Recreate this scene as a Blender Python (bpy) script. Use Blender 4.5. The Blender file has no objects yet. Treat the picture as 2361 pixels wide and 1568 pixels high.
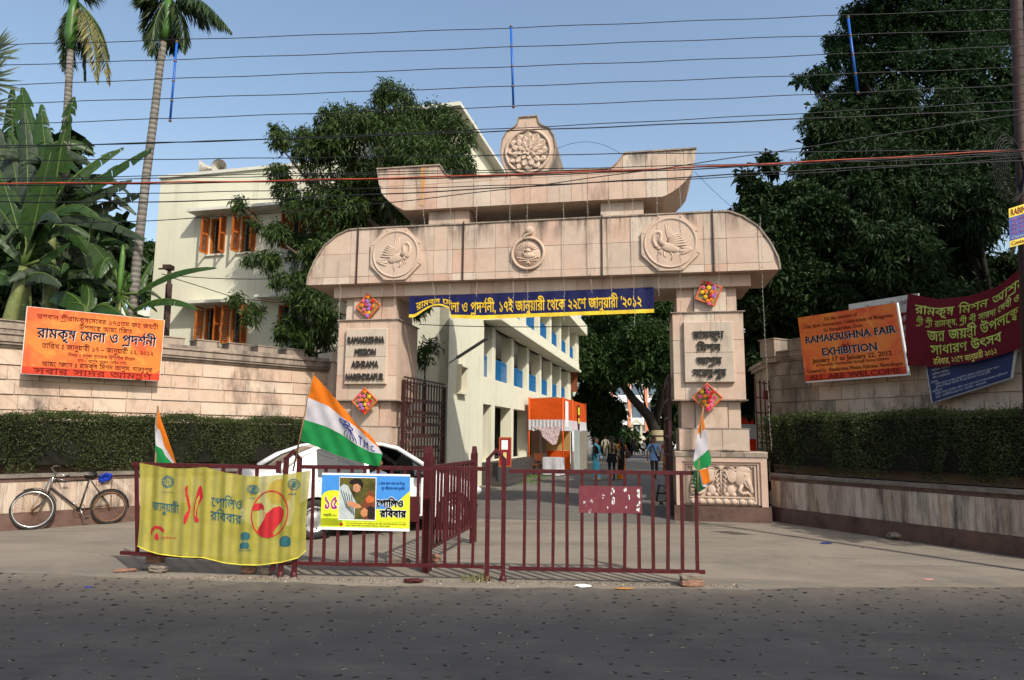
import bpy, bmesh, math, random
import numpy as np
from mathutils import Vector, Matrix, noise as mnoise, geometry as mgeo

random.seed(7)
rng = np.random.default_rng(7)
scene = bpy.context.scene
COL = scene.collection
R = math.radians

# ------------------------------------------------------------------ camera
FPX, CX, CY = 1574.0, 1180.5, 784.0        # focal length and centre on a 2361 x 1568 frame
EYE = 1.65
PIT = math.atan(219 / 1574); ROLL = R(.5)
fw = Vector((0, math.cos(PIT), math.sin(PIT)))
up0 = Vector((0, -math.sin(PIT), math.cos(PIT)))
rt = Vector((1, 0, 0)) * math.cos(ROLL) + up0 * math.sin(ROLL)
upv = up0 * math.cos(ROLL) - Vector((1, 0, 0)) * math.sin(ROLL)
cam = bpy.data.objects.new('camera', bpy.data.cameras.new('camera'))
COL.objects.link(cam)
M = Matrix((rt, upv, -fw)).transposed().to_4x4(); M.translation = (0, 0, EYE)
cam.matrix_world = M
cam.data.sensor_width = 36; cam.data.lens = FPX / 2361 * 36
cam.data.clip_start = .05; cam.data.clip_end = 3000
scene.camera = cam

# ------------------------------------------------------------------ sky and sun
SUN_AZ = 145.0      # towards the sun, clockwise from +Y
SUN_EL = 43.0
world = bpy.data.worlds.new('World'); scene.world = world; world.use_nodes = True
nt = world.node_tree
sky = nt.nodes.new('ShaderNodeTexSky'); sky.sky_type = 'NISHITA'; sky.sun_disc = False
sky.sun_elevation = R(SUN_EL); sky.sun_rotation = R(SUN_AZ)
sky.air_density = 1.3; sky.dust_density = 2.6; sky.ozone_density = 0.6
bg = nt.nodes['Background']; bg.inputs[1].default_value = .15
nt.links.new(sky.outputs[0], bg.inputs[0])
sd = bpy.data.lights.new('sun', 'SUN'); sd.energy = 3.7; sd.angle = R(.5); sd.color = (1, .93, .82)
sun = bpy.data.objects.new('sun', sd); COL.objects.link(sun)
tosun = Vector((math.sin(R(SUN_AZ)) * math.cos(R(SUN_EL)), math.cos(R(SUN_AZ)) * math.cos(R(SUN_EL)), math.sin(R(SUN_EL))))
sun.rotation_euler = tosun.to_track_quat('Z', 'Y').to_euler()
scene.view_settings.view_transform = 'Standard'; scene.view_settings.look = 'None'
scene.view_settings.exposure = 0.38; scene.view_settings.gamma = 1

# ------------------------------------------------------------------ measuring helpers
def ray(x, y):
    return fw + rt * ((x - CX) / FPX) + upv * ((CY - y) / FPX)
def G(x, y, z=0.0):
    d = ray(x, y); t = (z - EYE) / d.z
    return Vector((d.x * t, d.y * t, z))
def D(x, y, Y):
    d = ray(x, y); t = Y / d.y
    return Vector((d.x * t, Y, EYE + d.z * t))

class Frame:
    """a local frame: a along, b into depth, z up"""
    def __init__(s, o, deg):
        s.deg = deg; a = R(deg)
        s.o = Vector((o[0], o[1], 0)); s.e = Vector((math.cos(a), math.sin(a), 0)); s.n = Vector((-math.sin(a), math.cos(a), 0))
        s.m = Matrix.Translation(s.o) @ Matrix.Rotation(a, 4, 'Z')
    def hit(s, x, y, k=0.0):
        d = ray(x, y); t = (s.o.dot(s.n) + k) / d.dot(s.n)
        p = Vector((d.x * t, d.y * t, EYE + d.z * t)) - s.o
        return (p.dot(s.e), p.z)
    def w(s, a, b, z=0.0):
        return s.o + s.e * a + s.n * b + Vector((0, 0, z))

# ------------------------------------------------------------------ materials
MATS = {}
class NT:
    def __init__(s, name):
        s.m = bpy.data.materials.new(name); s.m.use_nodes = True; s.t = s.m.node_tree
        s.b = s.t.nodes['Principled BSDF']; s.out = s.t.nodes['Material Output']
        MATS[name] = s.m
    def n(s, typ, **kw):
        nd = s.t.nodes.new(typ)
        for k, v in kw.items(): setattr(nd, k, v)
        return nd
    def l(s, a, b): s.t.links.new(a, b)
    def pos(s): return s.n('ShaderNodeNewGeometry').outputs['Position']
    def noise(s, scale, detail=4, rough=.6, vec=None, stretch=None, dist=0):
        nd = s.n('ShaderNodeTexNoise'); nd.inputs['Scale'].default_value = scale
        nd.inputs['Detail'].default_value = detail; nd.inputs['Roughness'].default_value = rough; nd.inputs['Distortion'].default_value = dist
        v = vec if vec is not None else s.pos()
        if stretch:
            mp = s.n('ShaderNodeMapping'); mp.inputs['Scale'].default_value = stretch; s.l(v, mp.inputs[0]); v = mp.outputs[0]
        s.l(v, nd.inputs['Vector']); return nd.outputs[0]
    def ramp(s, f, a, b, ca=0.0, cb=1.0):
        nd = s.n('ShaderNodeMapRange'); nd.inputs[1].default_value = a; nd.inputs[2].default_value = b
        nd.inputs[3].default_value = ca; nd.inputs[4].default_value = cb; nd.clamp = True
        s.l(f, nd.inputs[0]); return nd.outputs[0]
    def mix(s, f, a, b, mode='MIX'):
        nd = s.n('ShaderNodeMix', data_type='RGBA', blend_type=mode)
        if isinstance(f, (int, float)): nd.inputs[0].default_value = f
        else: s.l(f, nd.inputs[0])
        for i, c in ((6, a), (7, b)):
            if isinstance(c, (tuple, list)): nd.inputs[i].default_value = (*c[:3], 1)
            else: s.l(c, nd.inputs[i])
        return nd.outputs[2]
    def math(s, op, a, b=None):
        nd = s.n('ShaderNodeMath', operation=op)
        for i, c in ((0, a), (1, b)):
            if c is None: continue
            if isinstance(c, (int, float)): nd.inputs[i].default_value = c
            else: s.l(c, nd.inputs[i])
        return nd.outputs[0]
    def rand(s): return s.n('ShaderNodeObjectInfo').outputs['Random']
    def attr(s, nm='tone'):
        nd = s.n('ShaderNodeAttribute'); nd.attribute_name = nm; return nd.outputs['Fac']
    def bump(s, f, st=.3, d=.01):
        nd = s.n('ShaderNodeBump'); nd.inputs['Strength'].default_value = st; nd.inputs['Distance'].default_value = d
        s.l(f, nd.inputs['Height']); s.l(nd.outputs[0], s.b.inputs['Normal'])
    def col(s, c):
        if isinstance(c, (tuple, list)): s.b.inputs['Base Color'].default_value = (*c[:3], 1)
        else: s.l(c, s.b.inputs['Base Color'])
    def set(s, rough=.7, metal=0, spec=.3, **kw):
        s.b.inputs['Roughness'].default_value = rough; s.b.inputs['Metallic'].default_value = metal
        s.b.inputs['Specular IOR Level'].default_value = spec
        for k, v in kw.items(): s.b.inputs[k].default_value = v
        return s.m

def plain(name, c, rough=.7, metal=0, spec=.3, var=.12, scale=6, bump=0, dust=0, dustcol=(.30, .26, .20), **kw):
    if name in MATS: return MATS[name]
    s = NT(name)
    f = s.noise(scale, 5, .65)
    dk = tuple(x * (1 - var * 1.6) for x in c); lt = tuple(min(1, x * (1 + var)) for x in c)
    o = s.mix(s.ramp(f, .3, .7), dk, lt)
    if dust:
        g = s.noise(scale * 2.7, 4, .7)
        o = s.mix(s.math('MULTIPLY', s.ramp(g, .42, .75), dust), o, dustcol)
    s.col(o)
    if bump: s.bump(s.noise(scale * 8, 4), bump, .01)
    return s.set(rough, metal, spec, **kw)

def stone_mat(name, cols, stain=.5, stretch=(1, 1, .25), stainscale=1.3, rough=.72, bump=.12, lo=.52, hi=.72, wet=(.035, .03, .026)):
    """sandstone: one of a few tones per piece, faint veins, dark lichen runs"""
    s = NT(name)
    r = s.rand()
    o = cols[0]
    n = len(cols)
    for i in range(1, n):
        st = s.ramp(r, i / n - .01, i / n + .01)
        o = s.mix(st, o, cols[i])
    f = s.noise(3.2, 6, .68)
    o = s.mix(.38, o, s.mix(s.ramp(f, .3, .7), (.37, .245, .185), (.61, .48, .385)))
    fine = s.noise(34, 4, .7)
    o = s.mix(s.ramp(fine, .35, .75, 0, .25), o, (.22, .165, .13)); o = s.mix(s.ramp(s.noise(.9, 5, .7), .45, .7, 0, .4), o, (.40, .345, .28))
    if stain:
        g = s.noise(stainscale, 7, .72, stretch=stretch)
        g2 = s.noise(9, 5, .7, stretch=(1, 1, .2))
        k = s.math('MULTIPLY', s.ramp(g, lo, hi), s.ramp(g2, .3, .65, .35, 1))
        o = s.mix(s.math('MULTIPLY', k, stain), o, wet)
        if name == 'pink_sandstone':      # soot runs below the open ledges
            sp = s.n('ShaderNodeSeparateXYZ'); s.l(s.pos(), sp.inputs[0]); z = sp.outputs[2]; run = s.ramp(s.noise(2.1, 6, .72, stretch=(1, 1, .14)), .47, .60)
            for a, b in ((5.72, 6.24), (7.2, 7.66), (3.9, 4.18), (1.2, 1.36)): 
                up = s.math('MULTIPLY', s.ramp(z, a, b), s.ramp(z, b + .02, b + .05, 1, 0)); o = s.mix(s.math('MULTIPLY', s.math('MULTIPLY', up, run), .95), o, wet)
    if 'mouldy' in name: o = s.mix(.45, o, (.16, .135, .11))
    s.col(o); s.bump(s.noise(45, 5, .7), bump, .006)
    return s.set(rough, 0, .25)

def cloth(name, c, trans=.35, var=.1, weave=220, rough=.85, alpha=None):
    if name in MATS: return MATS[name]
    s = NT(name)
    f = s.noise(5, 4)
    o = s.mix(s.ramp(f, .3, .7), tuple(x * (1 - var) for x in c), tuple(min(1, x * (1 + var)) for x in c))
    s.col(o); s.set(rough, 0, .15)
    s.bump(s.noise(weave, 2), .08, .002)
    tr = s.n('ShaderNodeBsdfTranslucent'); s.l(o, tr.inputs[0])
    mx = s.n('ShaderNodeMixShader'); mx.inputs[0].default_value = trans
    s.l(s.b.outputs[0], mx.inputs[1]); s.l(tr.outputs[0], mx.inputs[2])
    last = mx.outputs[0]
    if alpha is not None:
        tp = s.n('ShaderNodeBsdfTransparent'); m2 = s.n('ShaderNodeMixShader'); m2.inputs[0].default_value = alpha
        s.l(tp.outputs[0], m2.inputs[1]); s.l(last, m2.inputs[2]); last = m2.outputs[0]
    s.l(last, s.out.inputs[0])
    return s.m

def leaf_mat(name, dark, light, trans=.25, rough=.45, dustc=None, dust=0, spec=.4):
    s = NT(name)
    a = s.attr('tone')
    o = s.mix(a, dark, light)
    if dust: o = s.mix(s.ramp(s.noise(7, 3), .4, .8, 0, dust), o, dustc or (.25, .23, .16))
    s.col(o); s.set(rough, 0, spec)
    tr = s.n('ShaderNodeBsdfTranslucent'); s.l(s.mix(.5, o, light), tr.inputs[0])
    mx = s.n('ShaderNodeMixShader'); mx.inputs[0].default_value = trans
    s.l(s.b.outputs[0], mx.inputs[1]); s.l(tr.outputs[0], mx.inputs[2]); s.l(mx.outputs[0], s.out.inputs[0])
    return s.m

# ------------------------------------------------------------------ objects
def tag(o, label=None, cat=None, group=None, kind=None):
    if label: o['label'] = label
    if cat: o['category'] = cat
    if group: o['group'] = group
    if kind: o['kind'] = kind
    return o
WM = {}; ABSR = set()
def _reg(o, basis, parent):
    """remember world matrices; below an absolute thing the geometry keeps its place in the world"""
    if parent is None: WM[o.name] = basis; return
    if parent.name in ABSR:
        ABSR.add(o.name); o.matrix_parent_inverse = WM[parent.name].inverted(); WM[o.name] = basis
    else: WM[o.name] = WM.get(parent.name, Matrix()) @ basis
def thing(name, label, cat, loc=(0, 0, 0), group=None, rz=0.0, absolute=False):
    o = bpy.data.objects.new(name, None); COL.objects.link(o); o.empty_display_size = .2
    o.location = loc; o.rotation_euler = (0, 0, rz)
    WM[o.name] = Matrix.Translation(loc) @ Matrix.Rotation(rz, 4, 'Z')
    if absolute: ABSR.add(o.name)
    return tag(o, label, cat, group)
def thing_in(frame, name, label, cat, a=0, b=0, z=0, group=None):
    """root standing in a frame; its parts are built in frame coordinates"""
    return thing(name, label, cat, frame.w(a, b, z), group, R(frame.deg), True)

class MB:
    """collects simple shapes into one mesh"""
    def __init__(s): s.v = []; s.f = []; s.mi = []; s.cur = 0; s.sm = []
    def add(s, vs, fs, smooth=False):
        o = len(s.v); s.v.extend([tuple(v) for v in vs])
        for f in fs:
            s.f.append(tuple(i + o for i in f)); s.mi.append(s.cur); s.sm.append(smooth)
        return s
    def box(s, x0, x1, y0, y1, z0, z1, ch=0.0):
        if x1 < x0: x0, x1 = x1, x0
        if y1 < y0: y0, y1 = y1, y0
        if z1 < z0: z0, z1 = z1, z0
        if ch <= 0:
            v = [(x, y, z) for z in (z0, z1) for (x, y) in ((x0, y0), (x1, y0), (x1, y1), (x0, y1))]
            return s.add(v, [(0, 3, 2, 1), (4, 5, 6, 7), (0, 1, 5, 4), (1, 2, 6, 5), (2, 3, 7, 6), (3, 0, 4, 7)])
        c = min(ch, (x1 - x0) * .4, (y1 - y0) * .4, (z1 - z0) * .4)
        def ring(x0, x1, y0, y1, z): return [(x0 + c, y0, z), (x1 - c, y0, z), (x1, y0 + c, z), (x1, y1 - c, z), (x1 - c, y1, z), (x0 + c, y1, z), (x0, y1 - c, z), (x0, y0 + c, z)]
        v = ring(x0 + c * .6, x1 - c * .6, y0 + c * .6, y1 - c * .6, z0) + ring(x0, x1, y0, y1, z0 + c) + ring(x0, x1, y0, y1, z1 - c) + ring(x0 + c * .6, x1 - c * .6, y0 + c * .6, y1 - c * .6, z1)
        f = [tuple(range(7, -1, -1)), tuple(range(24, 32))]
        for r_ in range(3):
            for i in range(8):
                j = (i + 1) % 8; f.append((r_ * 8 + i, r_ * 8 + j, r_ * 8 + 8 + j, r_ * 8 + 8 + i))
        return s.add(v, f)
    def plate(s, x0, x1, z0, z1, yf, yb, ch=.008):
        """slab facing -y with chamfered front edges (back open): 5 faces + 4 bevels"""
        c = min(ch, (x1 - x0) * .3, (z1 - z0) * .3)
        v = [(x0, yb, z0), (x1, yb, z0), (x1, yb, z1), (x0, yb, z1), (x0, yf + c, z0), (x1, yf + c, z0), (x1, yf + c, z1), (x0, yf + c, z1),
             (x0 + c, yf, z0 + c), (x1 - c, yf, z0 + c), (x1 - c, yf, z1 - c), (x0 + c, yf, z1 - c)]
        return s.add(v, [(8, 9, 10, 11), (4, 5, 9, 8), (5, 6, 10, 9), (6, 7, 11, 10), (7, 4, 8, 11), (0, 1, 5, 4), (1, 2, 6, 5), (2, 3, 7, 6), (3, 0, 4, 7)])
    def tube(s, pts, r, seg=6, cap=True, smooth=True, flat=None):
        pts = [Vector(p) for p in pts]; n = len(pts)
        rs = r if isinstance(r, (list, tuple)) else [r] * n
        vs = []; up = None
        for i, p in enumerate(pts):
            t = (pts[min(i + 1, n - 1)] - pts[max(i - 1, 0)]).normalized()
            if up is None:
                up = Vector((0, 0, 1)) if abs(t.z) < .9 else Vector((1, 0, 0))
            a = t.cross(up)
            if a.length < 1e-6: a = t.orthogonal()
            a.normalize(); b = a.cross(t).normalized(); up = b
            for k in range(seg):
                th = 2 * math.pi * k / seg
                vs.append(p + a * (math.cos(th) * rs[i]) + b * (math.sin(th) * rs[i] * (flat or 1)))
        fs = [(i * seg + k, i * seg + (k + 1) % seg, (i + 1) * seg + (k + 1) % seg, (i + 1) * seg + k) for i in range(n - 1) for k in range(seg)]
        fs = [f[::-1] for f in fs]
        if cap: fs += [tuple(range(seg)), tuple(range((n - 1) * seg + seg - 1, (n - 1) * seg - 1, -1))]
        return s.add(vs, fs, smooth)
    def bar(s, p0, p1, w, h=None):
        return s.tube([p0, p1], w * .7071, 4, True, False) if h is None else s._bar2(p0, p1, w, h)
    def _bar2(s, p0, p1, w, h):
        p0 = Vector(p0); p1 = Vector(p1); t = (p1 - p0).normalized()
        u = Vector((0, 0, 1)) if abs(t.z) < .9 else Vector((0, 1, 0))
        a = t.cross(u).normalized() * (w / 2); b = a.cross(t).normalized() * (h / 2)
        v = [p + sa * a + sb * b for p in (p0, p1) for sa, sb in ((-1, -1), (1, -1), (1, 1), (-1, 1))]
        return s.add(v, [(0, 1, 2, 3), (7, 6, 5, 4), (0, 4, 5, 1), (1, 5, 6, 2), (2, 6, 7, 3), (3, 7, 4, 0)])
    def lathe(s, prof, c=(0, 0, 0), seg=16, axis='z', smooth=True, a0=0, a1=2 * math.pi):
        vs = []; full = abs(a1 - a0 - 2 * math.pi) < 1e-6; m = seg if full else seg + 1
        for (r, z) in prof:
            for k in range(m):
                th = a0 + (a1 - a0) * k / seg; x, y = r * math.cos(th), r * math.sin(th)
                p = (x, y, z) if axis == 'z' else ((x, z, y) if axis == 'y' else (z, x, y))
                vs.append((p[0] + c[0], p[1] + c[1], p[2] + c[2]))
        fs = []
        for i in range(len(prof) - 1):
            for k in range(seg if full else seg):
                k2 = (k + 1) % m
                fs.append((i * m + k, i * m + k2, (i + 1) * m + k2, (i + 1) * m + k))
        if axis == 'y': fs = [f[::-1] for f in fs]
        return s.add(vs, fs, smooth)
    def ball(s, c, r, seg=8, rings=6, smooth=True, sc=(1, 1, 1), rot=None):
        vs = []
        for i in range(rings + 1):
            ph = math.pi * i / rings
            for k in range(seg):
                th = 2 * math.pi * k / seg
                p = Vector((math.sin(ph) * math.cos(th) * r * sc[0], math.sin(ph) * math.sin(th) * r * sc[1], math.cos(ph) * r * sc[2]))
                if rot is not None: p = rot @ p
                vs.append(p + Vector(c))
        fs = [(i * seg + k, (i + 1) * seg + k, (i + 1) * seg + (k + 1) % seg, i * seg + (k + 1) % seg) for i in range(rings) for k in range(seg)]
        return s.add(vs, fs, smooth)
    def prism(s, poly, y0, y1, smooth=False):
        """polygon in x,z extruded along y"""
        n = len(poly)
        v = [(p[0], y0, p[1]) for p in poly] + [(p[0], y1, p[1]) for p in poly]
        f = [tuple(range(n)), tuple(range(2 * n - 1, n - 1, -1))] + [(i, i + n, (i + 1) % n + n, (i + 1) % n) for i in range(n)]
        return s.add(v, f, smooth)
    def prismz(s, poly, z0, z1):
        n = len(poly)
        v = [(p[0], p[1], z0) for p in poly] + [(p[0], p[1], z1) for p in poly]
        f = [tuple(range(n - 1, -1, -1)), tuple(range(n, 2 * n))] + [(i, (i + 1) % n, (i + 1) % n + n, i + n) for i in range(n)]
        return s.add(v, f)
    def grid(s, fn, nu, nv, smooth=True):
        v = [fn(i / nu, j / nv) for j in range(nv + 1) for i in range(nu + 1)]
        f = [(j * (nu + 1) + i, j * (nu + 1) + i + 1, (j + 1) * (nu + 1) + i + 1, (j + 1) * (nu + 1) + i) for j in range(nv) for i in range(nu)]
        return s.add(v, f, smooth)
    def xf(s, m, start=0):
        m = m.to_4x4() if len(m) == 3 else m
        for i in range(start, len(s.v)): s.v[i] = tuple(m @ Vector(s.v[i]))
        return s
    def build(s, name, mat=None, parent=None, loc=None, rz=0, frame=None, fixn=False):
        me = bpy.data.meshes.new(name); me.from_pydata(s.v, [], s.f)
        mats = mat if isinstance(mat, (list, tuple)) else [mat]
        for m in mats: me.materials.append(m)
        if len(mats) > 1: me.polygons.foreach_set('material_index', s.mi)
        if any(s.sm): me.polygons.foreach_set('use_smooth', s.sm)
        if fixn:
            bm = bmesh.new(); bm.from_mesh(me); bmesh.ops.recalc_face_normals(bm, faces=bm.faces); bm.to_mesh(me); bm.free()
        me.update()
        return link(name, me, parent, loc, rz, frame)
def link(name, me, parent=None, loc=None, rz=0, frame=None):
    o = bpy.data.objects.new(name, me); COL.objects.link(o)
    if parent is not None: o.parent = parent
    m = Matrix()
    if frame is not None: m = frame.m.copy()
    if loc is not None: m = m @ Matrix.Translation(loc)
    if rz: m = m @ Matrix.Rotation(rz, 4, 'Z')
    o.matrix_basis = m
    _reg(o, m, parent)
    return o
def structure(o): o['kind'] = 'structure'; return o
def copy_tree(o, parent=None):
    c = o.copy(); COL.objects.link(c)
    if parent is not None: c.parent = parent
    for ch in [x for x in KIDS.get(o.name, [])]: copy_tree(ch, c)
    return c
KIDS = {}
def index_kids(root):
    for o in COL.objects:
        if o.parent is not None: 
            L = KIDS.setdefault(o.parent.name, [])
            if o not in L: L.append(o)

def np_mesh(name, V, F, tone=None, mat=None, parent=None, smooth=False):
    """V (n,3) float, F (m,k) int, k = 3 or 4"""
    me = bpy.data.meshes.new(name); k = F.shape[1]
    me.vertices.add(len(V)); me.vertices.foreach_set('co', np.ascontiguousarray(V, dtype=np.float32).ravel())
    me.loops.add(F.size); me.loops.foreach_set('vertex_index', np.ascontiguousarray(F, dtype=np.int32).ravel())
    me.polygons.add(len(F)); me.polygons.foreach_set('loop_start', np.arange(0, F.size, k, dtype=np.int32))
    if smooth: me.polygons.foreach_set('use_smooth', np.ones(len(F), bool))
    if tone is not None:
        a = me.attributes.new('tone', 'FLOAT', 'FACE'); a.data.foreach_set('value', np.ascontiguousarray(tone, dtype=np.float32))
    me.update(calc_edges=True)
    if mat: me.materials.append(mat)
    return link(name, me, parent)

# ------------------------------------------------------------------ lettering
_cu = bpy.data.curves.new('glyph', 'FONT'); _cu.resolution_u = 2; _cu.fill_mode = 'NONE'
_fo = bpy.data.objects.new('glyph', _cu); COL.objects.link(_fo)
_GC = {}
def _raw(sx):
    _cu.body = sx; me = _fo.to_mesh()
    v = [(q.co.x, q.co.y) for q in me.vertices]; E = [tuple(e.vertices) for e in me.edges]
    _fo.to_mesh_clear()
    if not v: return v, []
    # outlines may overlap: triangulate them all and keep what has a winding number
    nb = {}
    for a, b in E: nb.setdefault(a, []).append(b); nb.setdefault(b, []).append(a)
    loops = []; seen = set()
    for i in range(len(v)):
        if i in seen: continue
        L = [i]; seen.add(i); j = i + 1 if i + 1 in nb.get(i, []) else None
        while j is not None and j not in seen:
            L.append(j); seen.add(j); j = next((k for k in nb[j] if k not in seen), None)
        if len(L) > 2: loops.append([v[k] for k in L])
    A = _np_loops = [np.array(L) for L in loops]
    r_ = mgeo.delaunay_2d_cdt([Vector(p) for p in v], E, [], 0, 1e-5); V2 = [(p.x, p.y) for p in r_[0]]; F2 = []
    for f in r_[2]:
        cx = sum(V2[k][0] for k in f) / len(f); cy = sum(V2[k][1] for k in f) / len(f); w = 0
        for L in A:
            y0 = L[:, 1]; x0 = L[:, 0]; y1 = np.roll(y0, -1); x1 = np.roll(x0, -1); s_ = (x1 - x0) * (cy - y0) - (cx - x0) * (y1 - y0)
            w += int(((y0 <= cy) & (y1 > cy) & (s_ > 0)).sum()) - int(((y0 > cy) & (y1 <= cy) & (s_ < 0)).sum())
        if w: F2.append(tuple(f))
    return V2, F2
def glyph(ch):
    if ch not in _GC:
        v, f = _raw(ch)
        ref = 'ক'; rv, _ = _raw(ch + ref); r0, _ = _raw(ref)
        adv = (max(x for x, y in rv) - max(x for x, y in r0))
        _GC[ch] = (v, f, adv)
    return _GC[ch]
PRE = 'িেৈ'; CONS = set(chr(c) for c in range(0x995, 0x9ba)) | {'য়', 'ড়', 'ঢ়', 'ৎ'}
def layout(text, bold=0.0):
    """returns verts, faces and advance for a line; x-height about .62, simple Bengali shaping"""
    text = text.replace('\u09af\u09bc', '\u09df')
    V, Fc = [], []; x = 0.0
    def put(ch, sx=1, sy=1, dx=0, dy=0, adv=True, top=None):
        nonlocal x
        v, f, a = glyph(ch)
        o = len(V)
        for (px, py) in v: V.append((x + dx + px * sx, (py * sy) + dy if top is None else top + (py - .622) * sy))
        Fc.extend(tuple(i + o for i in q) for q in f)
        if adv: x += a * sx
        return a * sx
    def rect(x0, x1, y0, y1, sk=0):
        o = len(V); V.extend([(x0, y0), (x1, y0), (x1 + sk, y1), (x0 + sk, y1)]); Fc.append((o, o + 1, o + 2, o + 3))
    i = 0; n = len(text)
    while i < n:
        ch = text[i]
        if ch == ' ': x += .33; i += 1; continue
        if ch not in CONS: put(ch); i += 1; continue
        cl = [ch]; i += 1; reph = False
        while i + 1 < n and text[i] == '্' and text[i + 1] in CONS:
            cl.append(text[i + 1]); i += 2
        if len(cl) > 1 and cl[0] == 'র': reph = True; cl = cl[1:]
        marks = []
        while i < n and 0x9be <= ord(text[i]) <= 0x9cc or (i < n and text[i] in 'ঁ্'):
            marks.append(text[i]); i += 1
        post = ''
        for m_ in marks:
            if m_ == 'ো': put('ে'); post += 'া'
            elif m_ == 'ৌ': put('ে'); post += 'ৗ'
            elif m_ in PRE: put(m_)
            else: post += m_
        x0 = x; raph = yaph = False
        if cl[-1] == 'র' and len(cl) > 1: raph = True; cl = cl[:-1]
        if cl and cl[-1] == 'য' and len(cl) > 1: yaph = True; cl = cl[:-1]
        if len(cl) == 1: put(cl[0])
        else:
            a = put(cl[0], .92, .62, top=.622, adv=False); b = glyph(cl[1])[2] * .72
            xs = max(0, a - b) * .6
            v, f, _ = glyph(cl[1]); o = len(V)
            for (px, py) in v: V.append((x + xs + px * .74, -.06 + py * .52))
            Fc.extend(tuple(q + o for q in ff) for ff in f if min(v[q][1] for q in ff) < .53)
            x += max(a, b + xs) + .02
        if raph:
            rect(x0 + .05, x - .12, -.13, -.05, .03); rect(x0 + .05, x0 + .12, -.2, -.08)
        if yaph: put('য', .55, 1.0)
        if reph: rect(x - .30, x - .22, .66, .90, .16)
        for m_ in post: put(m_)
    return V, Fc, x

def text_mesh(text, serif=False, bold=0.0, italic=0.0):
    V, Fc, w = layout(text)
    if bold:
        bold *= .55; n = len(V); ex = []; fx = []
        for k, (dx, dy) in enumerate(((bold, 0), (-bold, 0), (0, bold), (0, -bold))):
            ex += [(a + dx, b + dy) for a, b in V]; fx += [tuple(i + n * (k + 1) for i in f) for f in Fc]
        V = V + ex; Fc = Fc + fx
    if serif:
        # small slab serifs on every stem end that lies on the baseline or the cap line
        edges = {}
        for f in Fc:
            for a, b in zip(f, f[1:] + f[:1]):
                k = (min(a, b), max(a, b)); edges[k] = edges.get(k, 0) + 1
        add = []
        for (a, b), c in edges.items():
            if c != 1: continue
            (xa, ya), (xb, yb) = V[a], V[b]
            if abs(ya - yb) < .004 and .03 < abs(xa - xb) < .2:
                for lv, sg in ((0.0, 1), (.686, -1)):
                    if abs(ya - lv) < .012 + bold: add.append((min(xa, xb) - .045, max(xa, xb) + .045, lv - bold * sg, lv + sg * .055))
        for x0, x1, y0, y1 in add:
            o = len(V); V.extend([(x0, y0), (x1, y0), (x1, y1), (x0, y1)]); Fc.append((o, o + 1, o + 2, o + 3))
    if italic: V = [(a + b * italic, b) for a, b in V]
    return V, Fc, w

def letters(text, mapf, x0, y0, width=None, height=None, mat=None, parent=None, name='lettering', align='l', serif=False, bold=0.0, italic=0.0, depth=0.0, cuts=0):
    """write a line: mapf(u, v) -> 3D point; baseline y0, height = size of .686 em"""
    V, Fc, w = text_mesh(text, serif, bold, italic)
    if not V: return None
    sy = (height / .66) if height else (width / w)
    sx = (width / w) if width else sy
    if align == 'c': x0 = x0 - w * sx / 2
    elif align == 'r': x0 = x0 - w * sx
    P = [(x0 + a * sx, y0 + b * sy) for a, b in V]
    bm = bmesh.new(); bv = [bm.verts.new((a, b, 0)) for a, b in P]
    for f in Fc:
        try: bm.faces.new([bv[i] for i in f])
        except ValueError: pass
    if cuts:
        xa = min(p[0] for p in P); xb = max(p[0] for p in P)
        k = math.ceil((xb - xa) / cuts)
        for i in range(1, k):
            bmesh.ops.bisect_plane(bm, geom=bm.verts[:] + bm.edges[:] + bm.faces[:], plane_co=(xa + (xb - xa) * i / k, 0, 0), plane_no=(1, 0, 0))
    if depth:
        r_ = bmesh.ops.extrude_face_region(bm, geom=bm.faces[:])
        for v in [g for g in r_['geom'] if isinstance(g, bmesh.types.BMVert)]: v.co.z = depth
    for v in bm.verts: v.co = mapf(v.co.x, v.co.y, v.co.z) if depth else mapf(v.co.x, v.co.y)
    me = bpy.data.meshes.new(name); bm.to_mesh(me); bm.free()
    if mat: me.materials.append(mat)
    return link(name, me, parent)
# ================================================================== palette
STONE = [(.52, .385, .295), (.57, .46, .36), (.52, .335, .25), (.54, .415, .32), (.47, .38, .30), (.59, .515, .42), (.54, .37, .28)]
m_stone = stone_mat('pink_sandstone', STONE, .7, lo=.55, hi=.72)
m_stone_core = stone_mat('sandstone_core', [(.44, .32, .24)], .35)
m_stone_wall = stone_mat('wall_sandstone', [(.50, .365, .265), (.55, .43, .33), (.48, .34, .25), (.56, .46, .355)], .85, stretch=(1, 1, .45), lo=.52, hi=.66)
m_stone_mould = stone_mat('mouldy_coping_stone', [(.46, .38, .30), (.42, .34, .27)], .95, stretch=(1, 1, .3), stainscale=2.2, lo=.42, hi=.6)
m_stone_dark = stone_mat('mouldy_wall_stone', [(.46, .37, .29), (.50, .42, .33)], 1.0, stretch=(1, 1, .5), stainscale=1.9, lo=.42, hi=.58)
m_plinth = plain('red_plinth_stone', (.105, .058, .045), .8, var=.3, scale=3, dust=.4, dustcol=(.15, .11, .085), bump=.1)
m_plaque = stone_mat('pale_plaque_stone', [(.50, .45, .36), (.46, .42, .345), (.53, .42, .33)], .6, lo=.5, hi=.7)
m_relief = stone_mat('carved_sandstone', [(.56, .42, .32)], .25)
m_planter = stone_mat('planter_sandstone', [(.42, .335, .26), (.47, .385, .305), (.37, .28, .215), (.50, .43, .345), (.40, .29, .19)], .95, stretch=(3, 3, .35), stainscale=2.0, lo=.44, hi=.62)
m_copeg = plain('grey_coping', (.17, .145, .12), .85, var=.3, scale=5, dust=.4, dustcol=(.09, .08, .07), bump=.15)
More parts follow.
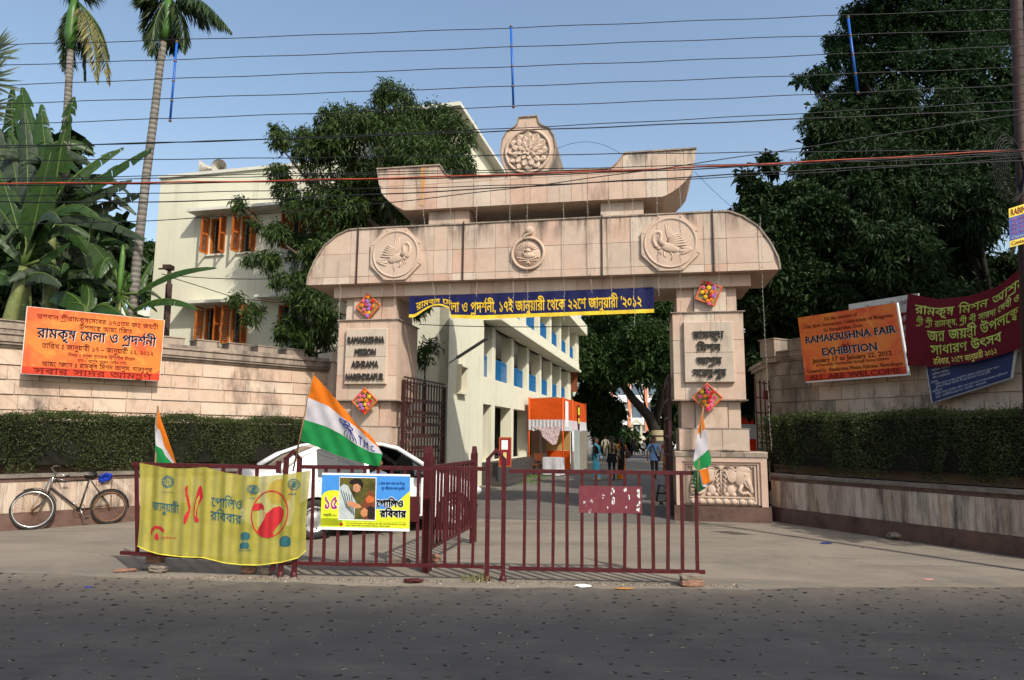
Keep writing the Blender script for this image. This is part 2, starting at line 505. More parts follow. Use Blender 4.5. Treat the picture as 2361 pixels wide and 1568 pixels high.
m_maroon = plain('maroon_paint', (.062, .009, .012), .42, var=.25, scale=9, spec=.25, dust=.14, dustcol=(.10, .05, .04), bump=.1)
m_maroon_d = plain('dark_maroon_paint', (.036, .008, .008), .5, var=.3, scale=7, dust=.25, dustcol=(.08, .045, .03))
m_iron = plain('rusty_dark_iron', (.035, .018, .013), .6, var=.4, scale=8, dust=.3, dustcol=(.12, .05, .03))
m_black = plain('black_recess', (.008, .008, .009), .8)
m_letter = plain('blackened_metal', (.06, .055, .05), .6, var=.3, scale=12, dust=.4, dustcol=(.17, .15, .13))
m_rope = plain('hemp_rope', (.33, .24, .13), .9, var=.3)

# ================================================================== ground
def ground_mat():
    s = NT('dusty_ground')
    f = s.noise(.5, 7, .6); g = s.noise(3.0, 6, .7); h = s.noise(60, 3, .7)
    tr = s.noise(.9, 6, .6, stretch=(.35, 1.6, 1), dist=.7)
    o = s.mix(s.ramp(f, .3, .7), (.175, .150, .118), (.235, .203, .16))
    o = s.mix(s.ramp(tr, .45, .68, 0, .75), o, (.118, .107, .09)); o = s.mix(s.ramp(s.noise(.35, 6, .75, dist=1), .52, .66, 0, .5), o, (.11, .102, .09))
    o = s.mix(s.ramp(g, .5, .75, 0, .4), o, (.27, .228, .175))
    o = s.mix(s.ramp(h, .55, .72, 0, .35), o, (.14, .12, .10))
    s.col(o); s.bump(s.noise(38, 6, .75), .35, .012)
    return s.set(.92, 0, .2)
def road_mat():
    s = NT('asphalt')
    p = s.pos(); sp = s.n('ShaderNodeSeparateXYZ'); s.l(p, sp.inputs[0])
    f = s.noise(1.1, 6, .65); fine = s.noise(150, 3, .8)
    o = s.mix(s.ramp(f, .3, .72), (.020, .022, .025), (.042, .0435, .046))
    o = s.mix(s.ramp(s.noise(5, 5, .7, stretch=(.25, 2.2, 1), dist=.6), .5, .8, 0, .5), o, (.058, .056, .053))
    o = s.mix(s.ramp(fine, .5, .8, 0, .35), o, (.075, .074, .07))
    o = s.mix(s.ramp(s.noise(.45, 5, .7, stretch=(.5, 1.4, 1)), .42, .62, 0, .55), o, (.024, .026, .030)); o = s.mix(s.ramp(s.noise(2.2, 7, .8, dist=1.2), .60, .66, 0, .35), o, (.072, .068, .06))
    # dust swept to the road edge
    e = s.ramp(sp.outputs[1], 5.9, 8.15)
    e = s.math('MULTIPLY', s.math('POWER', e, 2.0), s.ramp(s.noise(2.4, 6, .75), .25, .7, .35, 1.15))
    o = s.mix(s.math('MINIMUM', e, .85), o, (.17, .145, .115))
    s.col(o); s.bump(s.noise(120, 4, .8), .5, .006)
    return s.set(.9, 0, .15)
def drive_mat():
    s = NT('driveway_asphalt')
    f = s.noise(.7, 6, .65); g = s.noise(2.5, 6, .7, stretch=(.4, 1.5, 1))
    o = s.mix(s.ramp(f, .35, .68), (.095, .09, .083), (.15, .135, .115))
    o = s.mix(s.ramp(g, .5, .75, 0, .6), o, (.20, .175, .14))
    s.col(o); s.bump(s.noise(90, 4, .8), .4, .006)
    return s.set(.88, 0, .25)
m_ground = ground_mat(); m_road = road_mat(); m_drive = drive_mat()
mb = MB(); mb.add([(-700, -400, 0), (700, -400, 0), (700, 1200, 0), (-700, 1200, 0)], [(0, 1, 2, 3)])
ground = structure(mb.build('ground', m_ground)); tag(ground, 'dusty tan forecourt ground in front of the gateway')
# road: its far edge wanders along the barrier line
edge = [(-60, 20), (-14, 9.6), (-6.1, 8.38), (-3, 7.92), (0, 7.72), (2.5, 7.80), (5.8, 8.05), (9, 8.6), (14, 9.6), (60, 22)]
ex = [e[0] for e in edge]; ey = [e[1] for e in edge]
xs = np.unique(np.concatenate([np.linspace(-60, -14, 30), np.linspace(-14, 14, 420), np.linspace(14, 60, 30)]))
yy = np.interp(xs, ex, ey) + .05 * np.sin(xs * 3.1) * np.sin(xs * 1.3 + 1) + rng.normal(0, .015, len(xs))
def road_edge(x): return float(np.interp(x, ex, ey))
V = []; Fq = []
for i, (x, y) in enumerate(zip(xs, yy)):
    V += [(x, y, .0005), (x, y - .12, .006), (x, -40, .006)]
    if i: Fq += [(3 * i - 3, 3 * i, 3 * i + 1, 3 * i - 2)][::1] + [(3 * i - 2, 3 * i + 1, 3 * i + 2, 3 * i - 1)]
Fq = [f[::-1] for f in Fq]
mb = MB(); mb.add(V, Fq); road = structure(mb.build('road', m_road, fixn=True)); tag(road, 'dark asphalt road with worn stone chips showing')

# stone chips standing proud of the worn asphalt
def chips():
    n = 0; Vs = []; Fs = []; tn = []
    base = np.array([(math.cos(t), math.sin(t)) for t in np.linspace(0, 2 * math.pi, 7)[:-1]])
    k = 0
    y = 2.6
    while y < 8.6:
        row = -8.5 + rng.uniform(0, .2)
        while row < 8.5:
            x = row + rng.normal(0, .03); yq = y + rng.normal(0, .035)
            row += .205
            if yq > road_edge(x) - .08 or rng.uniform() < .28: continue
            a = rng.uniform(.019, .042); b = a * rng.uniform(.45, .9); h = rng.uniform(.002, .007); th = rng.normal(0, .5)
            c, s_ = math.cos(th), math.sin(th)
            jj = rng.uniform(.7, 1.2, 6)
            ring = [(x + (p[0] * a * c - p[1] * b * s_) * j, yq + (p[0] * a * s_ + p[1] * b * c) * j) for p, j in zip(base, jj)]
            o = len(Vs)
            Vs += [(px, py, .0055) for px, py in ring] + [(x + (px - x) * .6, yq + (py - yq) * .6 - .002, .006 + h) for px, py in ring]
            for i in range(6): Fs.append((o + i, o + (i + 1) % 6, o + 6 + (i + 1) % 6, o + 6 + i)); tn.append(0)
            Fs.append((o + 6, o + 7, o + 8, o + 9)); Fs.append((o + 9, o + 10, o + 11, o + 6))
            t = rng.uniform(.12, .34) if rng.uniform() < .09 else rng.uniform(0, .06); q_ = int(rng.integers(0, 6)); tn[-6:] = [.32 * rng.uniform() if (i_ - q_) % 6 < 3 else 0 for i_ in range(6)]; tn += [t, t]
        y += .155
    return np.array(Vs), np.array(Fs), np.array(tn)
s = NT('chip_stone'); s.col(s.mix(s.attr(), (.008, .008, .009), (.24, .215, .17))); m_chip = s.set(.9, 0, .15)
V, Fc_, tn = chips()
o = np_mesh('road_stone_chips', V, Fc_, tn, m_chip); tag(o, 'dark stone chips sticking out of the worn asphalt road', 'stone chips', kind='stuff')

# driveway beyond the gateway
g = Frame(G(1559, 1200), -10.5)
mb = MB(); pts = [g.w(-5.9, -.6), g.w(-.1, -.6), Vector((9.5, 30, 0)), Vector((13.5, 58, 0)), Vector((30, 62, 0)), Vector((30, 90, 0)), Vector((-12, 90, 0)), Vector((5, 50, 0)), Vector((.9, 27, 0)), Vector((-.9, 19, 0)), g.w(-5.9, 3)]
mb.add([(p.x, p.y, .005) for p in pts], [tuple(range(len(pts)))])
o = structure(mb.build('driveway', m_drive)); tag(o, 'grey driveway running back through the gateway')

# ================================================================== gateway
def B(x, y, k=-.2): return g.hit(x, y, k)
gate = thing_in(g, 'gateway', 'tall pink sandstone gateway with rounded beam and boat shaped top', 'gateway', -2.95, .7)
CXG = -2.95
def mirror(pts): return [(2 * CXG - x, z) for x, z in pts][::-1]
k5 = lambda x, y: ((2300 + x / 2.24) * .57642, (560 + y / 2.24) * .57642)
def profile(pts):
    """column profile from an outline listed left to right"""
    xs = np.array([p[0] for p in pts]); zs = np.array([p[1] for p in pts]); return lambda x: float(np.interp(x, xs, zs))
def clad(root, name, cols, rows, zt, zb, yf, th=.02, gap=.004, mat=None, skip=None, fr=None, off=0):
    """facing slabs: one object per slab, clipped to the outline zt / zb"""
    for ci in range(len(cols) - 1):
        x0, x1 = cols[ci] + gap, cols[ci + 1] - gap
        for ri in range(len(rows) - 1):
            z0, z1 = rows[ri] + gap, rows[ri + 1] - gap
            xs_ = np.linspace(x0, x1, 5)
            top = [min(z1, zt(x) - gap) for x in xs_]; bot = [max(z0, zb(x) + gap) for x in xs_]
            if max(t - b for t, b in zip(top, bot)) < .03: continue
            if skip and skip((x0 + x1) / 2, (z0 + z1) / 2): continue
            pl = []
            for x, t, b in zip(xs_, top, bot):
                if t - b > .004: pl.append((x, t, b))
            if len(pl) < 2: continue
            if all(abs(t - z1) < 1e-6 and abs(b - z0) < 1e-6 for x, t, b in pl): pl = [pl[0], pl[-1]]
            poly = [(x, b) for x, t, b in pl] + [(x, t) for x, t, b in reversed(pl)]
            m = MB(); t_ = th + random.uniform(-.004, .004)
            m.prism(poly, yf - t_, yf + .001)
            m.build(name, mat or m_stone, root, frame=fr or g)
flat = lambda z: (lambda x: z)

# -- beam
rp = [k5(1290, 662), k5(1380, 665), k5(1500, 690), k5(1640, 780), k5(1750, 930), k5(1815, 1060), k5(1830, 1128)]
rp = [B(*p) for p in rp]
zb0 = 4.97
rp = [(x, z) for x, z in rp]; rp[-1] = (rp[-1][0], zb0)
topz = 6.22; rp[0] = (rp[0][0], topz); rp[1] = (rp[1][0], topz - .01)
out_r = rp; out_l = [(x, z) for x, z in mirror(rp)]
beam_poly = out_l + out_r          # left bottom corner ... right bottom corner
m = MB(); m.prism(beam_poly[::-1], -.19, 1.55); m.build('beam_core', m_stone_core, gate, frame=g, fixn=True)
m = MB()
for i in range(len(beam_poly) - 1):
    (xa, za), (xb, zb_) = beam_poly[i], beam_poly[i + 1]
    dx, dz = xb - xa, zb_ - za; L = math.hypot(dx, dz); nx, nz = -dz / L * .03, dx / L * .03
    m.add([(xa, -.235, za), (xb, -.235, zb_), (xb + nx, -.235, zb_ + nz), (xa + nx, -.235, za + nz), (xa, 1.6, za), (xb, 1.6, zb_), (xb + nx, 1.6, zb_ + nz), (xa + nx, 1.6, za + nz)],
          [(0, 1, 2, 3), (3, 2, 6, 7), (7, 6, 5, 4), (4, 5, 1, 0)])
m.build('beam_coping', m_stone_mould, gate, frame=g, fixn=True)
zt = profile(beam_poly)
cols = [out_l[0][0]]; random.seed(3)
for w_ in [.42, .75, .52, .55, .6, .6, .5, .62, .5, .62, .55, .5, .62, .5, .58, .62, .5, .6, .52, .72, .45]: cols.append(cols[-1] + w_)
sc_ = (out_r[-1][0] - out_l[0][0]) / (cols[-1] - cols[0]); cols = [cols[0] + (c - cols[0]) * sc_ for c in cols]
clad(gate, 'stone_slab', cols, [zb0, 5.13, 5.66, 6.4], zt, flat(zb0), -.19)
# iron strips down the face
for px in (825, 1068, 1387, 1643):
    a_, _ = B(px + 1, 560)
    m = MB(); m.box(a_ - .013, a_ + .013, -.245, -.205, zb0 - .01, zt(a_) + .06); m.build('iron_strip', m_iron, gate, frame=g)
# -- lintel
m = MB(); m.box(-7.48, 1.6, .02, 1.4, 4.70, zb0 - .002); m.build('lintel_core', m_stone_core, gate, frame=g)
cols = [-7.48]
while cols[-1] < 1.3: cols.append(cols[-1] + random.uniform(.45, .8))
cols[-1] = 1.6
clad(gate, 'stone_slab', cols, [4.70, zb0 - .002], flat(zb0 - .002), flat(4.70), .02)
# -- boat shaped top beam
rt_ = [B(*k5(320, 290)), B(*k5(380, 205)), B(*k5(440, 140)), B(*k5(1090, 97))]
rb_ = [B(*k5(800, 492)), B(*k5(870, 465)), B(*k5(940, 415)), B(*k5(1000, 355)), B(*k5(1040, 300)), B(*k5(1072, 200)), B(*k5(1090, 97))]
zbb = 6.62; notch = 7.30
rt_[0] = (rt_[0][0], notch); rt_[2] = (rt_[2][0], 7.62); rt_[3] = (rt_[3][0], 7.62)
rb_[0] = (rb_[0][0], zbb); rb_[-1] = (rb_[-1][0], 7.62)
top = mirror(rt_) + rt_; bot = mirror(rb_) + rb_
boat_poly = top + rb_[:-1][::-1] + mirror(rb_)[1:][::-1]
m = MB(); m.prism(boat_poly, -.16, 1.5); m.build('boat_beam_core', m_stone_core, gate, frame=g, fixn=True)
m = MB()
for i in range(len(top) - 1):
    (xa, za), (xb, zb_) = top[i], top[i + 1]
    m.add([(xa, -.21, za), (xb, -.21, zb_), (xb, -.21, zb_ + .03), (xa, -.21, za + .03), (xa, 1.54, za), (xb, 1.54, zb_), (xb, 1.54, zb_ + .03), (xa, 1.54, za + .03)], [(0, 1, 2, 3), (3, 2, 6, 7), (7, 6, 5, 4), (4, 5, 1, 0)])
m.build('boat_beam_coping', m_stone_mould, gate, frame=g, fixn=True)
zt2, zb2 = profile(top), profile(bot)
cols = [top[0][0]]
for w_ in [.3, .45, .35, .55, .4, .55, .45, .5, .5, .42, .6, .4, .5, .35, .55, .5, .4, .3]: cols.append(cols[-1] + w_)
sc_ = (top[-1][0] - top[0][0]) / (cols[-1] - cols[0]); cols = [cols[0] + (c - cols[0]) * sc_ for c in cols]
clad(gate, 'stone_slab', cols, [zbb - .1, 7.2, 7.7], zt2, zb2, -.16)
# rust streak on the left horn is a stain on its own slab edge: a thin iron wash
s = NT('rust_wash'); s.col(s.mix(s.ramp(s.noise(14, 5, .7, stretch=(1, 1, .2)), .35, .7), (.42, .20, .05), (.55, .36, .20))); m_rust = s.set(.8, 0, .2)
a0_, _ = B((1200 + 1010 / 2.063) * .57642, 440)
pl = [(a0_ - .05, 7.6), (a0_ - .06, 7.3), (a0_ - .03, 7.05), (a0_ - .045, 6.72), (a0_ + .03, 6.70), (a0_ + .035, 7.0), (a0_ + .05, 7.2), (a0_ + .03, 7.6)]
m = MB(); m.prism(pl[::-1], -.1885, -.17); m.build('rust_streak', m_rust, gate, frame=g, fixn=True)
# -- support blocks
for x0, x1 in ((-5.27, -4.33), (-1.43, -.52)):
    m = MB(); m.box(x0, x1, .0, 1.3, topz, zbb); m.build('support_block', m_stone_core, gate, frame=g)
    xm = x0 + (x1 - x0) * random.uniform(.4, .65)
    clad(gate, 'stone_slab', [x0, xm, x1], [topz + .01, zbb - .003], flat(zbb), flat(topz), .0)
# -- lotus crest
def crest():
    pl = []
    half = [(0, 8.60), (.20, 8.60), (.235, 8.44), (.33, 8.36), (.46, 8.30), (.56, 8.12), (.60, 7.85), (.56, 7.6), (.46, 7.36), (.42, 7.30)]
    cx = -2.985
    pl = [(cx - x, z) for x, z in half[::-1]] + [(cx + x, z) for x, z in half[1:]]
    m = MB(); m.prism(pl, -.2, 2.0); m.build('lotus_crest', m_stone, gate, frame=g, fixn=True)
    m = MB()
    for i in range(len(pl) - 1):
        (xa, za), (xb, zb_) = pl[i], pl[i + 1]; dx, dz = xb - xa, zb_ - za; L = math.hypot(dx, dz); nx, nz = -dz / L * .025, dx / L * .025
        m.add([(xa, -.23, za), (xb, -.23, zb_), (xb + nx, -.23, zb_ + nz), (xa + nx, -.23, za + nz), (xa, 2.02, za), (xb, 2.02, zb_), (xb + nx, 2.02, zb_ + nz), (xa + nx, 2.02, za + nz)], [(0, 1, 2, 3), (3, 2, 6, 7), (7, 6, 5, 4), (4, 5, 1, 0)])
    m.build('crest_coping', m_stone_mould, gate, frame=g, fixn=True)
    c = (cx, 7.80)
    m = MB(); m.lathe([(.52, -.2), (.52, -.235), (.49, -.25), (.46, -.235), (.455, -.20)], (c[0], 0, c[1]), 40, 'y'); m.build('crest_ring', m_relief, gate, frame=g, fixn=True)
    fl = MB()
    for ring_, (n_, r0, r1, w_, y_, ph) in enumerate(((12, .20, .445, .105, -.205, 0), (12, .14, .35, .085, -.23, .26), (9, .05, .22, .07, -.245, 0), (7, .02, .12, .045, -.26, .3))):
        for i in range(n_):
            th = 2 * math.pi * i / n_ + ph; u = Vector((math.cos(th), 0, math.sin(th))); v = Vector((-math.sin(th), 0, math.cos(th)))
            def pf(a, b, u=u, v=v, r0=r0, r1=r1, w_=w_, y_=y_):
                r = r0 + (r1 - r0) * a; ww = w_ * math.sin(math.pi * min(1, a * .8 + .12)) ** .7 * (1 if a < .999 else .6)
                t = (b - .5) * 2
                y = y_ - .035 * (1 - t * t) - .03 * a * a + .02 * (abs(t) < .2)
                p = u * r + v * (t * ww); return (c[0] + p.x, y, c[1] + p.z)
            fl.grid(pf, 5, 6)
    fl.ball((c[0], -.28, c[1]), .035, 10, 6)
    fl.build('lotus_flower', m_relief, gate, frame=g)
crest()

# -- swan medallions
def swan(c, sg, R0):
    """relief bird: sg = +1 looks right"""
    m = MB(); y = -.245; s_ = R0 / .5
    P = lambda x, z, dy=0: (c[0] + sg * x * s_, y - dy, c[1] + z * s_)
    fl = lambda: len(m.v)
    def blob(x, z, rx, rz, ang=0, d=.03):
        st = len(m.v); rot = Matrix.Rotation(-R(ang) * sg, 3, 'Y')
        m.ball((0, 0, 0), 1, 14, 8, True, (rx * s_, d, rz * s_), None)
        for i in range(st, len(m.v)):
            m.v[i] = tuple(rot @ Vector(m.v[i]) + Vector(P(x, z)))
    blob(.02, -.10, .20, .095, 18, .05)                       # body
    blob(-.30, -.17, .14, .04, -8, .03); blob(-.31, -.12, .12, .025, 6, .03); blob(-.30, -.21, .12, .025, -22, .03)   # tail
    m.tube([P(.14, -.06), P(.20, .06), P(.17, .16), P(.19, .22), P(.26, .24), P(.32, .17), P(.33, .05), P(.29, -.05), P(.23, -.1)], [.06 * s_, .045 * s_, .035 * s_, .03 * s_, .03 * s_, .03 * s_, .035 * s_, .04 * s_, .035 * s_], 8, True, True)
    blob(.22, -.11, .045, .035, 0, .04); m.tube([P(.22, -.13), P(.235, -.22)], [.012 * s_, .006 * s_], 5)
    for i in range(5):                                        # far raised wing
        a = R(80 + i * 6); L = .40 - i * .05
        st = len(m.v); m.ball((0, 0, 0), 1, 8, 6, True, (L / 2 * s_, .018, .028 * s_))
        rot = Matrix.Rotation(-a * sg if sg > 0 else a, 3, 'Y') if False else None
        ux, uz = math.cos(a), math.sin(a)
        for j in range(st, len(m.v)):
            px, py, pz = m.v[j]; m.v[j] = (c[0] + sg * ((.02 + i * -.012) * s_ + (px + L / 2 * s_) * ux - pz * uz), y + py, c[1] + .0 * s_ + (px + L / 2 * s_) * uz + pz * ux)
    for i in range(6):                                        # near spread wing
        a = R(178 - i * 4.5); L = .44 - i * .035
        st = len(m.v); m.ball((0, 0, 0), 1, 8, 6, True, (L / 2 * s_, .022, .024 * s_))
        ux, uz = math.cos(a), math.sin(a)
        for j in range(st, len(m.v)):
            px, py, pz = m.v[j]; m.v[j] = (c[0] + sg * ((.10 - i * .01) * s_ + (px + L / 2 * s_) * ux - pz * uz), y - .012 + py, c[1] + (-.07 + i * .03) * s_ + (px + L / 2 * s_) * uz + pz * ux)
    for (x0, z0, x1, z1, x2, z2) in ((.0, -.19, -.04, -.28, -.01, -.36), (.12, -.18, .13, -.26, .08, -.30), (.16, -.15, .20, -.20, .18, -.24)):
        m.tube([P(x0, z0), P(x1, z1), P(x2, z2)], [.02 * s_, .012 * s_, .012 * s_], 5)
    return m
def medallion(c, R0, sg):
    oct_ = [(c[0] + R0 * math.cos(R(22.5 + 45 * i)) * 1.13, c[1] + R0 * math.sin(R(22.5 + 45 * i)) * 1.13) for i in range(8)]
    m = MB(); m.prism(oct_[::-1], -.265, -.2)
    for i in range(8):
        a = oct_[i]; m.tube([(c[0] + (a[0] - c[0]) * .88, -.268, c[1] + (a[1] - c[1]) * .88), (a[0], -.268, a[1])], .007, 4)
    med = m.build('octagonal_medallion', m_relief, gate, frame=g, fixn=True)
    m = MB(); r = R0 * .95
    m.lathe([(r, -.264), (r * 1.0, -.282), (r * .975, -.288), (r * .95, -.276), (r * .93, -.278), (r * .915, -.268)], (c[0], 0, c[1]), 40, 'y'); m.build('ring_moulding', m_relief, med, frame=g, fixn=True)
    mm = swan(c, sg, R0 * .92)
    for i in range(len(mm.v)): x, y_, z = mm.v[i]; mm.v[i] = (x, -.268 + (y_ + .245) * .6, z)
    mm.build('swan_relief', m_relief, med, frame=g, fixn=True)
medallion((B(914, 592)[0], 5.60), .56, 1)
medallion((B(1545, 563)[0], 5.60), .56, -1)
# -- round emblem: serpent ring, sun, swan on the water
def emblem():
    c = (B(1218, 590)[0], 5.50); r = .34; y = -.215
    m = MB(); m.lathe([(0.0, y - .012), (r, y - .012), (r, y)], (c[0], 0, c[1]), 32, 'y'); e = m.build('round_emblem', m_relief, gate, frame=g, fixn=True)
    m = MB(); pts = [(c[0] + r * math.cos(R(a)), y - .03, c[1] + r * math.sin(R(a))) for a in np.linspace(110, 110 - 362, 42)]
    pts += [(c[0] - .06, y - .05, c[1] + r + .05), (c[0] + .05, y - .06, c[1] + r + .09), (c[0] + .09, y - .065, c[1] + r + .15), (c[0] + .05, y - .07, c[1] + r + .22)]
    m.tube(pts, [.034] * 42 + [.036, .036, .05, .03], 8)
    m.ball((c[0] + .03, y - .075, c[1] + r + .17), 1, 12, 8, True, (.085, .03, .075)); m.build('serpent_ring', m_relief, e, frame=g, fixn=True)
    m = MB()
    for i in range(11):
        a = R(15 + 15 * i); m.tube([(c[0] + .07 * math.cos(a), y - .02, c[1] + .05 + .07 * math.sin(a)), (c[0] + .24 * math.cos(a), y - .018, c[1] + .05 + .22 * math.sin(a))], [.008, .004], 4)
    m.lathe([(0, y - .03), (.07, y - .02), (.075, y)], (c[0], 0, c[1] + .05), 14, 'y', True, 0, math.pi); m.build('sun_rays', m_relief, e, frame=g)
    m = MB(); m.ball((c[0] + .02, y - .02, c[1] - .05), 1, 12, 8, True, (.13, .035, .06))
    m.tube([(c[0] - .06, y - .03, c[1] - .05), (c[0] - .11, y - .035, c[1] + .02), (c[0] - .07, y - .035, c[1] + .08), (c[0] - .03, y - .035, c[1] + .06)], [.025, .018, .016, .012], 6)
    for i in range(9):
        x = -.22 + .055 * i; m.ball((c[0] + x, y - .02, c[1] - .1 - .03 * math.cos(x * 9)), 1, 8, 6, True, (.03, .02, .018)); m.ball((c[0] + x * .8, y - .02, c[1] - .16), 1, 8, 6, True, (.026, .02, .016))
    for i in range(5):
        a = R(30 + 30 * i); m.ball((c[0] + .035 * math.cos(a), y - .03, c[1] - .23 + .03 * math.sin(a)), 1, 6, 6, True, (.025, .02, .025))
    m.build('swan_and_waves', m_relief, e, frame=g)
emblem()

# -- pillars
def pillar(side):
    c = .72 if side > 0 else 2 * CXG - .72
    X = lambda a, b: (c + a, c + b) if side > 0 else (c - b, c - a)
    p = thing_in(g, 'gate_pillar', ('right' if side > 0 else 'left') + ' sandstone gate pillar carrying a lettered stone plaque', 'pillar', c, .7) if False else gate
    ztop = 4.17
    def core(a, b, y0, y1, z0, z1, nm='pillar_core', mt=None):
        x0, x1 = X(a, b); m = MB(); m.box(x0, x1, y0, y1, z0, z1); m.build(nm, mt or m_stone_core, p, frame=g)
    def sl(a, b, z0, z1, y, cols=None, rows=None, mat=None):
        x0, x1 = X(a, b); cs = [x0 + (x1 - x0) * t for t in (cols or [0, .5, 1])]; rs = [z0 + (z1 - z0) * t for t in (rows or [0, 1])]
        clad(p, 'stone_slab', cs, rs, flat(9), flat(-9), y, mat=mat)
    core(-.60, .60, .15, 1.25, ztop + .02, 4.70); sl(-.60, -.26, ztop + .02, 4.7, .15, [0, 1]); sl(.40, .60, ztop + .02, 4.7, .15, [0, 1]); 
    core(-.25, .39, .09, .15, ztop + .02, 4.70); sl(-.25, .39, ztop + .02, 4.7, .09, [0, 1])
    core(-.70, .70, .02, 1.38, 2.39, ztop); sl(-.70, .70, 2.39, ztop, .02, [0, .2, .52, 1] if side < 0 else [0, .16, .6, 1], [0, .3, .68, 1])
    x0, x1 = X(-.735, .735); 
    for za in (ztop, 2.369): m = MB(); m.box(x0, x1, -.035, 1.42, za, za + .02); m.build('pillar_lip', m_stone_mould, p, frame=g)
    # side face slabs (towards the opening)
    # plaque
    x0, x1 = X(-.49, .49)
    m = MB(); m.plate(x0, x1, 2.73, 3.97, -.075, .0, .012); pq = m.build('stone_plaque', m_stone, p, frame=g)
    for (za, zb_) in ((2.74, 3.33), (3.34, 3.96)):
        for t0, t1 in ((0, .55), (.55, 1)):
            m = MB(); m.plate(x0 + .01 + (x1 - x0 - .02) * t0 + .002, x0 + .01 + (x1 - x0 - .02) * t1 - .002, za, zb_, -.085, -.075, .003); m.build('plaque_slab', m_plaque, pq, frame=g)
    core(-.56, .60, .12, 1.3, 1.82, 2.37); sl(-.56, -.30, 1.82, 2.36, .12, [0, 1]); sl(-.28, .34, 1.82, 2.36, .08, [0, 1]); sl(.36, .6, 1.82, 2.36, .12, [0, 1]); core(-.28, .34, .08, .12, 1.82, 2.36)
    core(-.62, .74, .06, 1.35, 1.37, 1.80); sl(-.62, .74, 1.37, 1.80, .06, [0, .35, .62, 1]); core(-.64, .76, .035, 1.36, 1.80, 1.82, 'pillar_lip', m_stone_mould)
    core(-.72, 1.06, .0, 1.4, 1.24, 1.36, 'pedestal_cap', m_stone); sl(-.72, 1.06, 1.255, 1.345, .0, [0, .24, .5, .75, 1], None, m_stone_mould)
    core(-.70, 1.04, .10, 1.4, .30, 1.24, 'pedestal_core'); core(-.75, 1.09, -.04, 1.42, 0, .29, 'plinth', m_plinth)
    # moulded frame and carved panel
    fx0, fx1 = X(-.70, 1.04)
    for k_, (in_, y0, w_) in enumerate(((0, .0, .12), (.12, .03, .06), (.19, .055, .045))):
        a0, a1, z0, z1 = fx0 + in_, fx1 - in_, .30 + in_ * .25, 1.24 - in_ * .75
        m = MB()
        m.box(a0, a0 + w_, y0, .1, z0, z1); m.box(a1 - w_, a1, y0, .1, z0, z1); m.box(a0 + w_, a1 - w_, y0 + .001, .1, z1 - w_ * .7, z1)
        m.build('panel_frame', m_stone, p, frame=g)
    a0, a1 = fx0 + .25, fx1 - .25; mid = (a0 + a1) / 2
    m = MB(); m.box(a0, a1, .06, .1, .33, .47)
    n_ = 8; w_ = (a1 - a0) / n_
    for i in range(n_):
        cx = a0 + w_ * (i + .5)
        m.ball((cx, .055, .385), 1, 10, 8, True, (w_ * .43, .035, .06)); m.ball((cx + w_ / 2, .06, .36), 1, 6, 6, True, (w_ * .14, .02, .03))
    m.box(a0, a1, .035, .1, .455, .48); m.build('lotus_petal_border', m_relief, p, frame=g)
    # two elephants facing outwards with a plant between
    m = MB(); yb = .075
    for sg in (-1, 1):
        P = lambda x, z, dy=0.0: (mid + sg * x, yb - dy, z)
        def bl(x, z, rx, rz, d=.04, dy=0.0): m.ball(P(x, z, dy), 1, 14, 8, True, (rx, d, rz))
        bl(.40, .86, .17, .20, .07)                 # skull
        bl(.42, 1.0, .15, .10, .06)
        bl(.20, .90, .11, .16, .035, .03)           # ear
        m.tube([P(.10, .99, .05), P(.11, .9, .06), (P(.15, .80, .06)), P(.20, .76, .06)], .014, 6)
        m.tube([P(.30, .97, .05), P(.20, 1.05, .06), P(.12, 1.02, .06)], .012, 6)
        m.ball(P(.46, .90, .065), .018, 8, 6)       # eye
        m.tube([P(.50, .82, .03), P(.54, .70, .05), P(.58, .58, .05), P(.55, .53, .05)], [.06, .05, .035, .02], 8)
        m.tube([P(.40, .72, .05), P(.34, .60, .06), P(.40, .54, .06), P(.50, .56, .06), P(.56, .50, .06)], [.035, .04, .04, .032, .02], 8)   # trunk curl
        m.tube([P(.44, .76, .07), P(.48, .68, .08), P(.53, .64, .08)], [.02, .016, .006], 6)
        bl(.18, .60, .085, .10, .05); bl(.10, .52, .05, .045, .05); bl(.24, .52, .05, .045, .05)
        for i in range(5): m.tube([P(.02 + .01 * i, .52 + .09 * i, .03), P(.07 + .01 * i, .60 + .09 * i, .05), P(.03, .66 + .09 * i, .03)], [.012, .024, .006], 6)
        for i in range(6):
            a = R(20 + i * 22); m.tube([P(.47 + .14 * math.cos(a) * .8, 1.02 + .09 * math.sin(a), .04), P(.47 + .17 * math.cos(a) * .8, 1.02 + .12 * math.sin(a), .04)], .012, 5)
    m.tube([(mid, .05, .48), (mid, .04, 1.0)], .014, 6); m.ball((mid, .05, 1.08), 1, 10, 8, True, (.09, .04, .06)); m.ball((mid, .03, 1.04), 1, 10, 8, True, (.045, .03, .05))
    for i in range(len(m.v)): x_, y_, z_ = m.v[i]; m.v[i] = (x_, .1 - (.1 - y_) * .62, z_)
    m.build('elephant_relief', m_relief, p, frame=g)
    return c
pillar(1); pillar(-1)
cR, cL = .72, 2 * CXG - .72
def gl(text, c, z, h, w, bold=.03):
    P = lambda u, v, d: (u, -.088 - d, v)
    o = letters(text, P, c, z, w, h, m_letter, None, 'lettering', 'c', bold=bold, depth=.035)
    o.parent = gate; o.matrix_basis = g.m; _reg(o, g.m, gate)
for t, z, w in (('RAMAKRISHNA', 3.64, .86), ('MISSION', 3.37, .50), ('ASHRAMA', 3.10, .62), ('NARENDRAPUR', 2.82, .88)): gl(t, cL, z, .14, w)
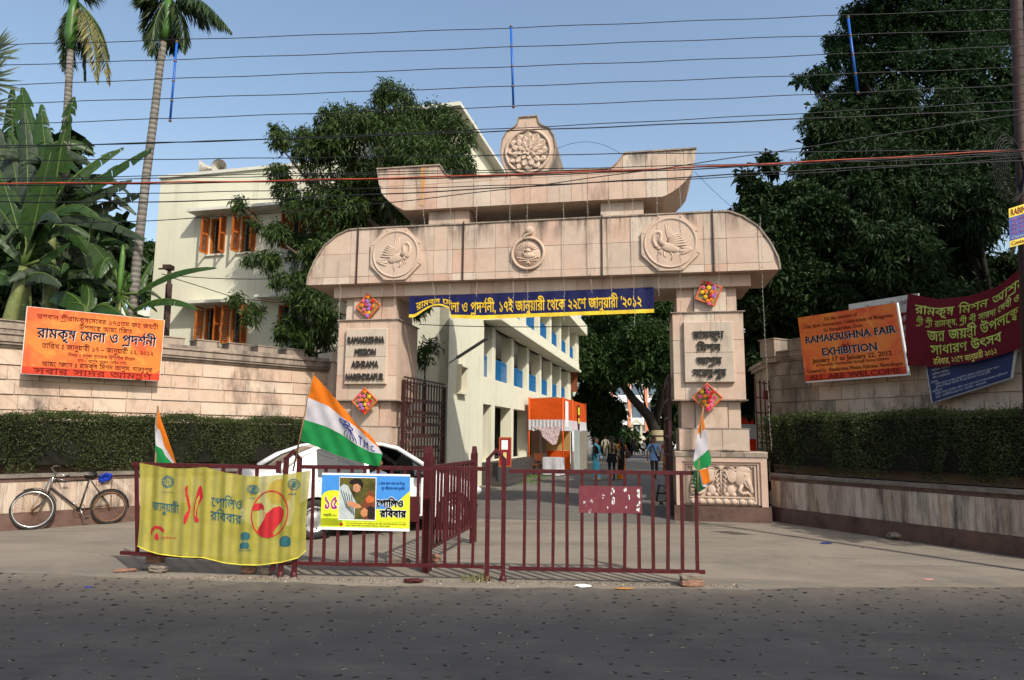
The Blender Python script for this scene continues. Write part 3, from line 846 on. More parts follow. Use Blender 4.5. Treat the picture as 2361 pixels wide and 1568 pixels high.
for t, z, w in (('রামকৃষ্ণ', 3.63, .60), ('মিশন', 3.37, .46), ('আশ্রম', 3.10, .48), ('নরেন্দ্রপুর', 2.86, .64)): gl(t, cR, z, .14, w, .035)
# ================================================================== boundary walls, planters
wl = Frame((-8.44, 11.63), 44.5)
wr = Frame((5.23, 13.83), -62.5)
def course_slab(m, x0, x1, z0, z1, k, lean=.028):
    c = .006
    v = [(x0, k, z0), (x1, k, z0), (x1, k, z1), (x0, k, z1), (x0 + c, k - lean, z0 + c), (x1 - c, k - lean, z0 + c), (x1 - c, k - .006, z1 - c), (x0 + c, k - .006, z1 - c)]
    m.add(v, [(4, 5, 6, 7), (0, 1, 5, 4), (1, 2, 6, 5), (2, 3, 7, 6), (3, 0, 4, 7)])
def wall_courses(root, fr, xa, xb, rows, k, dark=None, wmin=.45, wmax=.8, vis=-1e9):
    for i in range(len(rows) - 1):
        x = xa - random.uniform(0, .4)
        while x < xb:
            w_ = random.uniform(wmin, wmax); x1 = min(x + w_, xb)
            if xb - x1 < .15: x1 = xb
            if x1 > vis:
                m = MB(); course_slab(m, max(x, xa) + .003, x1 - .003, rows[i] + .002, rows[i + 1] - .002, k, random.uniform(.02, .036))
                m.build('stone_block', m_stone_dark if dark and dark((x + x1) / 2, i) else m_stone_wall, root, frame=fr)
            x = x1
random.seed(21)
lw = thing_in(wl, 'boundary_wall', 'left boundary wall of pink stone courses with crenellated mouldy coping', 'wall', 0, 1.4)
m = MB(); m.box(-7, 6.9, 1.2, 1.5, 0, 3.18); m.build('wall_core', m_stone_core, lw, frame=wl)
wall_courses(lw, wl, -5, 6.5, [1.46, 1.75, 2.03, 2.31, 2.58, 2.85, 3.17], 1.2, vis=-1.2)
m = MB()
for z0, z1, p in ((3.17, 3.22, .05), (3.22, 3.27, .10), (3.27, 3.40, .13), (3.40, 3.43, .16)): m.box(-7, 6.9, 1.2 - p, 1.55, z0, z1)
m.build('moulded_coping', m_stone_mould, lw, frame=wl)
m = MB(); m.box(-7, 6.9, 1.08, 1.55, 3.43, 3.50); m.build('parapet_base', m_stone_dark, lw, frame=wl)
m = MB(); m.box(-7, 1.4, 1.06, 1.55, 3.50, 3.64); m.box(-7, 1.4, 1.03, 1.58, 3.64, 3.665); m.build('top_coping', m_stone_mould, lw, frame=wl)
k8 = lambda x, y: ((550 + x / 1.8886) * .57642, (620 + y / 1.8886) * .57642)
def merlon(root, fr, a0, a1, k0, z0, z1, mat=None):
    m = MB(); m.box(a0, a1, k0, k0 + .42, z0, z1 - .02); m.box(a0 - .02, a1 + .02, k0 - .02, k0 + .44, z1 - .02, z1)
    xm = a0 + (a1 - a0) * .5
    o = m.build('merlon', mat or m_stone_mould, root, frame=fr)
for xa, xb in ((60, 250), (195, 355), (450, 605), (695, 840), (915, 1060), (1130, 1265)):
    if xa == 60: a0, a1 = 1.5, 2.25
    else: a0, a1 = wl.hit(*k8(xa, 1420), 1.1)[0], wl.hit(*k8(xb, 1420), 1.1)[0]
    merlon(lw, wl, a0, a1, 1.1, 3.50, 3.66)
m = MB(); m.box(6.55, 7.0, 1.0, 1.6, 0, 3.42); m.box(6.5, 7.05, .95, 1.65, 3.42, 3.66); m.build('end_pier', m_stone_wall, lw, frame=wl)
rows = [0.9, 1.46, 2.03, 2.58, 3.17]
for i in range(4):
    m = MB(); m.plate(6.56, 6.99, rows[i] + .004, rows[i + 1] - .004, .97, 1.0); m.build('pier_stone', m_stone_wall, lw, frame=wl)

rw = thing_in(wr, 'boundary_wall', 'right boundary wall of stone courses streaked black beside the gateway', 'wall', 0, 1.4)
m = MB(); m.box(-1.05, 12, 1.2, 1.5, 0, 3.3); m.build('wall_core', m_stone_core, rw, frame=wr)
wall_courses(rw, wr, -1.05, 9, [1.5, 1.8, 2.12, 2.41, 2.70, 3.0, 3.30], 1.2, dark=lambda x, i: x < .35, wmin=.3, wmax=.75)
m = MB()
for z0, z1, p in ((3.30, 3.34, .05), (3.34, 3.39, .10), (3.39, 3.50, .13), (3.50, 3.53, .16)): m.box(-1.05, 12, 1.2 - p, 1.55, z0, z1)
m.build('moulded_coping', m_stone_mould, rw, frame=wr)
m = MB(); m.box(-1.12, -.72, 1.0, 1.62, 3.42, 3.8); m.box(-1.1, -.74, 1.05, 1.6, 3.3, 3.42); m.box(-1.15, -.7, .97, 1.65, 3.8, 3.825); m.build('pier_cap', m_stone_mould, rw, frame=wr)
for a0 in (-.45, .3, 1.05, 1.8, 2.55, 3.3, 4.05, 4.8, 5.55): merlon(rw, wr, a0, a0 + .48, 1.1, 3.53, 3.76)
# low return wall with moulded top between the pier and the side gate
P0 = wr.w(-1.1, 1.35); P1 = g.w(2.3, 3.6)
def wall_between(root, P0, P1, z0, z1, th, mat, name='return_wall'):
    d = (P1 - P0); L = d.length; fr = Frame(P0, math.degrees(math.atan2(d.y, d.x)))
    m = MB(); m.box(0, L, -th / 2, th / 2, z0, z1); m.box(-.03, L, -th / 2 - .08, th / 2 + .08, z1, z1 + .08); m.box(-.03, L, -th / 2 - .12, th / 2 + .12, z1 + .08, z1 + .16)
    m.build(name, mat, root, frame=fr)
wall_between(rw, P0, P1, 0, 3.2, .3, m_stone, 'return_wall')

def planter(name, label, pts, seed, hgt=.92):
    random.seed(seed)
    root = thing(name, label, 'planter', (*pts[len(pts) // 2], 0), absolute=True)
    P = [Vector((p[0], p[1], 0)) for p in pts]
    # resample
    L = [0]
    for a, b in zip(P, P[1:]): L.append(L[-1] + (b - a).length)
    def at(s):
        s = max(0, min(L[-1], s))
        for i in range(len(P) - 1):
            if s <= L[i + 1] or i == len(P) - 2:
                t = (s - L[i]) / (L[i + 1] - L[i]); return P[i].lerp(P[i + 1], t)
    def nrm(s):
        d = at(s + .05) - at(s - .05); d.normalize(); return Vector((d.y, -d.x, 0))
    def band(nm, z0, z1, off, back, mat):
        m = MB(); n = int(L[-1] / .12); vs = []
        for i in range(n + 1):
            s = L[-1] * i / n; p = at(s); q = nrm(s)
            a = p + q * off; b = p - q * back
            vs += [(a.x, a.y, z0), (a.x, a.y, z1), (b.x, b.y, z1), (b.x, b.y, z0)]
        fs = []
        for i in range(n):
            for k in range(4):
                fs.append((i * 4 + k, i * 4 + (k + 1) % 4, i * 4 + 4 + (k + 1) % 4, i * 4 + 4 + k))
        fs += [(0, 1, 2, 3), (n * 4 + 3, n * 4 + 2, n * 4 + 1, n * 4)]
        m.add(vs, fs); m.build(nm, mat, root, fixn=True)
    band('plinth', 0, .28, .03, .1, m_plinth)
    band('planter_core', .28, .80, -.005, .1, m_stone_core)
    band('red_band', hgt - .13, hgt - .06, .012, .1, m_plinth)
    band('coping', hgt - .06, hgt, .045, .24, m_copeg)
    band('soil', hgt - .1, hgt - .03, -.24, 1.0, MATS['soil'])
    s = 0.0
    while s < L[-1] - .05:
        w_ = random.uniform(.085, .17); s1 = min(L[-1], s + w_)
        a, b = at(s + .002), at(s1 - .002); na, nb = nrm(s), nrm(s1); pr = random.uniform(.008, .02)
        z0, z1 = .285, hgt - .135
        v = [(*(a)[:2], z0), (*(b)[:2], z0), (*(b)[:2], z1), (*(a)[:2], z1)]
        v = [Vector(q) for q in v]; f4 = [v[0] + na * pr, v[1] + nb * pr, v[2] + nb * pr, v[3] + na * pr]
        m = MB(); m.add(v + f4, [(4, 5, 6, 7), (0, 1, 5, 4), (1, 2, 6, 5), (2, 3, 7, 6), (3, 0, 4, 7)]); m.build('stone_strip', m_planter, root)
        s = s1
    return root
plain('soil', (.05, .035, .025), .95)
pl = [wl.w(a, 0) for a in (-3.2, -1, 1, 2.6, 3.6)] + [wl.w(4.6, .0), wl.w(5.25, .1), wl.w(5.6, .35), wl.w(5.7, .7)]
planter('planter', 'left low planter wall of upright stone strips behind the bicycle', [(p.x, p.y) for p in pl], 31)
pr_ = [wr.w(-.42, .8), wr.w(-.36, .4), wr.w(-.15, .12), wr.w(.15, .01), wr.w(.6, 0), wr.w(2, 0), wr.w(4, 0), wr.w(6.5, 0), wr.w(9, 0)]
planter('planter', 'right low planter wall of upright stone strips in the shade', [(p.x, p.y) for p in pr_], 32, .93)

# ================================================================== roadside barrier
f = Frame((-.18, 8.1), -3)
def post(m, x, z0, z1, w=.045, y=0, lean=0): m.add(*box_pts(x - w / 2, x + w / 2, y - w / 2, y + w / 2, z0, z1, lean))
def box_pts(x0, x1, y0, y1, z0, z1, lean=0):
    v = [(x0, y0, z0), (x1, y0, z0), (x1, y1, z0), (x0, y1, z0), (x0 + lean, y0, z1), (x1 + lean, y0, z1), (x1 + lean, y1, z1), (x0 + lean, y1, z1)]
    return v, [(0, 3, 2, 1), (4, 5, 6, 7), (0, 1, 5, 4), (1, 2, 6, 5), (2, 3, 7, 6), (3, 0, 4, 7)]
def bars(root, xs, z0, z1, w=.03, fr=f, y=0):
    for xb, xt in xs:
        m = MB(); bend = random.uniform(-.006, .006); xm = (xb + xt) / 2 + bend
        for a, b, za, zb_ in ((xb, xm, z0, (z0 + z1) / 2), (xm, xt, (z0 + z1) / 2, z1)):
            v = [(a - w / 2, y - w / 2, za), (a + w / 2, y - w / 2, za), (a + w / 2, y + w / 2, za), (a - w / 2, y + w / 2, za), (b - w / 2, y - w / 2, zb_), (b + w / 2, y - w / 2, zb_), (b + w / 2, y + w / 2, zb_), (b - w / 2, y + w / 2, zb_)]
            m.add(v, [(0, 1, 5, 4), (1, 2, 6, 5), (2, 3, 7, 6), (3, 0, 4, 7)])
        m.build('bar', m_maroon, root, frame=fr)
def rail(root, nm, x0, x1, z, w=.045, z2=None, fr=f, y=0, mat=None):
    m = MB(); z2 = z if z2 is None else z2; h = w / 2
    v = [(x0, y - h, z - h), (x0, y + h, z - h), (x0, y + h, z + h), (x0, y - h, z + h), (x1, y - h, z2 - h), (x1, y + h, z2 - h), (x1, y + h, z2 + h), (x1, y - h, z2 + h)]
    m.add(v, [(0, 3, 2, 1), (4, 5, 6, 7), (0, 1, 5, 4), (1, 2, 6, 5), (2, 3, 7, 6), (3, 0, 4, 7)][:2] + [(0, 1, 5, 4), (1, 2, 6, 5), (2, 3, 7, 6), (3, 0, 4, 7)]); return m.build(nm, mat or m_maroon, root, frame=fr, fixn=True)
def arch_posts(root, x0, x1, zt=1.36, peak=1.46, w=.05, fr=f, base=True, y=0):
    for x in (x0, x1):
        m = MB(); m.box(x - w / 2, x + w / 2, y - w / 2, y + w / 2, 0, zt)
        if base: m.lathe([(.044, 0), (.04, .03), (.033, .06), (.0, .06)], (x, y, 0), 8)
        m.build('post', m_maroon, root, frame=fr)
    xm = (x0 + x1) / 2; m = MB(); h = w / 2
    for a, b in ((x0 - h, xm), (x1 + h, xm)):
        s_ = 1 if a < b else -1
        v = [(a, y - h, zt - .01), (a + s_ * w, y - h, zt - .01), (b, y - h, peak - w), (b, y - h, peak)]
        v += [(q[0], y + h, q[2]) for q in v]
        m.add(v, [(0, 1, 2, 3), (7, 6, 5, 4), (0, 4, 5, 1), (1, 5, 6, 2), (2, 6, 7, 3), (3, 7, 4, 0)])
    m.build('pointed_top', m_maroon, root, frame=fr, fixn=True)
    m = MB(); m.box(x0, x1, y - .015, y + .015, .13, .165); m.build('crosspiece', m_maroon, root, frame=fr)
random.seed(5)
GB = 'maroon barrier sections along the road edge'
bl = thing_in(f, 'barrier', 'left maroon barrier section behind the yellow cloth banner', 'barrier', -3.4, group=GB)
rail(bl, 'top_rail', -4.37, -2.58, 1.265, .045, 1.245); rail(bl, 'bottom_rail', -4.42, -2.55, .235, .04, .17)
bars(bl, [(-4.22, -4.32)] + [(-4.05 + .205 * i, -4.07 + .205 * i) for i in range(7)], .25, 1.25, .034)
for z0 in (1.18, .06): m = MB(); m.box(-2.60, -2.56, -.03, .03, z0, z0 + .14); m.build('hinge', m_maroon, bl, frame=f)
bp = thing_in(f, 'barrier_post', 'maroon double post with pointed top between cloth and poster', 'post', -2.42, group='double posts with pointed tops')
arch_posts(bp, -2.49, -2.33)
bm_ = thing_in(f, 'barrier', 'middle maroon barrier section carrying the blue and green poster', 'barrier', -1.2, group=GB)
rail(bm_, 'top_rail', -2.3, -.12, 1.255); rail(bm_, 'bottom_rail', -2.3, -.12, .155, .04)
k1 = lambda x, y: ((1100 + x / 2.361) * .57642, (1780 + y / 2.361) * .57642)
xt = [363, 483, 600, 728, 850, 975, 1105, 1230, 1357, 1620, 1745, 1882]; xb = [335, 458, 587, 712, 835, 955, 1090, 1218, 1345, 1603, 1735, 1865]
bars(bm_, [(f.hit(*k1(b, 1110))[0], f.hit(*k1(t, 230))[0]) for b, t in zip(xb, xt)], .165, 1.245, .032)
x0, z0 = f.hit(*k1(1275, 722)); x1, z1 = f.hit(*k1(1373, 485)); m = MB(); m.box(x0 - .1, x1, -.03, -.022, z0, z1); m.build('sheet_plate', m_maroon, bm_, frame=f)
bc = thing_in(f, 'barrier_post', 'maroon double post with pointed top left of the crossing gate', 'post', 0, group='double posts with pointed tops')
arch_posts(bc, -.085, .10, 1.38, 1.5)
# swinging crossing gate on the right
br = thing_in(f, 'barrier', 'right maroon barrier gate with scraped paint plate resting on bricks', 'barrier', 1.2, group=GB)
k2 = lambda x, y: ((1900 + x / 2.34) * .57642, (1750 + y / 2.34) * .57642)
rail(br, 'top_rail', .165, 2.33, 1.235); rail(br, 'bottom_rail', .165, 2.38, .14, .042)
xt = [467, 600, 733, 866, 1000, 1133, 1266, 1400, 1532, 1665, 1800, 1930, 2070]; xb = [458, 592, 728, 862, 1000, 1133, 1266, 1400, 1538, 1670, 1805, 1942, 2082]
bars(br, [(f.hit(*k2(b, 1240))[0], f.hit(*k2(t, 320))[0]) for b, t in zip(xb, xt)], .15, 1.225, .036)
s = NT('scraped_plate')
a_ = s.noise(7, 6, .75); b_ = s.noise(2.1, 3, .6, stretch=(2.2, 1, .8)); 
kk = s.math('MULTIPLY', s.ramp(a_, .56, .6), s.ramp(b_, .54, .58))
s.col(s.mix(kk, s.mix(s.ramp(s.noise(11, 5), .3, .7), (.115, .02, .03), (.165, .035, .045)), (.60, .62, .62))); m_plate = s.set(.5, 0, .35)
x0, z0 = f.hit(*k2(972, 702)); x1, z1 = f.hit(*k2(1557, 457))
m = MB(); m.box(x0, x1, -.03, -.024, z0, z1); pt = m.build('sheet_plate', m_plate, br, frame=f)
m_flake = plain('old_white_paint', (.62, .64, .64), .6, var=.1)
random.seed(8)
for (cx, cy, wx, wz, n_) in ((1285, 500, 28, 45, 9), (1290, 585, 24, 50, 9), (1528, 520, 22, 60, 12), (1525, 640, 22, 60, 10), (1410, 490, 25, 18, 5), (1200, 555, 14, 35, 4), (1440, 560, 12, 30, 3), (1410, 655, 8, 22, 3), (1240, 650, 8, 10, 2)):
    m = MB()
    for i in range(n_):
        ax, az = f.hit(*k2(cx + random.uniform(-wx, wx) * .6, cy + random.uniform(-wz, wz) * .6))
        r1, r2 = random.uniform(.003, .011), random.uniform(.005, .022); th0 = random.uniform(0, 6)
        ring = [(ax + r1 * math.cos(th0 + k * .9) * random.uniform(.6, 1.3), az + r2 * math.sin(th0 + k * .9) * random.uniform(.6, 1.3)) for k in range(7)]
        m.add([(q[0], -.0315 - .0003 * i, q[1]) for q in ring], [tuple(range(7))])
    m.build('paint_patch', m_flake, pt, frame=f)
# inner barrier running back towards the car
P0 = Vector((-1.02, 8.55, 0)); P1 = Vector((-.56, 10.95, 0)); dv = P1 - P0
fs_ = Frame(P0, math.degrees(math.atan2(dv.y, dv.x))); Ls = dv.length
bs = thing_in(fs_, 'barrier', 'inner maroon barrier section running back past the car bonnet', 'barrier', Ls / 2)
m = MB(); m.box(-.04, .04, -.045, .045, .0, 1.42); m.prism([(-.04, 1.42), (.04, 1.42), (.0, 1.5)], -.045, .045); m.build('post', m_maroon, bs, frame=fs_, fixn=True)
for x in (.13, Ls - .16, Ls):
    m = MB(); m.box(x - .03, x + .03, -.03, .03, 0, 1.36); m.build('post', m_maroon, bs, frame=fs_)
for x in (.07, Ls - .08):
    m = MB(); m.prism([(x - .08, 1.36), (x, 1.36), (x + .08, 1.36), (x + .03, 1.47), (x - .03, 1.47)][::-1], -.028, .028); m.build('pointed_top', m_maroon, bs, frame=fs_, fixn=True)
rail(bs, 'top_rail', .1, Ls - .1, 1.24, fr=fs_); rail(bs, 'bottom_rail', .1, Ls - .1, .26, .04, fr=fs_)
bars(bs, [(x, x) for x in np.linspace(.28, Ls - .28, 13)], .27, 1.23, .03, fr=fs_)

# ================================================================== boards and banners
class Quad:
    """flat board from its four corners in the frame's plane"""
    def __init__(s, fr, k, tl, tr, br, bl):
        s.fr = fr; s.k = k; s.c = [fr.hit(*p, k) for p in (tl, tr, br, bl)]
    def P(s, u, v, d=0.0):
        """u to the right, v downwards"""
        (a, b, c, e) = s.c
        x = (a[0] * (1 - u) + b[0] * u) * (1 - v) + (e[0] * (1 - u) + c[0] * u) * v
        z = (a[1] * (1 - u) + b[1] * u) * (1 - v) + (e[1] * (1 - u) + c[1] * u) * v
        return s.fr.w(x, s.k - d, z)
    def plate(s, name, u0, u1, v0, v1, d0, d1, mat, parent):
        q = [(u0, v0), (u1, v0), (u1, v1), (u0, v1)]
        v = [s.P(a, b, d1) for a, b in q] + [s.P(a, b, d0) for a, b in q]
        m = MB(); m.add(v, [(3, 2, 1, 0), (4, 5, 6, 7), (0, 1, 5, 4), (1, 2, 6, 5), (2, 3, 7, 6), (3, 0, 4, 7)]); return m.build(name, mat, parent, fixn=True)
    def text(s, t, u0, u1, v, h, mat, parent, d=.014, bold=0.0, serif=False, name='lettering'):
        return letters(t, lambda a, b: s.P(a, -b, d), u0, -v, u1 - u0, h, mat, parent, name, bold=bold, serif=serif)
    def poly(s, name, pts, d, mat, parent):
        m = MB(); m.add([s.P(a, b, d) for a, b in pts], [tuple(range(len(pts)))[::-1]]); return m.build(name, mat, parent)
ink_navy = plain('navy_ink', (.012, .012, .045), .5, var=.02); ink_maroon = plain('maroon_ink', (.16, .02, .015), .5, var=.02)
ink_dark = plain('dark_brown_ink', (.06, .012, .012), .5, var=.02); ink_white = plain('white_ink', (.78, .78, .76), .5, var=.02)
ink_red = plain('red_ink', (.30, .018, .01), .5, var=.02); ink_grn = plain('lime_paint', (.42, .50, .10), .6, var=.15); ink_yel = plain('yellow_paint', (.70, .46, .02), .55, var=.12)
def fire_mat(name, seed):
    s = NT(name); p = s.pos(); a = s.noise(1.6, 4, .55, dist=.6); b = s.noise(3.4, 5, .6, dist=.8)
    o = s.mix(s.ramp(a, .38, .58), (.62, .08, .02), (.68, .17, .025)); o = s.mix(s.ramp(b, .54, .74, 0, .7), o, (.72, .32, .045)); s.col(o); return s.set(.42, 0, .4)
m_fire = fire_mat('fire_print', 1)
m_sheet = plain('white_sheet_metal', (.62, .62, .60), .5, var=.06)
# left
q = Quad(wl, .94, (62, 706), (380, 738), (368, 879), (47, 862))
lb = thing('sign_board', 'orange board with Bengali fair notice on the left wall', 'sign', tuple(q.P(.5, 1)), absolute=True)
q.plate('board', 0, 1, 0, 1, 0, .03, m_sheet, lb) if False else None
q.plate('board', 0, 1, 0, 1, -.03, .006, m_sheet, lb); q.plate('printed_face', .004, .996, .006, .994, 0, .0085, m_fire, lb)
q.plate('red_strip', .004, .996, .885, .994, 0, .0105, plain('red_print', (.50, .04, .012), .45, var=.15), lb)
for t, u0, u1, v, h, mt, bd in (('ভগবান শ্রীরামকৃষ্ণদেবের ১৭৫তম জন্ম জয়ন্তী', .07, .95, .165, .07, ink_maroon, .012), ('উপলক্ষে আয়োজিত', .36, .75, .275, .07, ink_maroon, .012),
        ('তারিখ ঃ জানুয়ারী ১৭ – জানুয়ারী ২২, ২০১২', .12, .93, .60, .075, ink_dark, .014), ('বিষয় ঃ মনুষ্য প্রচেষ্টায় স্থিতিশীল উন্নয়ন', .30, .79, .70, .048, ink_maroon, .01),
        ('স্থান ঃ আশ্রম প্রাঙ্গন (মেইন গেট)', .37, .73, .775, .045, ink_maroon, .01), ('আয়োজনে ঃ রামকৃষ্ণ মিশন আশ্রম, নরেন্দ্রপুর', .13, .93, .865, .068, ink_dark, .014), ('সবার সাদর আমন্ত্রণ', .08, .93, .98, .085, ink_red, .02)):
    q.text(t, u0, u1, v, h, mt, lb, bold=bd)
q.text('রামকৃষ্ণ মেলা ও প্রদর্শনী', .085, .945, .452, .145, ink_white, lb, .0125, .03); q.text('রামকৃষ্ণ মেলা ও প্রদর্শনী', .08, .94, .445, .145, ink_navy, lb, .014, .035)
# right
q = Quad(wr, .86, (1840, 733), (2065, 698), (2092, 862), (1858, 880))
rb = thing('sign_board', 'orange board reading Fair and Exhibition on the right wall', 'sign', tuple(q.P(.5, 1)), absolute=True)
rb['label'] = 'orange English fair and exhibition board on the right wall'
q.plate('board', 0, 1.012, 0, 1.02, -.05, .004, m_sheet, rb); q.plate('printed_face', .0, 1, .0, .997, 0, .0065, m_fire, rb)
q.plate('red_strip', .0, 1, .9, .997, 0, .0085, MATS['red_print'], rb)
for t, u0, u1, v, h, mt, bd, sf in (('On the occasion of', .29, .63, .105, .05, ink_maroon, .012, True), ('175th Birth Anniversary Celebrations of Bhagawan', .04, .96, .19, .05, ink_maroon, .012, True), ('Sri Ramakrishna Deva', .27, .67, .275, .05, ink_maroon, .012, True),
        ('and', .44, .51, .52, .045, ink_maroon, .012, True), ('January 17 to January 22, 2012', .11, .90, .725, .062, ink_dark, .02, True), ('on Sustainable Development through Human Initiative', .14, .87, .785, .04, ink_maroon, .012, True),
        ('Organised by : Ramakrishna Mission Ashrama, Narendrapur', .03, .98, .875, .052, ink_dark, .012, True), ('ALL ARE WELCOME', .05, .96, .985, .072, ink_red, .015, True)):
    q.text(t, u0, u1, v, h, mt, rb, bold=bd, serif=sf)
for d_, du, mt in ((.0105, .006, ink_white), (.013, 0, ink_navy)):
    q.text('RAMAKRISHNA FAIR', .055 + du, .965 + du, .415 + du, .095, mt, rb, d_, .035, True); q.text('EXHIBITION', .22 + du, .78 + du, .63 + du, .1, mt, rb, d_, .035, True)
# white institute sign behind
q = Quad(wr, 1.03, (1957, 702), (2118, 676), (2126, 842), (1966, 855))
ws = thing('sign_board', 'white institute sign half hidden behind the orange English board', 'sign', tuple(q.P(.5, 1)), absolute=True)
q.plate('board', 0, 1, 0, 1, -.02, .008, plain('grey_white_print', (.46, .45, .42), .5, var=.1), ws)
q.text('রামকৃষ্ণ মিশন আশ্রম কমার্শিয়াল ইনস্টিটিউট', .12, .97, .135, .055, ink_maroon, ws, bold=.012)
q.plate('pink_panel', .02, .98, .6, .96, 0, .011, plain('salmon_print', (.55, .20, .13), .5, var=.1), ws); q.plate('maroon_badge', .70, .9, .24, .42, 0, .011, ink_maroon, ws); q.text('ভর্তি', .73, .87, .37, .06, ink_white, ws, .015); q.text('প্রশিক্ষণ', .62, .95, .55, .05, ink_dark, ws, .015)
# maroon cloth banner
tx = [2093, 2164, 2238, 2297, 2361, 2500]; ty = [677, 690, 682, 662, 613, 470]; by = [843, 846, 836, 822, 800, 742]
def mar(u, v, d=0.0):
    x = 2093 + (2500 - 2093) * u; yt = np.interp(x, tx, ty); yb_ = np.interp(x, tx, by)
    sm = .5 * (1 - math.cos(math.pi * u)); 
    kx = .84 + .02 * math.sin(v * 14 + u * 9) * (.4 + u) + .025 * math.sin(u * 17 + v * 5)
    a, z = wr.hit(x - 5 * math.sin(v * 3.1), yt + (yb_ - yt) * v, kx); return wr.w(a, kx - d, z)
mb_ = thing('cloth_banner', 'maroon cloth banner with lime Bengali lettering sagging over the right wall', 'banner', tuple(mar(.3, 1)), absolute=True)
m = MB(); m.grid(lambda u, v: mar(u, v), 60, 24); m.build('cloth', cloth('maroon_cloth', (.115, .010, .018), .2), mb_)
for t, u0, u1, v, h, mt, bd, c_ in (('রামকৃষ্ণ মিশন আশ্রম, নরেন্দ্রপুর', .05, .98, .25, .12, ink_grn, .02, .03), ('শ্রী শ্রী রামকৃষ্ণ, শ্রী শ্রী সারদা দেবী ও স্বামী বিবেকানন্দের', .06, .95, .41, .09, ink_grn, .018, .03), ('জন্ম জয়ন্তী উপলক্ষে', .125, .64, .62, .145, ink_grn, .022, .03), ('সাধারণ উৎসব', .14, .54, .815, .13, ink_grn, .022, .03), ('রবিবার, ২২শে জানুয়ারী ২০১২', .15, .51, .965, .085, plain('pale_yellow_paint', (.62, .56, .12), .6), .018, .03)):
    letters(t, lambda a, b: mar(a, -b, .008), u0, -v, u1 - u0, h, mt, mb_, bold=bd, cuts=c_)
# blue printed banner under it
q = Quad(wr, .98, (2128, 790), (2352, 745), (2334, 872), (2150, 930))
bb = thing('printed_banner', 'dark blue printed notice with tiny white lines below the maroon cloth', 'banner', tuple(q.P(.5, 1)), absolute=True)
q.plate('sheet', 0, 1, 0, 1, 0, .006, plain('blue_print', (.010, .022, .10), .45, var=.25, scale=2), bb)
m_grey = plain('grey_frame', (.30, .30, .29), .5)
m = MB(); m.bar(q.P(0, 0, .01), q.P(0, 1, .01), .02); m.bar(q.P(0, 1, .01), q.P(1, 1, .01), .02); m.bar(q.P(1, 0, .01), q.P(1, 1, .01), .035); m.build('frame', m_grey, bb)
ink_pale = plain('pale_ink', (.45, .48, .52), .5)
for i, (t, u0, u1, v) in enumerate((('ডিজিটাল ক্যামেরা ভিডিওগ্রাফী', .52, .92, .46), ('বেসিক ওয়েল্ডিং', .06, .28, .50), ('বেসিক ওয়ারিং', .06, .26, .565), ('হ্যান্ড এমব্রয়ডারী', .06, .27, .62), ('যোগ্যতাঃ', .03, .12, .69), ('যাদের ন্যূনতম ১৪ বছর স্কুলছুট শিশু শ্রমিকেরা প্রশিক্ষণের সুযোগ পাবেন', .08, .84, .735), ('প্রশিক্ষণ বিষয়ে ভিত্তিক শিক্ষার যোগ্যতা পঞ্চম শ্রেণী', .08, .74, .785), ('সার্টিফিকেটঃ', .03, .16, .84), ('কেন্দ্রীয় সরকার নির্ধারিত পরীক্ষা গ্রহণ করেন NCVT-MES কোর্সের সার্টিফিকেট', .06, .94, .89), ('সব সার্টিফিকেশন টেস্টিং দেবেন', .06, .7, .945))):
    q.text(t, u0, u1, v, .032, ink_pale, bb)
# yellow and blue poster on the pole
q = Quad(Frame((6.3, 8.4), -12), 0, (2325, 482), (2420, 452), (2424, 545), (2328, 571))
yp = thing('poster', 'yellow and blue coaching poster hanging from the brown pole', 'poster', tuple(q.P(.5, 1)), absolute=True)
q.plate('sheet', 0, 1, 0, 1, 0, .006, plain('blue_poster', (.05, .08, .30), .5, var=.2), yp); q.plate('yellow_strip', 0, 1, 0, .24, .0, .009, plain('yellow_print', (.75, .58, .06), .5), yp); q.plate('yellow_strip', 0, 1, .84, 1, .0, .009, MATS['yellow_print'], yp)
q.text('RABINDRA GAN', .04, 1.0, .2, .15, ink_red, yp, .013, .03); q.text('Contact : 2725-', .03, .8, .96, .09, ink_red, yp, .013, .02); q.text('Classes with', .04, .6, .8, .07, ink_pale, yp, .012)
for i in range(4): q.text('নাচ গান আবৃত্তি অঙ্কন', .05, .95, .36 + .11 * i, .07, plain('pink_ink', (.6, .2, .4), .5), yp, .012, .015)

# navy banner under the lintel
def nav(u, v, d=0.0):
    x = 943 + (1508 - 943) * u; yt = 684 + (662 - 684) * u; yb_ = np.interp(u, [0, .12, .3, 1], [728, 728, 731, 716])
    if u < .17: yb_ -= (0 if u < .02 else 26 * math.sin(math.pi * min(1, max(0, (u - .02) / .2))) ** 1.2)
    k = -.02 + .012 * math.sin(u * 40) * v + .008 * math.sin(u * 93)
    a, z = g.hit(x, yt + (yb_ - yt) * v, k); return g.w(a, k - d, z)
nb = thing('cloth_banner', 'navy cloth banner with yellow Bengali lettering under the lintel', 'banner', tuple(nav(.5, 1)), absolute=True)
m = MB(); m.grid(lambda u, v: nav(u, v), 110, 5); m.build('cloth', cloth('navy_cloth', (.012, .014, .07), .05, rough=.5), nb)
m = MB(); m.grid(lambda u, v: nav(u, .93 + v * .16, .004), 110, 1); m.build('yellow_fringe', plain('yellow_fringe', (.72, .50, .03), .7), nb)
letters('রামকৃষ্ণ মেলা ও প্রদর্শনী, ১৭ই জানুয়ারী থেকে ২২শে জানুয়ারী ’২০১২', lambda a, b: nav(a, -b, .006), .03, -.80, .92, .44, ink_yel, nb, bold=.035, cuts=.01)

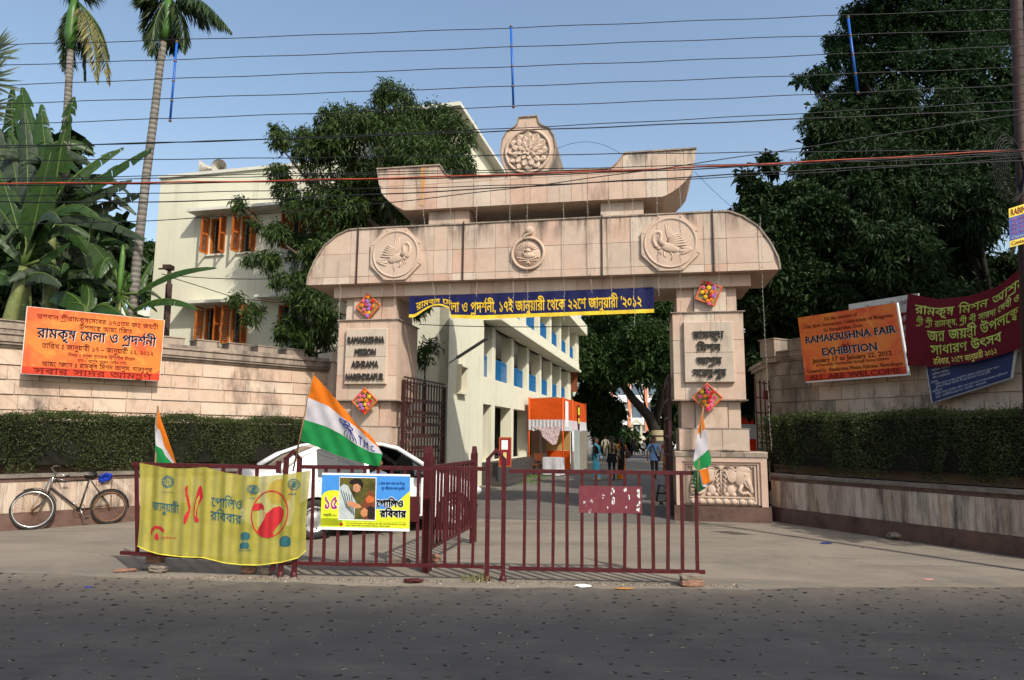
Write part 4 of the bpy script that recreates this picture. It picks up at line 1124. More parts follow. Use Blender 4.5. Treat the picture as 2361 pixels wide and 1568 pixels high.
# ------------------------------------------------------------------ yellow cloth on the left barrier
k7 = lambda x, y: ((500 + x / 2.24) * .57642, (1600 + y / 2.24) * .57642)
tX = [120, 250, 380, 560, 715, 900, 1060, 1200, 1450, 1660]; tY = [562, 585, 610, 613, 600, 650, 675, 685, 665, 630]
bX = [110, 200, 300, 500, 700, 900, 1050, 1200, 1400, 1550, 1625]; bY = [1308, 1350, 1380, 1405, 1412, 1462, 1477, 1480, 1455, 1415, 1345]
def yel(cx, cy, d=0.0):
    k = -.055 + .012 * math.sin(cx * .033) + .008 * math.sin(cx * .071 + cy * .004)
    a, z = f.hit(*k7(cx, cy), k); return f.w(a, k - d, z)
def yuv(u, v):
    xt_ = 132 + (1665 - 132) * u; xb_ = 112 + (1622 - 112) * u
    yt = np.interp(xt_, tX, tY); yb_ = np.interp(xb_, bX, bY)
    return yel(xt_ + (xb_ - xt_) * v + 18 * math.sin(v * math.pi) * (1 - 2 * u) * .8, yt + (yb_ - yt) * v)
yc = thing('cloth_banner', 'yellow polio cloth banner with green and red print tied to the barrier', 'banner', tuple(yel(880, 1480)), absolute=True)
m = MB(); m.grid(yuv, 120, 24)
m.build('cloth', cloth('yellow_cloth', (.44, .40, .075), .4, var=.12, alpha=.88), yc)
m_teal = plain('teal_print', (.02, .10, .12), .8, var=.1); m_redp = plain('red_cloth_print', (.38, .015, .02), .8, var=.1)
Y = lambda a, b: yel(a, -b, .006)
def yl(t, x0, x1, yb_, h, mt, bd=.02, nm='lettering', sl=0.0):
    letters(t, lambda a, b: yel(a, -b + sl * (a - x0), .006), x0, -yb_, x1 - x0, h, mt, yc, nm, bold=bd, cuts=12)
yl('জানুয়ারী', 248, 485, 985, 75, m_teal, sl=.12); yl('পোলিও', 778, 1052, 950, 82, m_teal, sl=.12); yl('রবিবার', 768, 1045, 1070, 78, m_teal, sl=.15)
yl('WHO', 1120, 1165, 890, 18, m_teal, 0); yl('unicef', 1462, 1535, 850, 20, m_teal, .02); yl('Rotary International', 330, 438, 830, 12, m_teal, 0); yl('সত্যমেব জয়তে', 1015, 1135, 1355, 16, m_teal, 0); yl('ফোঁটা জীবনের জন্য', 325, 465, 1245, 18, m_redp, 0)
def ypoly(nm, pts, mt, dd=.006):
    m = MB(); c = (sum(p[0] for p in pts) / len(pts), sum(p[1] for p in pts) / len(pts))
    bm = bmesh.new(); vs = [bm.verts.new((p[0], p[1], 0)) for p in pts]; bm.faces.new(vs); bmesh.ops.triangulate(bm, faces=bm.faces[:])
    x0_ = min(p[0] for p in pts); x1_ = max(p[0] for p in pts); n_ = int((x1_ - x0_) / 14)
    for i in range(1, n_): bmesh.ops.bisect_plane(bm, geom=bm.verts[:] + bm.edges[:] + bm.faces[:], plane_co=(x0_ + (x1_ - x0_) * i / n_, 0, 0), plane_no=(1, 0, 0))
    for v in bm.verts: v.co = yel(v.co.x, v.co.y, dd)
    me = bpy.data.meshes.new(nm); bm.to_mesh(me); bm.free(); me.materials.append(mt); return link(nm, me, yc)
def yring(nm, c, rx, ry, w, mt, a0=0, a1=360, n=40, tilt=0):
    m = MB(); vs = []
    for i in range(n + 1):
        a = R(a0 + (a1 - a0) * i / n)
        for r_ in (0, w):
            x, y = (rx - r_) * math.cos(a), (ry - r_) * math.sin(a); vs.append(yel(c[0] + x * math.cos(tilt) - y * math.sin(tilt), c[1] + x * math.sin(tilt) + y * math.cos(tilt), .0065))
    m.add(vs, [(2 * i, 2 * i + 1, 2 * i + 3, 2 * i + 2) for i in range(n)]); return m.build(nm, mt, yc)
ypoly('numeral_one', [(540, 790), (553, 768), (566, 775), (563, 830), (580, 900), (590, 960), (586, 1000), (565, 1060), (552, 1095), (535, 1115), (526, 1100), (532, 1040), (550, 1012), (568, 1012), (572, 985), (560, 920), (545, 850)], m_redp)
ypoly('numeral_five', [(684, 768), (692, 785), (672, 835), (682, 862), (703, 868), (688, 900), (655, 950), (648, 1000), (650, 1050), (666, 1075), (655, 1097), (628, 1092), (617, 1040), (617, 970), (632, 900), (655, 800), (668, 772)], m_redp)
ypoly('numeral_hollow', [(668, 850), (672, 880), (645, 940), (636, 1000), (638, 1050), (628, 1040), (628, 980), (642, 900)], cloth('yellow_patch', (.44, .40, .075), .3), .0075)
yring('red_oval', (1298, 1022), 165, 215, 11, m_redp, tilt=.22)
ypoly('child_face', [(1385, 950), (1425, 985), (1425, 1030), (1405, 1090), (1360, 1140), (1330, 1180), (1330, 1215), (1270, 1235), (1210, 1215), (1180, 1185), (1230, 1180), (1252, 1165), (1250, 1130), (1235, 1110), (1238, 1080), (1255, 1055), (1260, 1020), (1290, 1000), (1330, 965)], m_redp)
ypoly('giving_hand', [(1165, 930), (1220, 922), (1245, 945), (1250, 985), (1235, 990), (1228, 965), (1200, 960), (1225, 975), (1200, 990), (1150, 992), (1155, 955)], m_redp)
for i in range(3): yring('drop', (1248, 1010 + 22 * i), 4, 8, 4, m_redp, n=10)
ypoly('red_arc', [(232, 1200), (238, 1150), (275, 1125), (320, 1130), (358, 1165), (345, 1190), (310, 1155), (275, 1150), (250, 1175), (246, 1205)], m_redp); ypoly('red_drop', [(285, 1185), (300, 1205), (307, 1240), (295, 1256), (275, 1250), (262, 1225)], m_redp)
for c, nm in (((385, 733), 'wheel_logo'), ((1150, 800), 'globe_logo'), ((1515, 755), 'mother_child_logo'), ((1437, 1265), 'family_logo')):
    rad = 50 if nm != 'globe_logo' else 42
    o = yring(nm, c, rad, rad, 7, m_teal)
    if nm == 'wheel_logo':
        for i in range(16):
            a = R(22.5 * i); ypoly('tooth', [(c[0] + r_ * math.cos(a + t), c[1] + r_ * math.sin(a + t)) for r_, t in ((50, -.08), (60, -.06), (60, .06), (50, .08))], m_teal)
        for i in range(6): a = R(60 * i); ypoly('spoke', [(c[0] + r_ * math.cos(a + t), c[1] + r_ * math.sin(a + t)) for r_, t in ((8, -.4), (36, -.07), (36, .07), (8, .4))], m_teal)
        yring('inner_ring', c, 38, 38, 4, m_teal)
    elif nm == 'family_logo': ypoly('half_disc', [(c[0] + 46 * math.cos(R(a)), c[1] + 12 - 52 * math.sin(R(a))) for a in range(0, 181, 15)] + [(c[0] - 46, c[1] + 40), (c[0] + 46, c[1] + 40)], m_teal)
    else:
        for i in range(-3, 4): yring('meridian', c, 4 + abs(i) * 11, 32, 3, m_teal, n=20) if i >= 0 else None
        ypoly('figure', [(c[0] - 18, c[1] + 20), (c[0] - 12, c[1] - 18), (c[0], c[1] - 8), (c[0] + 12, c[1] - 22), (c[0] + 20, c[1]), (c[0] + 8, c[1] + 22)], m_teal)
        for sg in (-1, 1):
            for i in range(6):
                a = R(90 - sg * (30 + i * 22)); p = (c[0] + 52 * math.cos(a), c[1] + 48 * math.sin(a)); ypoly('laurel_leaf', [(p[0] - 8 * math.cos(a), p[1] - 8 * math.sin(a)), (p[0] + 5, p[1] - 5), (p[0] + 10 * math.cos(a + .6), p[1] + 10 * math.sin(a + .6)), (p[0] - 5, p[1] + 5)], m_teal)
ypoly('lion_capital', [(1040, 1205), (1050, 1190), (1075, 1180), (1105, 1188), (1122, 1205), (1120, 1235), (1102, 1250), (1105, 1280), (1112, 1290), (1112, 1330), (1030, 1330), (1030, 1290), (1048, 1278), (1055, 1250), (1040, 1238)], m_teal)
for i in range(5): ypoly('capital_gap', [(1058 + i * 10, 1256), (1062 + i * 10, 1256), (1062 + i * 10, 1276), (1058 + i * 10, 1276)], MATS['yellow_patch'], .0075)
m = MB(); m.tube([yuv(i / 60, 1) - f.n * .003 for i in range(61)], .006, 5); m.build('bright_hem', plain('bright_yellow_hem', (.62, .56, .06), .7), yc)

# ------------------------------------------------------------------ polio poster
q = Quad(f, -.035, k1(447, 262), k1(1277, 278), k1(1270, 817), k1(430, 797))
pp = thing('poster', 'blue and lime polio poster with a photograph tied to the middle barrier', 'poster', tuple(q.P(.5, 1)), absolute=True)
p_white = plain('poster_white', (.78, .79, .80), .4, var=.02); p_blue = plain('poster_blue', (.05, .24, .62), .4, var=.05, spec=.5); p_lime = plain('poster_lime', (.60, .68, .02), .4, var=.04, spec=.5)
q.plate('sheet', 0, 1, 0, 1, 0, .003, p_white, pp); q.poly('blue_ground', [(.0, .035), (1, .035), (1, .95), (0, .95)], .0045, p_blue, pp)
q.poly('lime_ground', [(.0, .42), (.03, .35), (.08, .315), (.14, .305), (.19, .31), (.24, .35), (.24, .93), (0, .93)], .0055, p_lime, pp)
q.poly('lime_ground', [(.60, .62), (.76, .62), (.82, .55), (1.0, .29), (1.0, .95), (0, .95), (0, .8), (.6, .8)], .0055, p_lime, pp)
q.poly('photo_border', [(.2, .065), (.62, .065), (.62, .825), (.2, .825)], .0065, p_white, pp)
ph = [(.205, .078), (.613, .078), (.613, .81), (.205, .81)]; q.poly('photo', ph, .0075, plain('photo_olive', (.11, .10, .02), .5, var=.5, scale=4), pp)
def qp(n_, pts, c, d): q.poly(n_, pts, d, plain('photo_' + n_ + str(len(MATS)), c, .5, var=.12, scale=8), pp)
qp('shawl', [(.205, .25), (.25, .19), (.30, .22), (.335, .33), (.36, .42), (.40, .52), (.385, .62), (.38, .81), (.205, .81)], (.42, .47, .47), .0083)
for i in range(5): qp('shawl_stripe', [(.215 + .03 * i, .3 + .02 * i), (.225 + .03 * i, .3 + .02 * i), (.30 + .02 * i, .62 + .03 * i), (.285 + .02 * i, .62 + .03 * i)], (.08, .10, .10), .009)
qp('hair', [(.31, .17), (.34, .11), (.40, .085), (.45, .11), (.475, .18), (.465, .26), (.44, .29), (.42, .2), (.36, .22)], (.015, .008, .006), .0092)
qp('face', [(.36, .2), (.41, .18), (.445, .23), (.44, .3), (.40, .34), (.355, .3)], (.45, .22, .12), .0097)
qp('arm', [(.30, .50), (.36, .50), (.44, .55), (.46, .60), (.41, .62), (.30, .57)], (.50, .22, .10), .0097)
qp('children', [(.47, .52), (.50, .42), (.54, .30), (.57, .29), (.60, .38), (.613, .6), (.613, .81), (.5, .81), (.46, .66)], (.16, .045, .02), .0087)
qp('orange_shawl', [(.50, .45), (.54, .38), (.60, .42), (.60, .5), (.52, .52)], (.50, .12, .03), .0095)
qp('child_hair', [(.50, .62), (.56, .57), (.61, .6), (.612, .8), (.54, .8), (.52, .72)], (.02, .012, .01), .0095)
qp('child_face', [(.45, .66), (.49, .6), (.53, .64), (.525, .74), (.48, .77), (.45, .72)], (.48, .20, .09), .0101)
for dd, mt, bd in ((.0085, p_white, .17), (.0105, plain('poster_black', (.008, .008, .01), .4, var=.01), .085)):
    q.text('পোলিও', .63, .93, .575, .115, mt, pp, dd, bd); q.text('রবিবার', .67, .96, .755, .115, mt, pp, dd, bd)
for dd, mt, bd in ((.0085, p_white, .09), (.0105, plain('poster_pink', (.62, .02, .30), .4, var=.01), .035)): q.text('১৫', .03, .185, .63, .22, mt, pp, dd, bd)
q.text('জানুয়ারী,২০১২', .03, .18, .765, .04, ink_navy, pp, .009, .01); q.text('৫ বছর বয়স পর্যন্ত সব শিশুর', .645, .945, .19, .042, plain('poster_darkblue', (.01, .03, .30), .4), pp, .009, .012); q.text('সুস্থ জীবনের জন্য দুফোঁটা', .68, .945, .275, .042, MATS['poster_darkblue'], pp, .009, .012)
q.text('মনে রাখবেন-শিশুর সুস্বাস্থ্য ও রোগ প্রতিরোধের জন্য সঠিক সময়ে নিয়মিত টিকাকরণ করা জরুরী', .29, .96, .89, .022, ink_red, pp, .009, .01); q.text('স্বাস্থ্য ও পরিবার কল্যাণ দপ্তর (আই.ই.সি. ডিভিশন), পশ্চিমবঙ্গ সরকার', .29, .78, .93, .022, ink_navy, pp, .009, .008)
q.poly('green_line', [(.2, .84), (.96, .84), (.96, .845), (.2, .845)], .0075, plain('poster_green', (.05, .3, .05), .4), pp)
q.poly('red_badge', [(.235 + .02 * math.cos(R(a)), .90 + .03 * math.sin(R(a))) for a in range(0, 360, 30)], .0075, ink_red, pp)

# ------------------------------------------------------------------ flags
m_saf = cloth('saffron_cloth', (.75, .19, .015), .4); m_wh = cloth('white_flag_cloth', (.60, .58, .62), .4); m_gr = cloth('green_flag_cloth', (.015, .22, .06), .3)
def strip(nm, A, Bq, fr, k, mat, parent, nu=24, nv=5, rip=.02, ph=0, sc=1 / 1.0, dk=0.0):
    def samp(P_, t):
        t *= len(P_) - 1; i = min(int(t), len(P_) - 2); q_ = t - i; a, b = P_[i], P_[i + 1]; return (a[0] + (b[0] - a[0]) * q_, a[1] + (b[1] - a[1]) * q_)
    def fn(u, v):
        a = samp(A, u); b = samp(Bq, u); x, y = a[0] + (b[0] - a[0]) * v, a[1] + (b[1] - a[1]) * v
        kk_ = k + dk + rip * math.sin(x * .06 + y * .035 + ph) + rip * .6 * math.sin(x * .11 - y * .05)
        aa, z = fr.hit(x * .57642, y * .57642, kk_); return fr.w(aa, kk_, z)
    m = MB(); m.grid(fn, nu, nv); return m.build(nm, mat, parent)
n7 = lambda L_: [(500 + x / 2.24, 1600 + y / 2.24) for x, y in L_]
def flag(name, label, base, b, fr, k, rip, pole, group='party flags tied to the barrier'):
    t = thing(name, label, 'flag', tuple(base), group, absolute=True)
    for nm, i, mt in (('saffron_stripe', 0, m_saf), ('white_stripe', 1, m_wh), ('green_stripe', 2, m_gr)): strip(nm, b[i], b[i + 1], fr, k, mt, t, rip=rip)
    m = MB(); m.tube(pole, .011, 6); m.build('stick', plain('bamboo', (.22, .14, .07), .7, var=.3), t)
    return t
b0 = n7([(290, 40), (305, 90), (325, 180), (380, 330), (430, 480), (458, 570)]); b1 = n7([(289, 45), (275, 160), (268, 228), (318, 280), (350, 410), (452, 578)]); b2 = n7([(268, 232), (270, 300), (276, 410), (335, 440), (362, 500), (462, 612)]); b3 = n7([(275, 412), (274, 480), (273, 530), (275, 566), (330, 575), (385, 575)])
fl1 = flag('flag', 'small furled tricolour party flag above the yellow cloth', f.w(-4.0, .06, 0), [b0, b1, b2, b3], f, .02, .01, [f.w(f.hit(362, 1270, .03)[0], .04, .24), f.w(f.hit(358, 1075, .03)[0], .03, f.hit(358, 1075, .03)[1]), f.w(f.hit(364, 936, .03)[0], .03, f.hit(364, 936, .03)[1])])
nat = lambda L_: L_
b0 = [(1254, 1497), (1313, 1561), (1383, 1642), (1429, 1700), (1481, 1740), (1513, 1783)]; b1 = [(1232, 1590), (1313, 1624), (1371, 1671), (1429, 1711), (1475, 1757), (1516, 1792)]
b2 = [(1218, 1679), (1302, 1705), (1371, 1740), (1429, 1781), (1480, 1808), (1530, 1816)]; b3 = [(1203, 1763), (1273, 1789), (1348, 1821), (1429, 1846), (1490, 1862), (1519, 1865)]
P_top = f.hit(1254 * .57642, 1490 * .57642, -.06); P_lo = f.hit(1172 * .57642, 1885 * .57642, -.06)
fl2 = flag('flag', 'big spread tricolour party flag flying in front of the white car', f.w(-2.4, -.06, 0), [b0, b1, b2, b3], f, -.06, .022, [f.w(P_lo[0], -.06, P_lo[1]), f.w(P_top[0], -.06, P_top[1])])
def fw2(a, b):
    # along the white stripe
    i = a * 5; 
    def s_(P_): 
        j = min(int(i), 4); q_ = i - j; return (P_[j][0] + (P_[j + 1][0] - P_[j][0]) * q_, P_[j][1] + (P_[j + 1][1] - P_[j][1]) * q_)
    p, r_ = s_(b2), s_(b1); x, y = p[0] + (r_[0] - p[0]) * b, p[1] + (r_[1] - p[1]) * b
    kk_ = -.06 + .022 * math.sin(x * .06 + y * .035) + .022 * .6 * math.sin(x * .11 - y * .05) - .006
    aa, z = f.hit(x * .57642, y * .57642, kk_); return f.w(aa, kk_, z)
m_fb = plain('flag_blue_ink', (.02, .03, .22), .7)
letters('T.M C', fw2, .62, .12, .27, .5, m_fb, fl2, bold=.03, cuts=.03)
m = MB()
for cx, cy, r_ in ((.40, .78, .045), (.46, .86, .04), (.50, .70, .04), (.44, .62, .035)): m.tube([fw2(cx + r_ * math.cos(t), cy + r_ * 2.2 * math.sin(t)) for t in np.linspace(0, 6.3, 14)], .005, 4)
for u in (.42, .46, .5, .54, .58): m.tube([fw2(.5, .6), fw2(u, .25), fw2(u + .01, .08)], .004, 4)
m.build('flower_symbol', m_fb, fl2)
n6 = lambda L_: [(2600 + x / 1.6505, 1150 + y / 1.6505) for x, y in L_]
c0 = n6([(350, 790), (352, 850), (362, 920), (366, 935)]); c1 = n6([(350, 792), (335, 860), (318, 940), (313, 975)]); 
frt = Frame(f.w(2.3, 0, 0), -3)
fl3 = thing('flag', 'furled tricolour party flag at the right end of the barrier', 'flag', tuple(f.w(2.32, 0, 0)), 'party flags tied to the barrier', absolute=True)
strip('saffron_stripe', c1, c0, f, -.06, m_saf, fl3, 10, 5, .012)
strip('white_stripe', n6([(313, 970), (300, 1060), (290, 1110), (288, 1155)]), n6([(366, 930), (378, 1000), (386, 1050), (384, 1075)]), f, -.06, m_wh, fl3, 12, 6, .012)
strip('green_stripe', n6([(288, 1150), (292, 1180), (300, 1200), (322, 1208)]), n6([(384, 1070), (400, 1110), (405, 1150), (398, 1175)]), f, -.06, m_gr, fl3, 10, 6, .012)
strip('saffron_fold', n6([(328, 1205), (338, 1240), (352, 1300)]), n6([(382, 1195), (390, 1240), (398, 1285)]), f, -.07, m_saf, fl3, 8, 4, .006)
strip('white_fold', n6([(326, 1210), (335, 1260), (348, 1312)]), n6([(334, 1205), (345, 1260), (378, 1318)]), f, -.062, m_wh, fl3, 8, 3, .004)
strip('green_fold', n6([(290, 1205), (280, 1290), (318, 1355)]), n6([(325, 1208), (345, 1310), (372, 1322)]), f, -.055, cloth('dark_green_cloth', (.01, .07, .03), .2), fl3, 8, 4, .006)
ca = f.hit(*[v * .57642 for v in n6([(316, 1215)])[0]], -.05); cb = f.hit(*[v * .57642 for v in n6([(314, 1365)])[0]], -.05)
m = MB(); m.tube([f.w(cb[0], -.05, cb[1]), f.w(ca[0], -.05, ca[1]), f.w(f.hit((2600 + 350 / 1.6505) * .57642, (1150 + 792 / 1.6505) * .57642, -.05)[0], -.05, f.hit((2600 + 350 / 1.6505) * .57642, (1150 + 792 / 1.6505) * .57642, -.05)[1])], .01, 6); m.build('stick', MATS['bamboo'], fl3)
m = MB(); m.tube([fl for fl in [f.w(2.28 + .03 * math.cos(t * 2.2), -.02 + .04 * math.sin(t * 2.2), 1.02 + .014 * t) for t in range(14)]], .006, 4); m.build('rope_tie', m_rope, fl3)
# ------------------------------------------------------------------ flower diamonds on the pillars
ROSE = {}
def rose_mesh(nm, c):
    if nm in ROSE: return ROSE[nm]
    mt = plain('rose_' + nm, c, .6, var=.2, scale=60)
    m = MB()
    for k, (n_, r_, h, t) in enumerate(((6, .034, .010, .5), (5, .022, .02, .35), (3, .011, .027, .2))):
        for i in range(n_):
            a = 2 * math.pi * i / n_ + k * .5
            def pf(u, v, a=a, r_=r_, h=h, t=t):
                ang = a + (u - .5) * (2.0 if r_ > .02 else 2.4); rr = r_ * (.35 + .75 * v) ; return (rr * math.cos(ang), -h - .012 * math.sin(v * 2.2) + .006 * v * v * k_, rr * math.sin(ang))
            k_ = k; m.grid(pf, 3, 2)
    m.ball((0, -.024, 0), .009, 6, 4)
    me_o = m.build('rose_proto', mt); me = me_o.data; me.name = 'rose_' + nm; bpy.data.objects.remove(me_o); ROSE[nm] = me; return me
m_brd = plain('orange_tinsel', (.70, .10, .02), .35, var=.5, scale=90, spec=.6); m_mat = plain('golden_mat', (.27, .20, .07), .6, var=.3, scale=50, bump=.4); m_lf = plain('plastic_leaf', (.02, .06, .012), .5)
RC = dict(red=(.55, .01, .015), orange=(.80, .22, .01), yellow=(.85, .50, .02), pink=(.75, .12, .22), purple=(.42, .16, .55), rose=(.60, .04, .15))
random.seed(12)
for (dx, dy, rot, lab, mix_) in ((849, 706, 4, 'flower panel high on the left pillar above the English plaque', ['orange', 'pink', 'purple', 'red', 'orange', 'rose', 'purple']), (841, 925, 2, 'flower panel low on the left pillar above the car', ['orange', 'red', 'purple', 'yellow', 'pink', 'orange']),
                                 (1634, 676, 22, 'tilted flower panel high on the right pillar below the beam', ['orange', 'pink', 'yellow', 'red', 'purple', 'orange']), (1631, 917, 0, 'flower panel low on the right pillar above the flag', ['pink', 'rose', 'yellow', 'red', 'pink', 'orange'])):
    yk = -.13 if dy > 800 else (-.0 if dx < 1000 else -.02)
    a, z = g.hit(dx, dy, yk)
    t = thing_in(g, 'flower_panel', 'orange bordered diamond ' + lab, 'flower panel', a, yk, z, 'diamond flower panels on the gate pillars')
    H = .215; M_ = Matrix.Translation((a, yk, z)) @ Matrix.Rotation(R(45 - rot), 4, 'Y')
    def lo(nm, m, mt): m.xf(M_); return m.build(nm, mt, t, frame=g)
    m = MB(); m.box(-H, H, .0, .02, -H, H); lo('mat_board', m, m_mat)
    m = MB()
    for (x0, x1, z0, z1) in ((-H, H, H - .03, H), (-H, H, -H, -H + .03), (-H, -H + .03, -H + .03, H - .03), (H - .03, H, -H + .03, H - .03)): m.box(x0, x1, -.015, .001, z0, z1, .004)
    lo('tinsel_border', m, m_brd)
    up = Matrix.Rotation(-R(45 - rot), 4, 'Y')
    m = MB()
    for i in range(34):
        x, zz = random.gauss(0, .045), random.uniform(-.19, .2); an = random.uniform(0, 6.3); L_ = random.uniform(.04, .09)
        c, s_ = math.cos(an), math.sin(an); m.add([(x, -.02, zz), (x + L_ * .5 * c - .012 * s_, -.03, zz + L_ * .5 * s_ + .012 * c), (x + L_ * c, -.022, zz + L_ * s_), (x + L_ * .5 * c + .012 * s_, -.03, zz + L_ * .5 * s_ - .012 * c)], [(0, 1, 2, 3)])
    m.xf(Matrix.Translation((a, yk, z)) @ Matrix.Rotation(R(-rot * .5), 4, 'Y')); m.build('leaves', m_lf, t, frame=g)
    spots = [(0, .2), (-.10, .12), (.0, .11), (.11, .10), (-.13, .02), (-.05, .03), (.05, .02), (.14, .0), (-.07, -.08), (.03, -.07), (.09, -.07), (-.02, -.16), (.05, -.15), (.0, -.22)]
    for i, (sx, sz) in enumerate(spots):
        nm = mix_[i % len(mix_)]
        if random.random() < .25: nm = random.choice(list(RC))
        r_ = random.uniform(.95, 1.2); sx += random.uniform(-.012, .012)
        o = bpy.data.objects.new('rose', rose_mesh(nm, RC[nm])); COL.objects.link(o); o.parent = t
        mm_ = g.m @ Matrix.Translation((a + sx, yk - .022, z + sz)) @ Matrix.Rotation(random.uniform(0, 6), 4, 'Y') @ Matrix.Scale(r_, 4)
        o.matrix_basis = mm_; _reg(o, mm_, t)
# ================================================================== ashram building
m_cream = plain('cream_plaster', (.64, .63, .50), .85, var=.035, scale=1.2, spec=.15, dust=.08, dustcol=(.40, .37, .26))
t_ = m_cream.node_tree; s = object.__new__(NT); s.t = t_; s.b = t_.nodes['Principled BSDF']; k_ = s.b.inputs['Base Color'].links[0].from_socket
s.col(s.mix(s.math('MULTIPLY', s.ramp(s.noise(1.6, 6, .75, stretch=(1.6, 1.6, .09)), .52, .72, 0, .42), s.ramp(s.noise(.5, 3), .35, .6)), k_, (.26, .26, .20)))
m_cream2 = plain('pale_trim_plaster', (.60, .60, .53), .85, var=.06, scale=2, dust=.2, dustcol=(.35, .33, .28))
m_orange = plain('orange_wood', (.42, .11, .015), .5, var=.2, scale=14); m_brown = plain('brown_wood', (.17, .05, .02), .6, var=.3, scale=10)
m_blue = plain('blue_rail_paint', (.008, .13, .36), .45, var=.15); m_dark = plain('interior_shade', (.03, .025, .02), .8, var=.3)  # shade inside the balconies and windows is painted in as a dark colour
m_pipe = plain('grey_pipe', (.25, .27, .28), .5); m_plat = plain('dark_platform_stone', (.045, .04, .037), .6, var=.3, dust=.3, dustcol=(.12, .10, .08))
m_glass = plain('window_glass', (.03, .04, .05), .08, spec=.8, var=0)
def wall_holes(root, nm, fr, x0, x1, z0, z1, y0, y1, holes, mat):
    X = sorted({x0, x1, *[min(max(h, x0), x1) for q in holes for h in q[:2]]}); Z = sorted({z0, z1, *[min(max(h, z0), z1) for q in holes for h in q[2:]]})
    inh = lambda x, z: any(a < x < b and c < z < d for a, b, c, d in holes)
    m = MB(); solid = {}
    for i in range(len(X) - 1):
        for j in range(len(Z) - 1): solid[i, j] = not inh((X[i] + X[i + 1]) / 2, (Z[j] + Z[j + 1]) / 2)
    for (i, j), s_ in solid.items():
        if not s_: continue
        a, b, c, d = X[i], X[i + 1], Z[j], Z[j + 1]
        m.add([(a, y0, c), (b, y0, c), (b, y0, d), (a, y0, d)], [(0, 1, 2, 3)]); m.add([(a, y1, c), (b, y1, c), (b, y1, d), (a, y1, d)], [(3, 2, 1, 0)])
        for (di, dj, q) in ((-1, 0, [(a, y0, c), (a, y0, d), (a, y1, d), (a, y1, c)]), (1, 0, [(b, y0, c), (b, y1, c), (b, y1, d), (b, y0, d)]), (0, -1, [(a, y0, c), (a, y1, c), (b, y1, c), (b, y0, c)]), (0, 1, [(a, y0, d), (b, y0, d), (b, y1, d), (a, y1, d)])):
            if not solid.get((i + di, j + dj), False): m.add(q, [(0, 1, 2, 3)])
    return m.build(nm, mat, root, frame=fr)
b = Frame((-11.74, 21.8), -13.6); sF = Frame(b.w(10.22, 0), 76.4)
bd = thing_in(b, 'ashram_building', 'three storey cream building with orange shutters and blue balcony rails', 'building', 5, 4)
def bwin(hx0, hx1, z0, z1, shut=True):
    W = thing_part = None
    m = MB(); fw_ = .05
    m.box(hx0, hx0 + fw_, .06, .14, z0, z1); m.box(hx1 - fw_, hx1, .06, .14, z0, z1); m.box(hx0 + fw_, hx1 - fw_, .06, .14, z0, z0 + fw_); m.box(hx0 + fw_, hx1 - fw_, .06, .14, z1 - fw_, z1)
    w_ = m.build('window', m_orange, bd, frame=b)
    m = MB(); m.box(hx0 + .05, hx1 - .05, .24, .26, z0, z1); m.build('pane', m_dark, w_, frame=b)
    m = MB()
    for i in range(6): x = hx0 + (hx1 - hx0) * (i + .5) / 6; m.box(x - .006, x + .006, .15, .165, z0, z1)
    for i in range(5): z = z0 + (z1 - z0) * (i + 1) / 6; m.box(hx0, hx1, .145, .155, z - .006, z + .006)
    m.build('grille', m_iron, w_, frame=b)
    if shut:
        for hx, sg in ((hx0, -1), (hx1, 1)):
            m = MB(); L_ = .34; t_ = .035; xa, xb_ = (hx - t_, hx) if sg < 0 else (hx, hx + t_)
            skew = .03 * sg
            m.box(xa, xb_, -L_, -L_ + .05, z0, z1); m.box(xa, xb_, -.06, -.01, z0, z1); 
            for zz in (z0, (z0 + z1) / 2, z1 - .06): m.box(xa, xb_, -L_ + .05, -.06, zz, zz + .06)
            n_ = 16
            for i in range(n_):
                zz = z0 + .07 + (z1 - z0 - .16) * i / n_; m.add([(xa, -L_ + .05, zz), (xa, -.06, zz), (xb_, -.06, zz + .045), (xb_, -L_ + .05, zz + .045)], [(0, 1, 2, 3)])
            for i, v in enumerate(m.v): m.v[i] = (v[0] - v[1] * skew / L_, v[1], v[2])
            m.build('shutter', m_orange, w_, frame=b)
H_ = []
def hx(x, y): return b.hit(*k8(x, y))[0]
U = [(hx(533, 745), hx(650, 745)), (hx(765, 745), hx(880, 745)), (hx(1130, 745), hx(1245, 745)), (hx(1350, 745), hx(1465, 745))]
Lw = [(hx(490, 1400), hx(610, 1400)), (hx(688, 1400), hx(815, 1400)), (hx(1055, 1300), hx(1195, 1300)), (hx(1330, 1300), hx(1460, 1300))]
for a, c in U: H_.append((a, c, 7.3, 8.5))
for a, c in Lw: H_.append((a, c, 4.38, 5.56))
wall_holes(bd, 'front_wall', b, 0, 10.22, 0, 10.0, 0, .3, H_, m_cream)
for a, c, z0, z1 in H_: bwin(a, c, z0, z1, not (z0 < 5 and a > 4.5))
m = MB(); m.box(0, .3, .3, 11, 0, 10.0); m.build('left_wall', m_cream, bd, frame=b)
m = MB(); m.box(0.3, 10.2, .3, 11, 9.3, 9.4); m.build('roof_slab', m_cream2, bd, frame=b)
m = MB(); m.box(-.06, 10.3, -.06, .36, 10.0, 10.1); m.box(-.06, .36, .36, 11, 10.0, 10.1); m.build('parapet_coping', m_cream2, bd, frame=b)
for x0, x1, z in ((1.5, 9.4, 8.6), (hx(360, 1125), hx(850, 1125), 5.62), (hx(950, 1100), hx(1235, 1100), 5.72), (hx(1290, 1100), hx(1560, 1100), 5.72)):
    m = MB(); m.box(x0, x1, -.5, -.002, z, z + .09); m.build('window_hood', m_cream2, bd, frame=b)
for a, c, z0, z1 in H_:
    m = MB(); m.box(a - .05, c + .05, -.06, .05, z0 - .06, z0 - .002); m.build('sill', m_cream2, bd, frame=b)
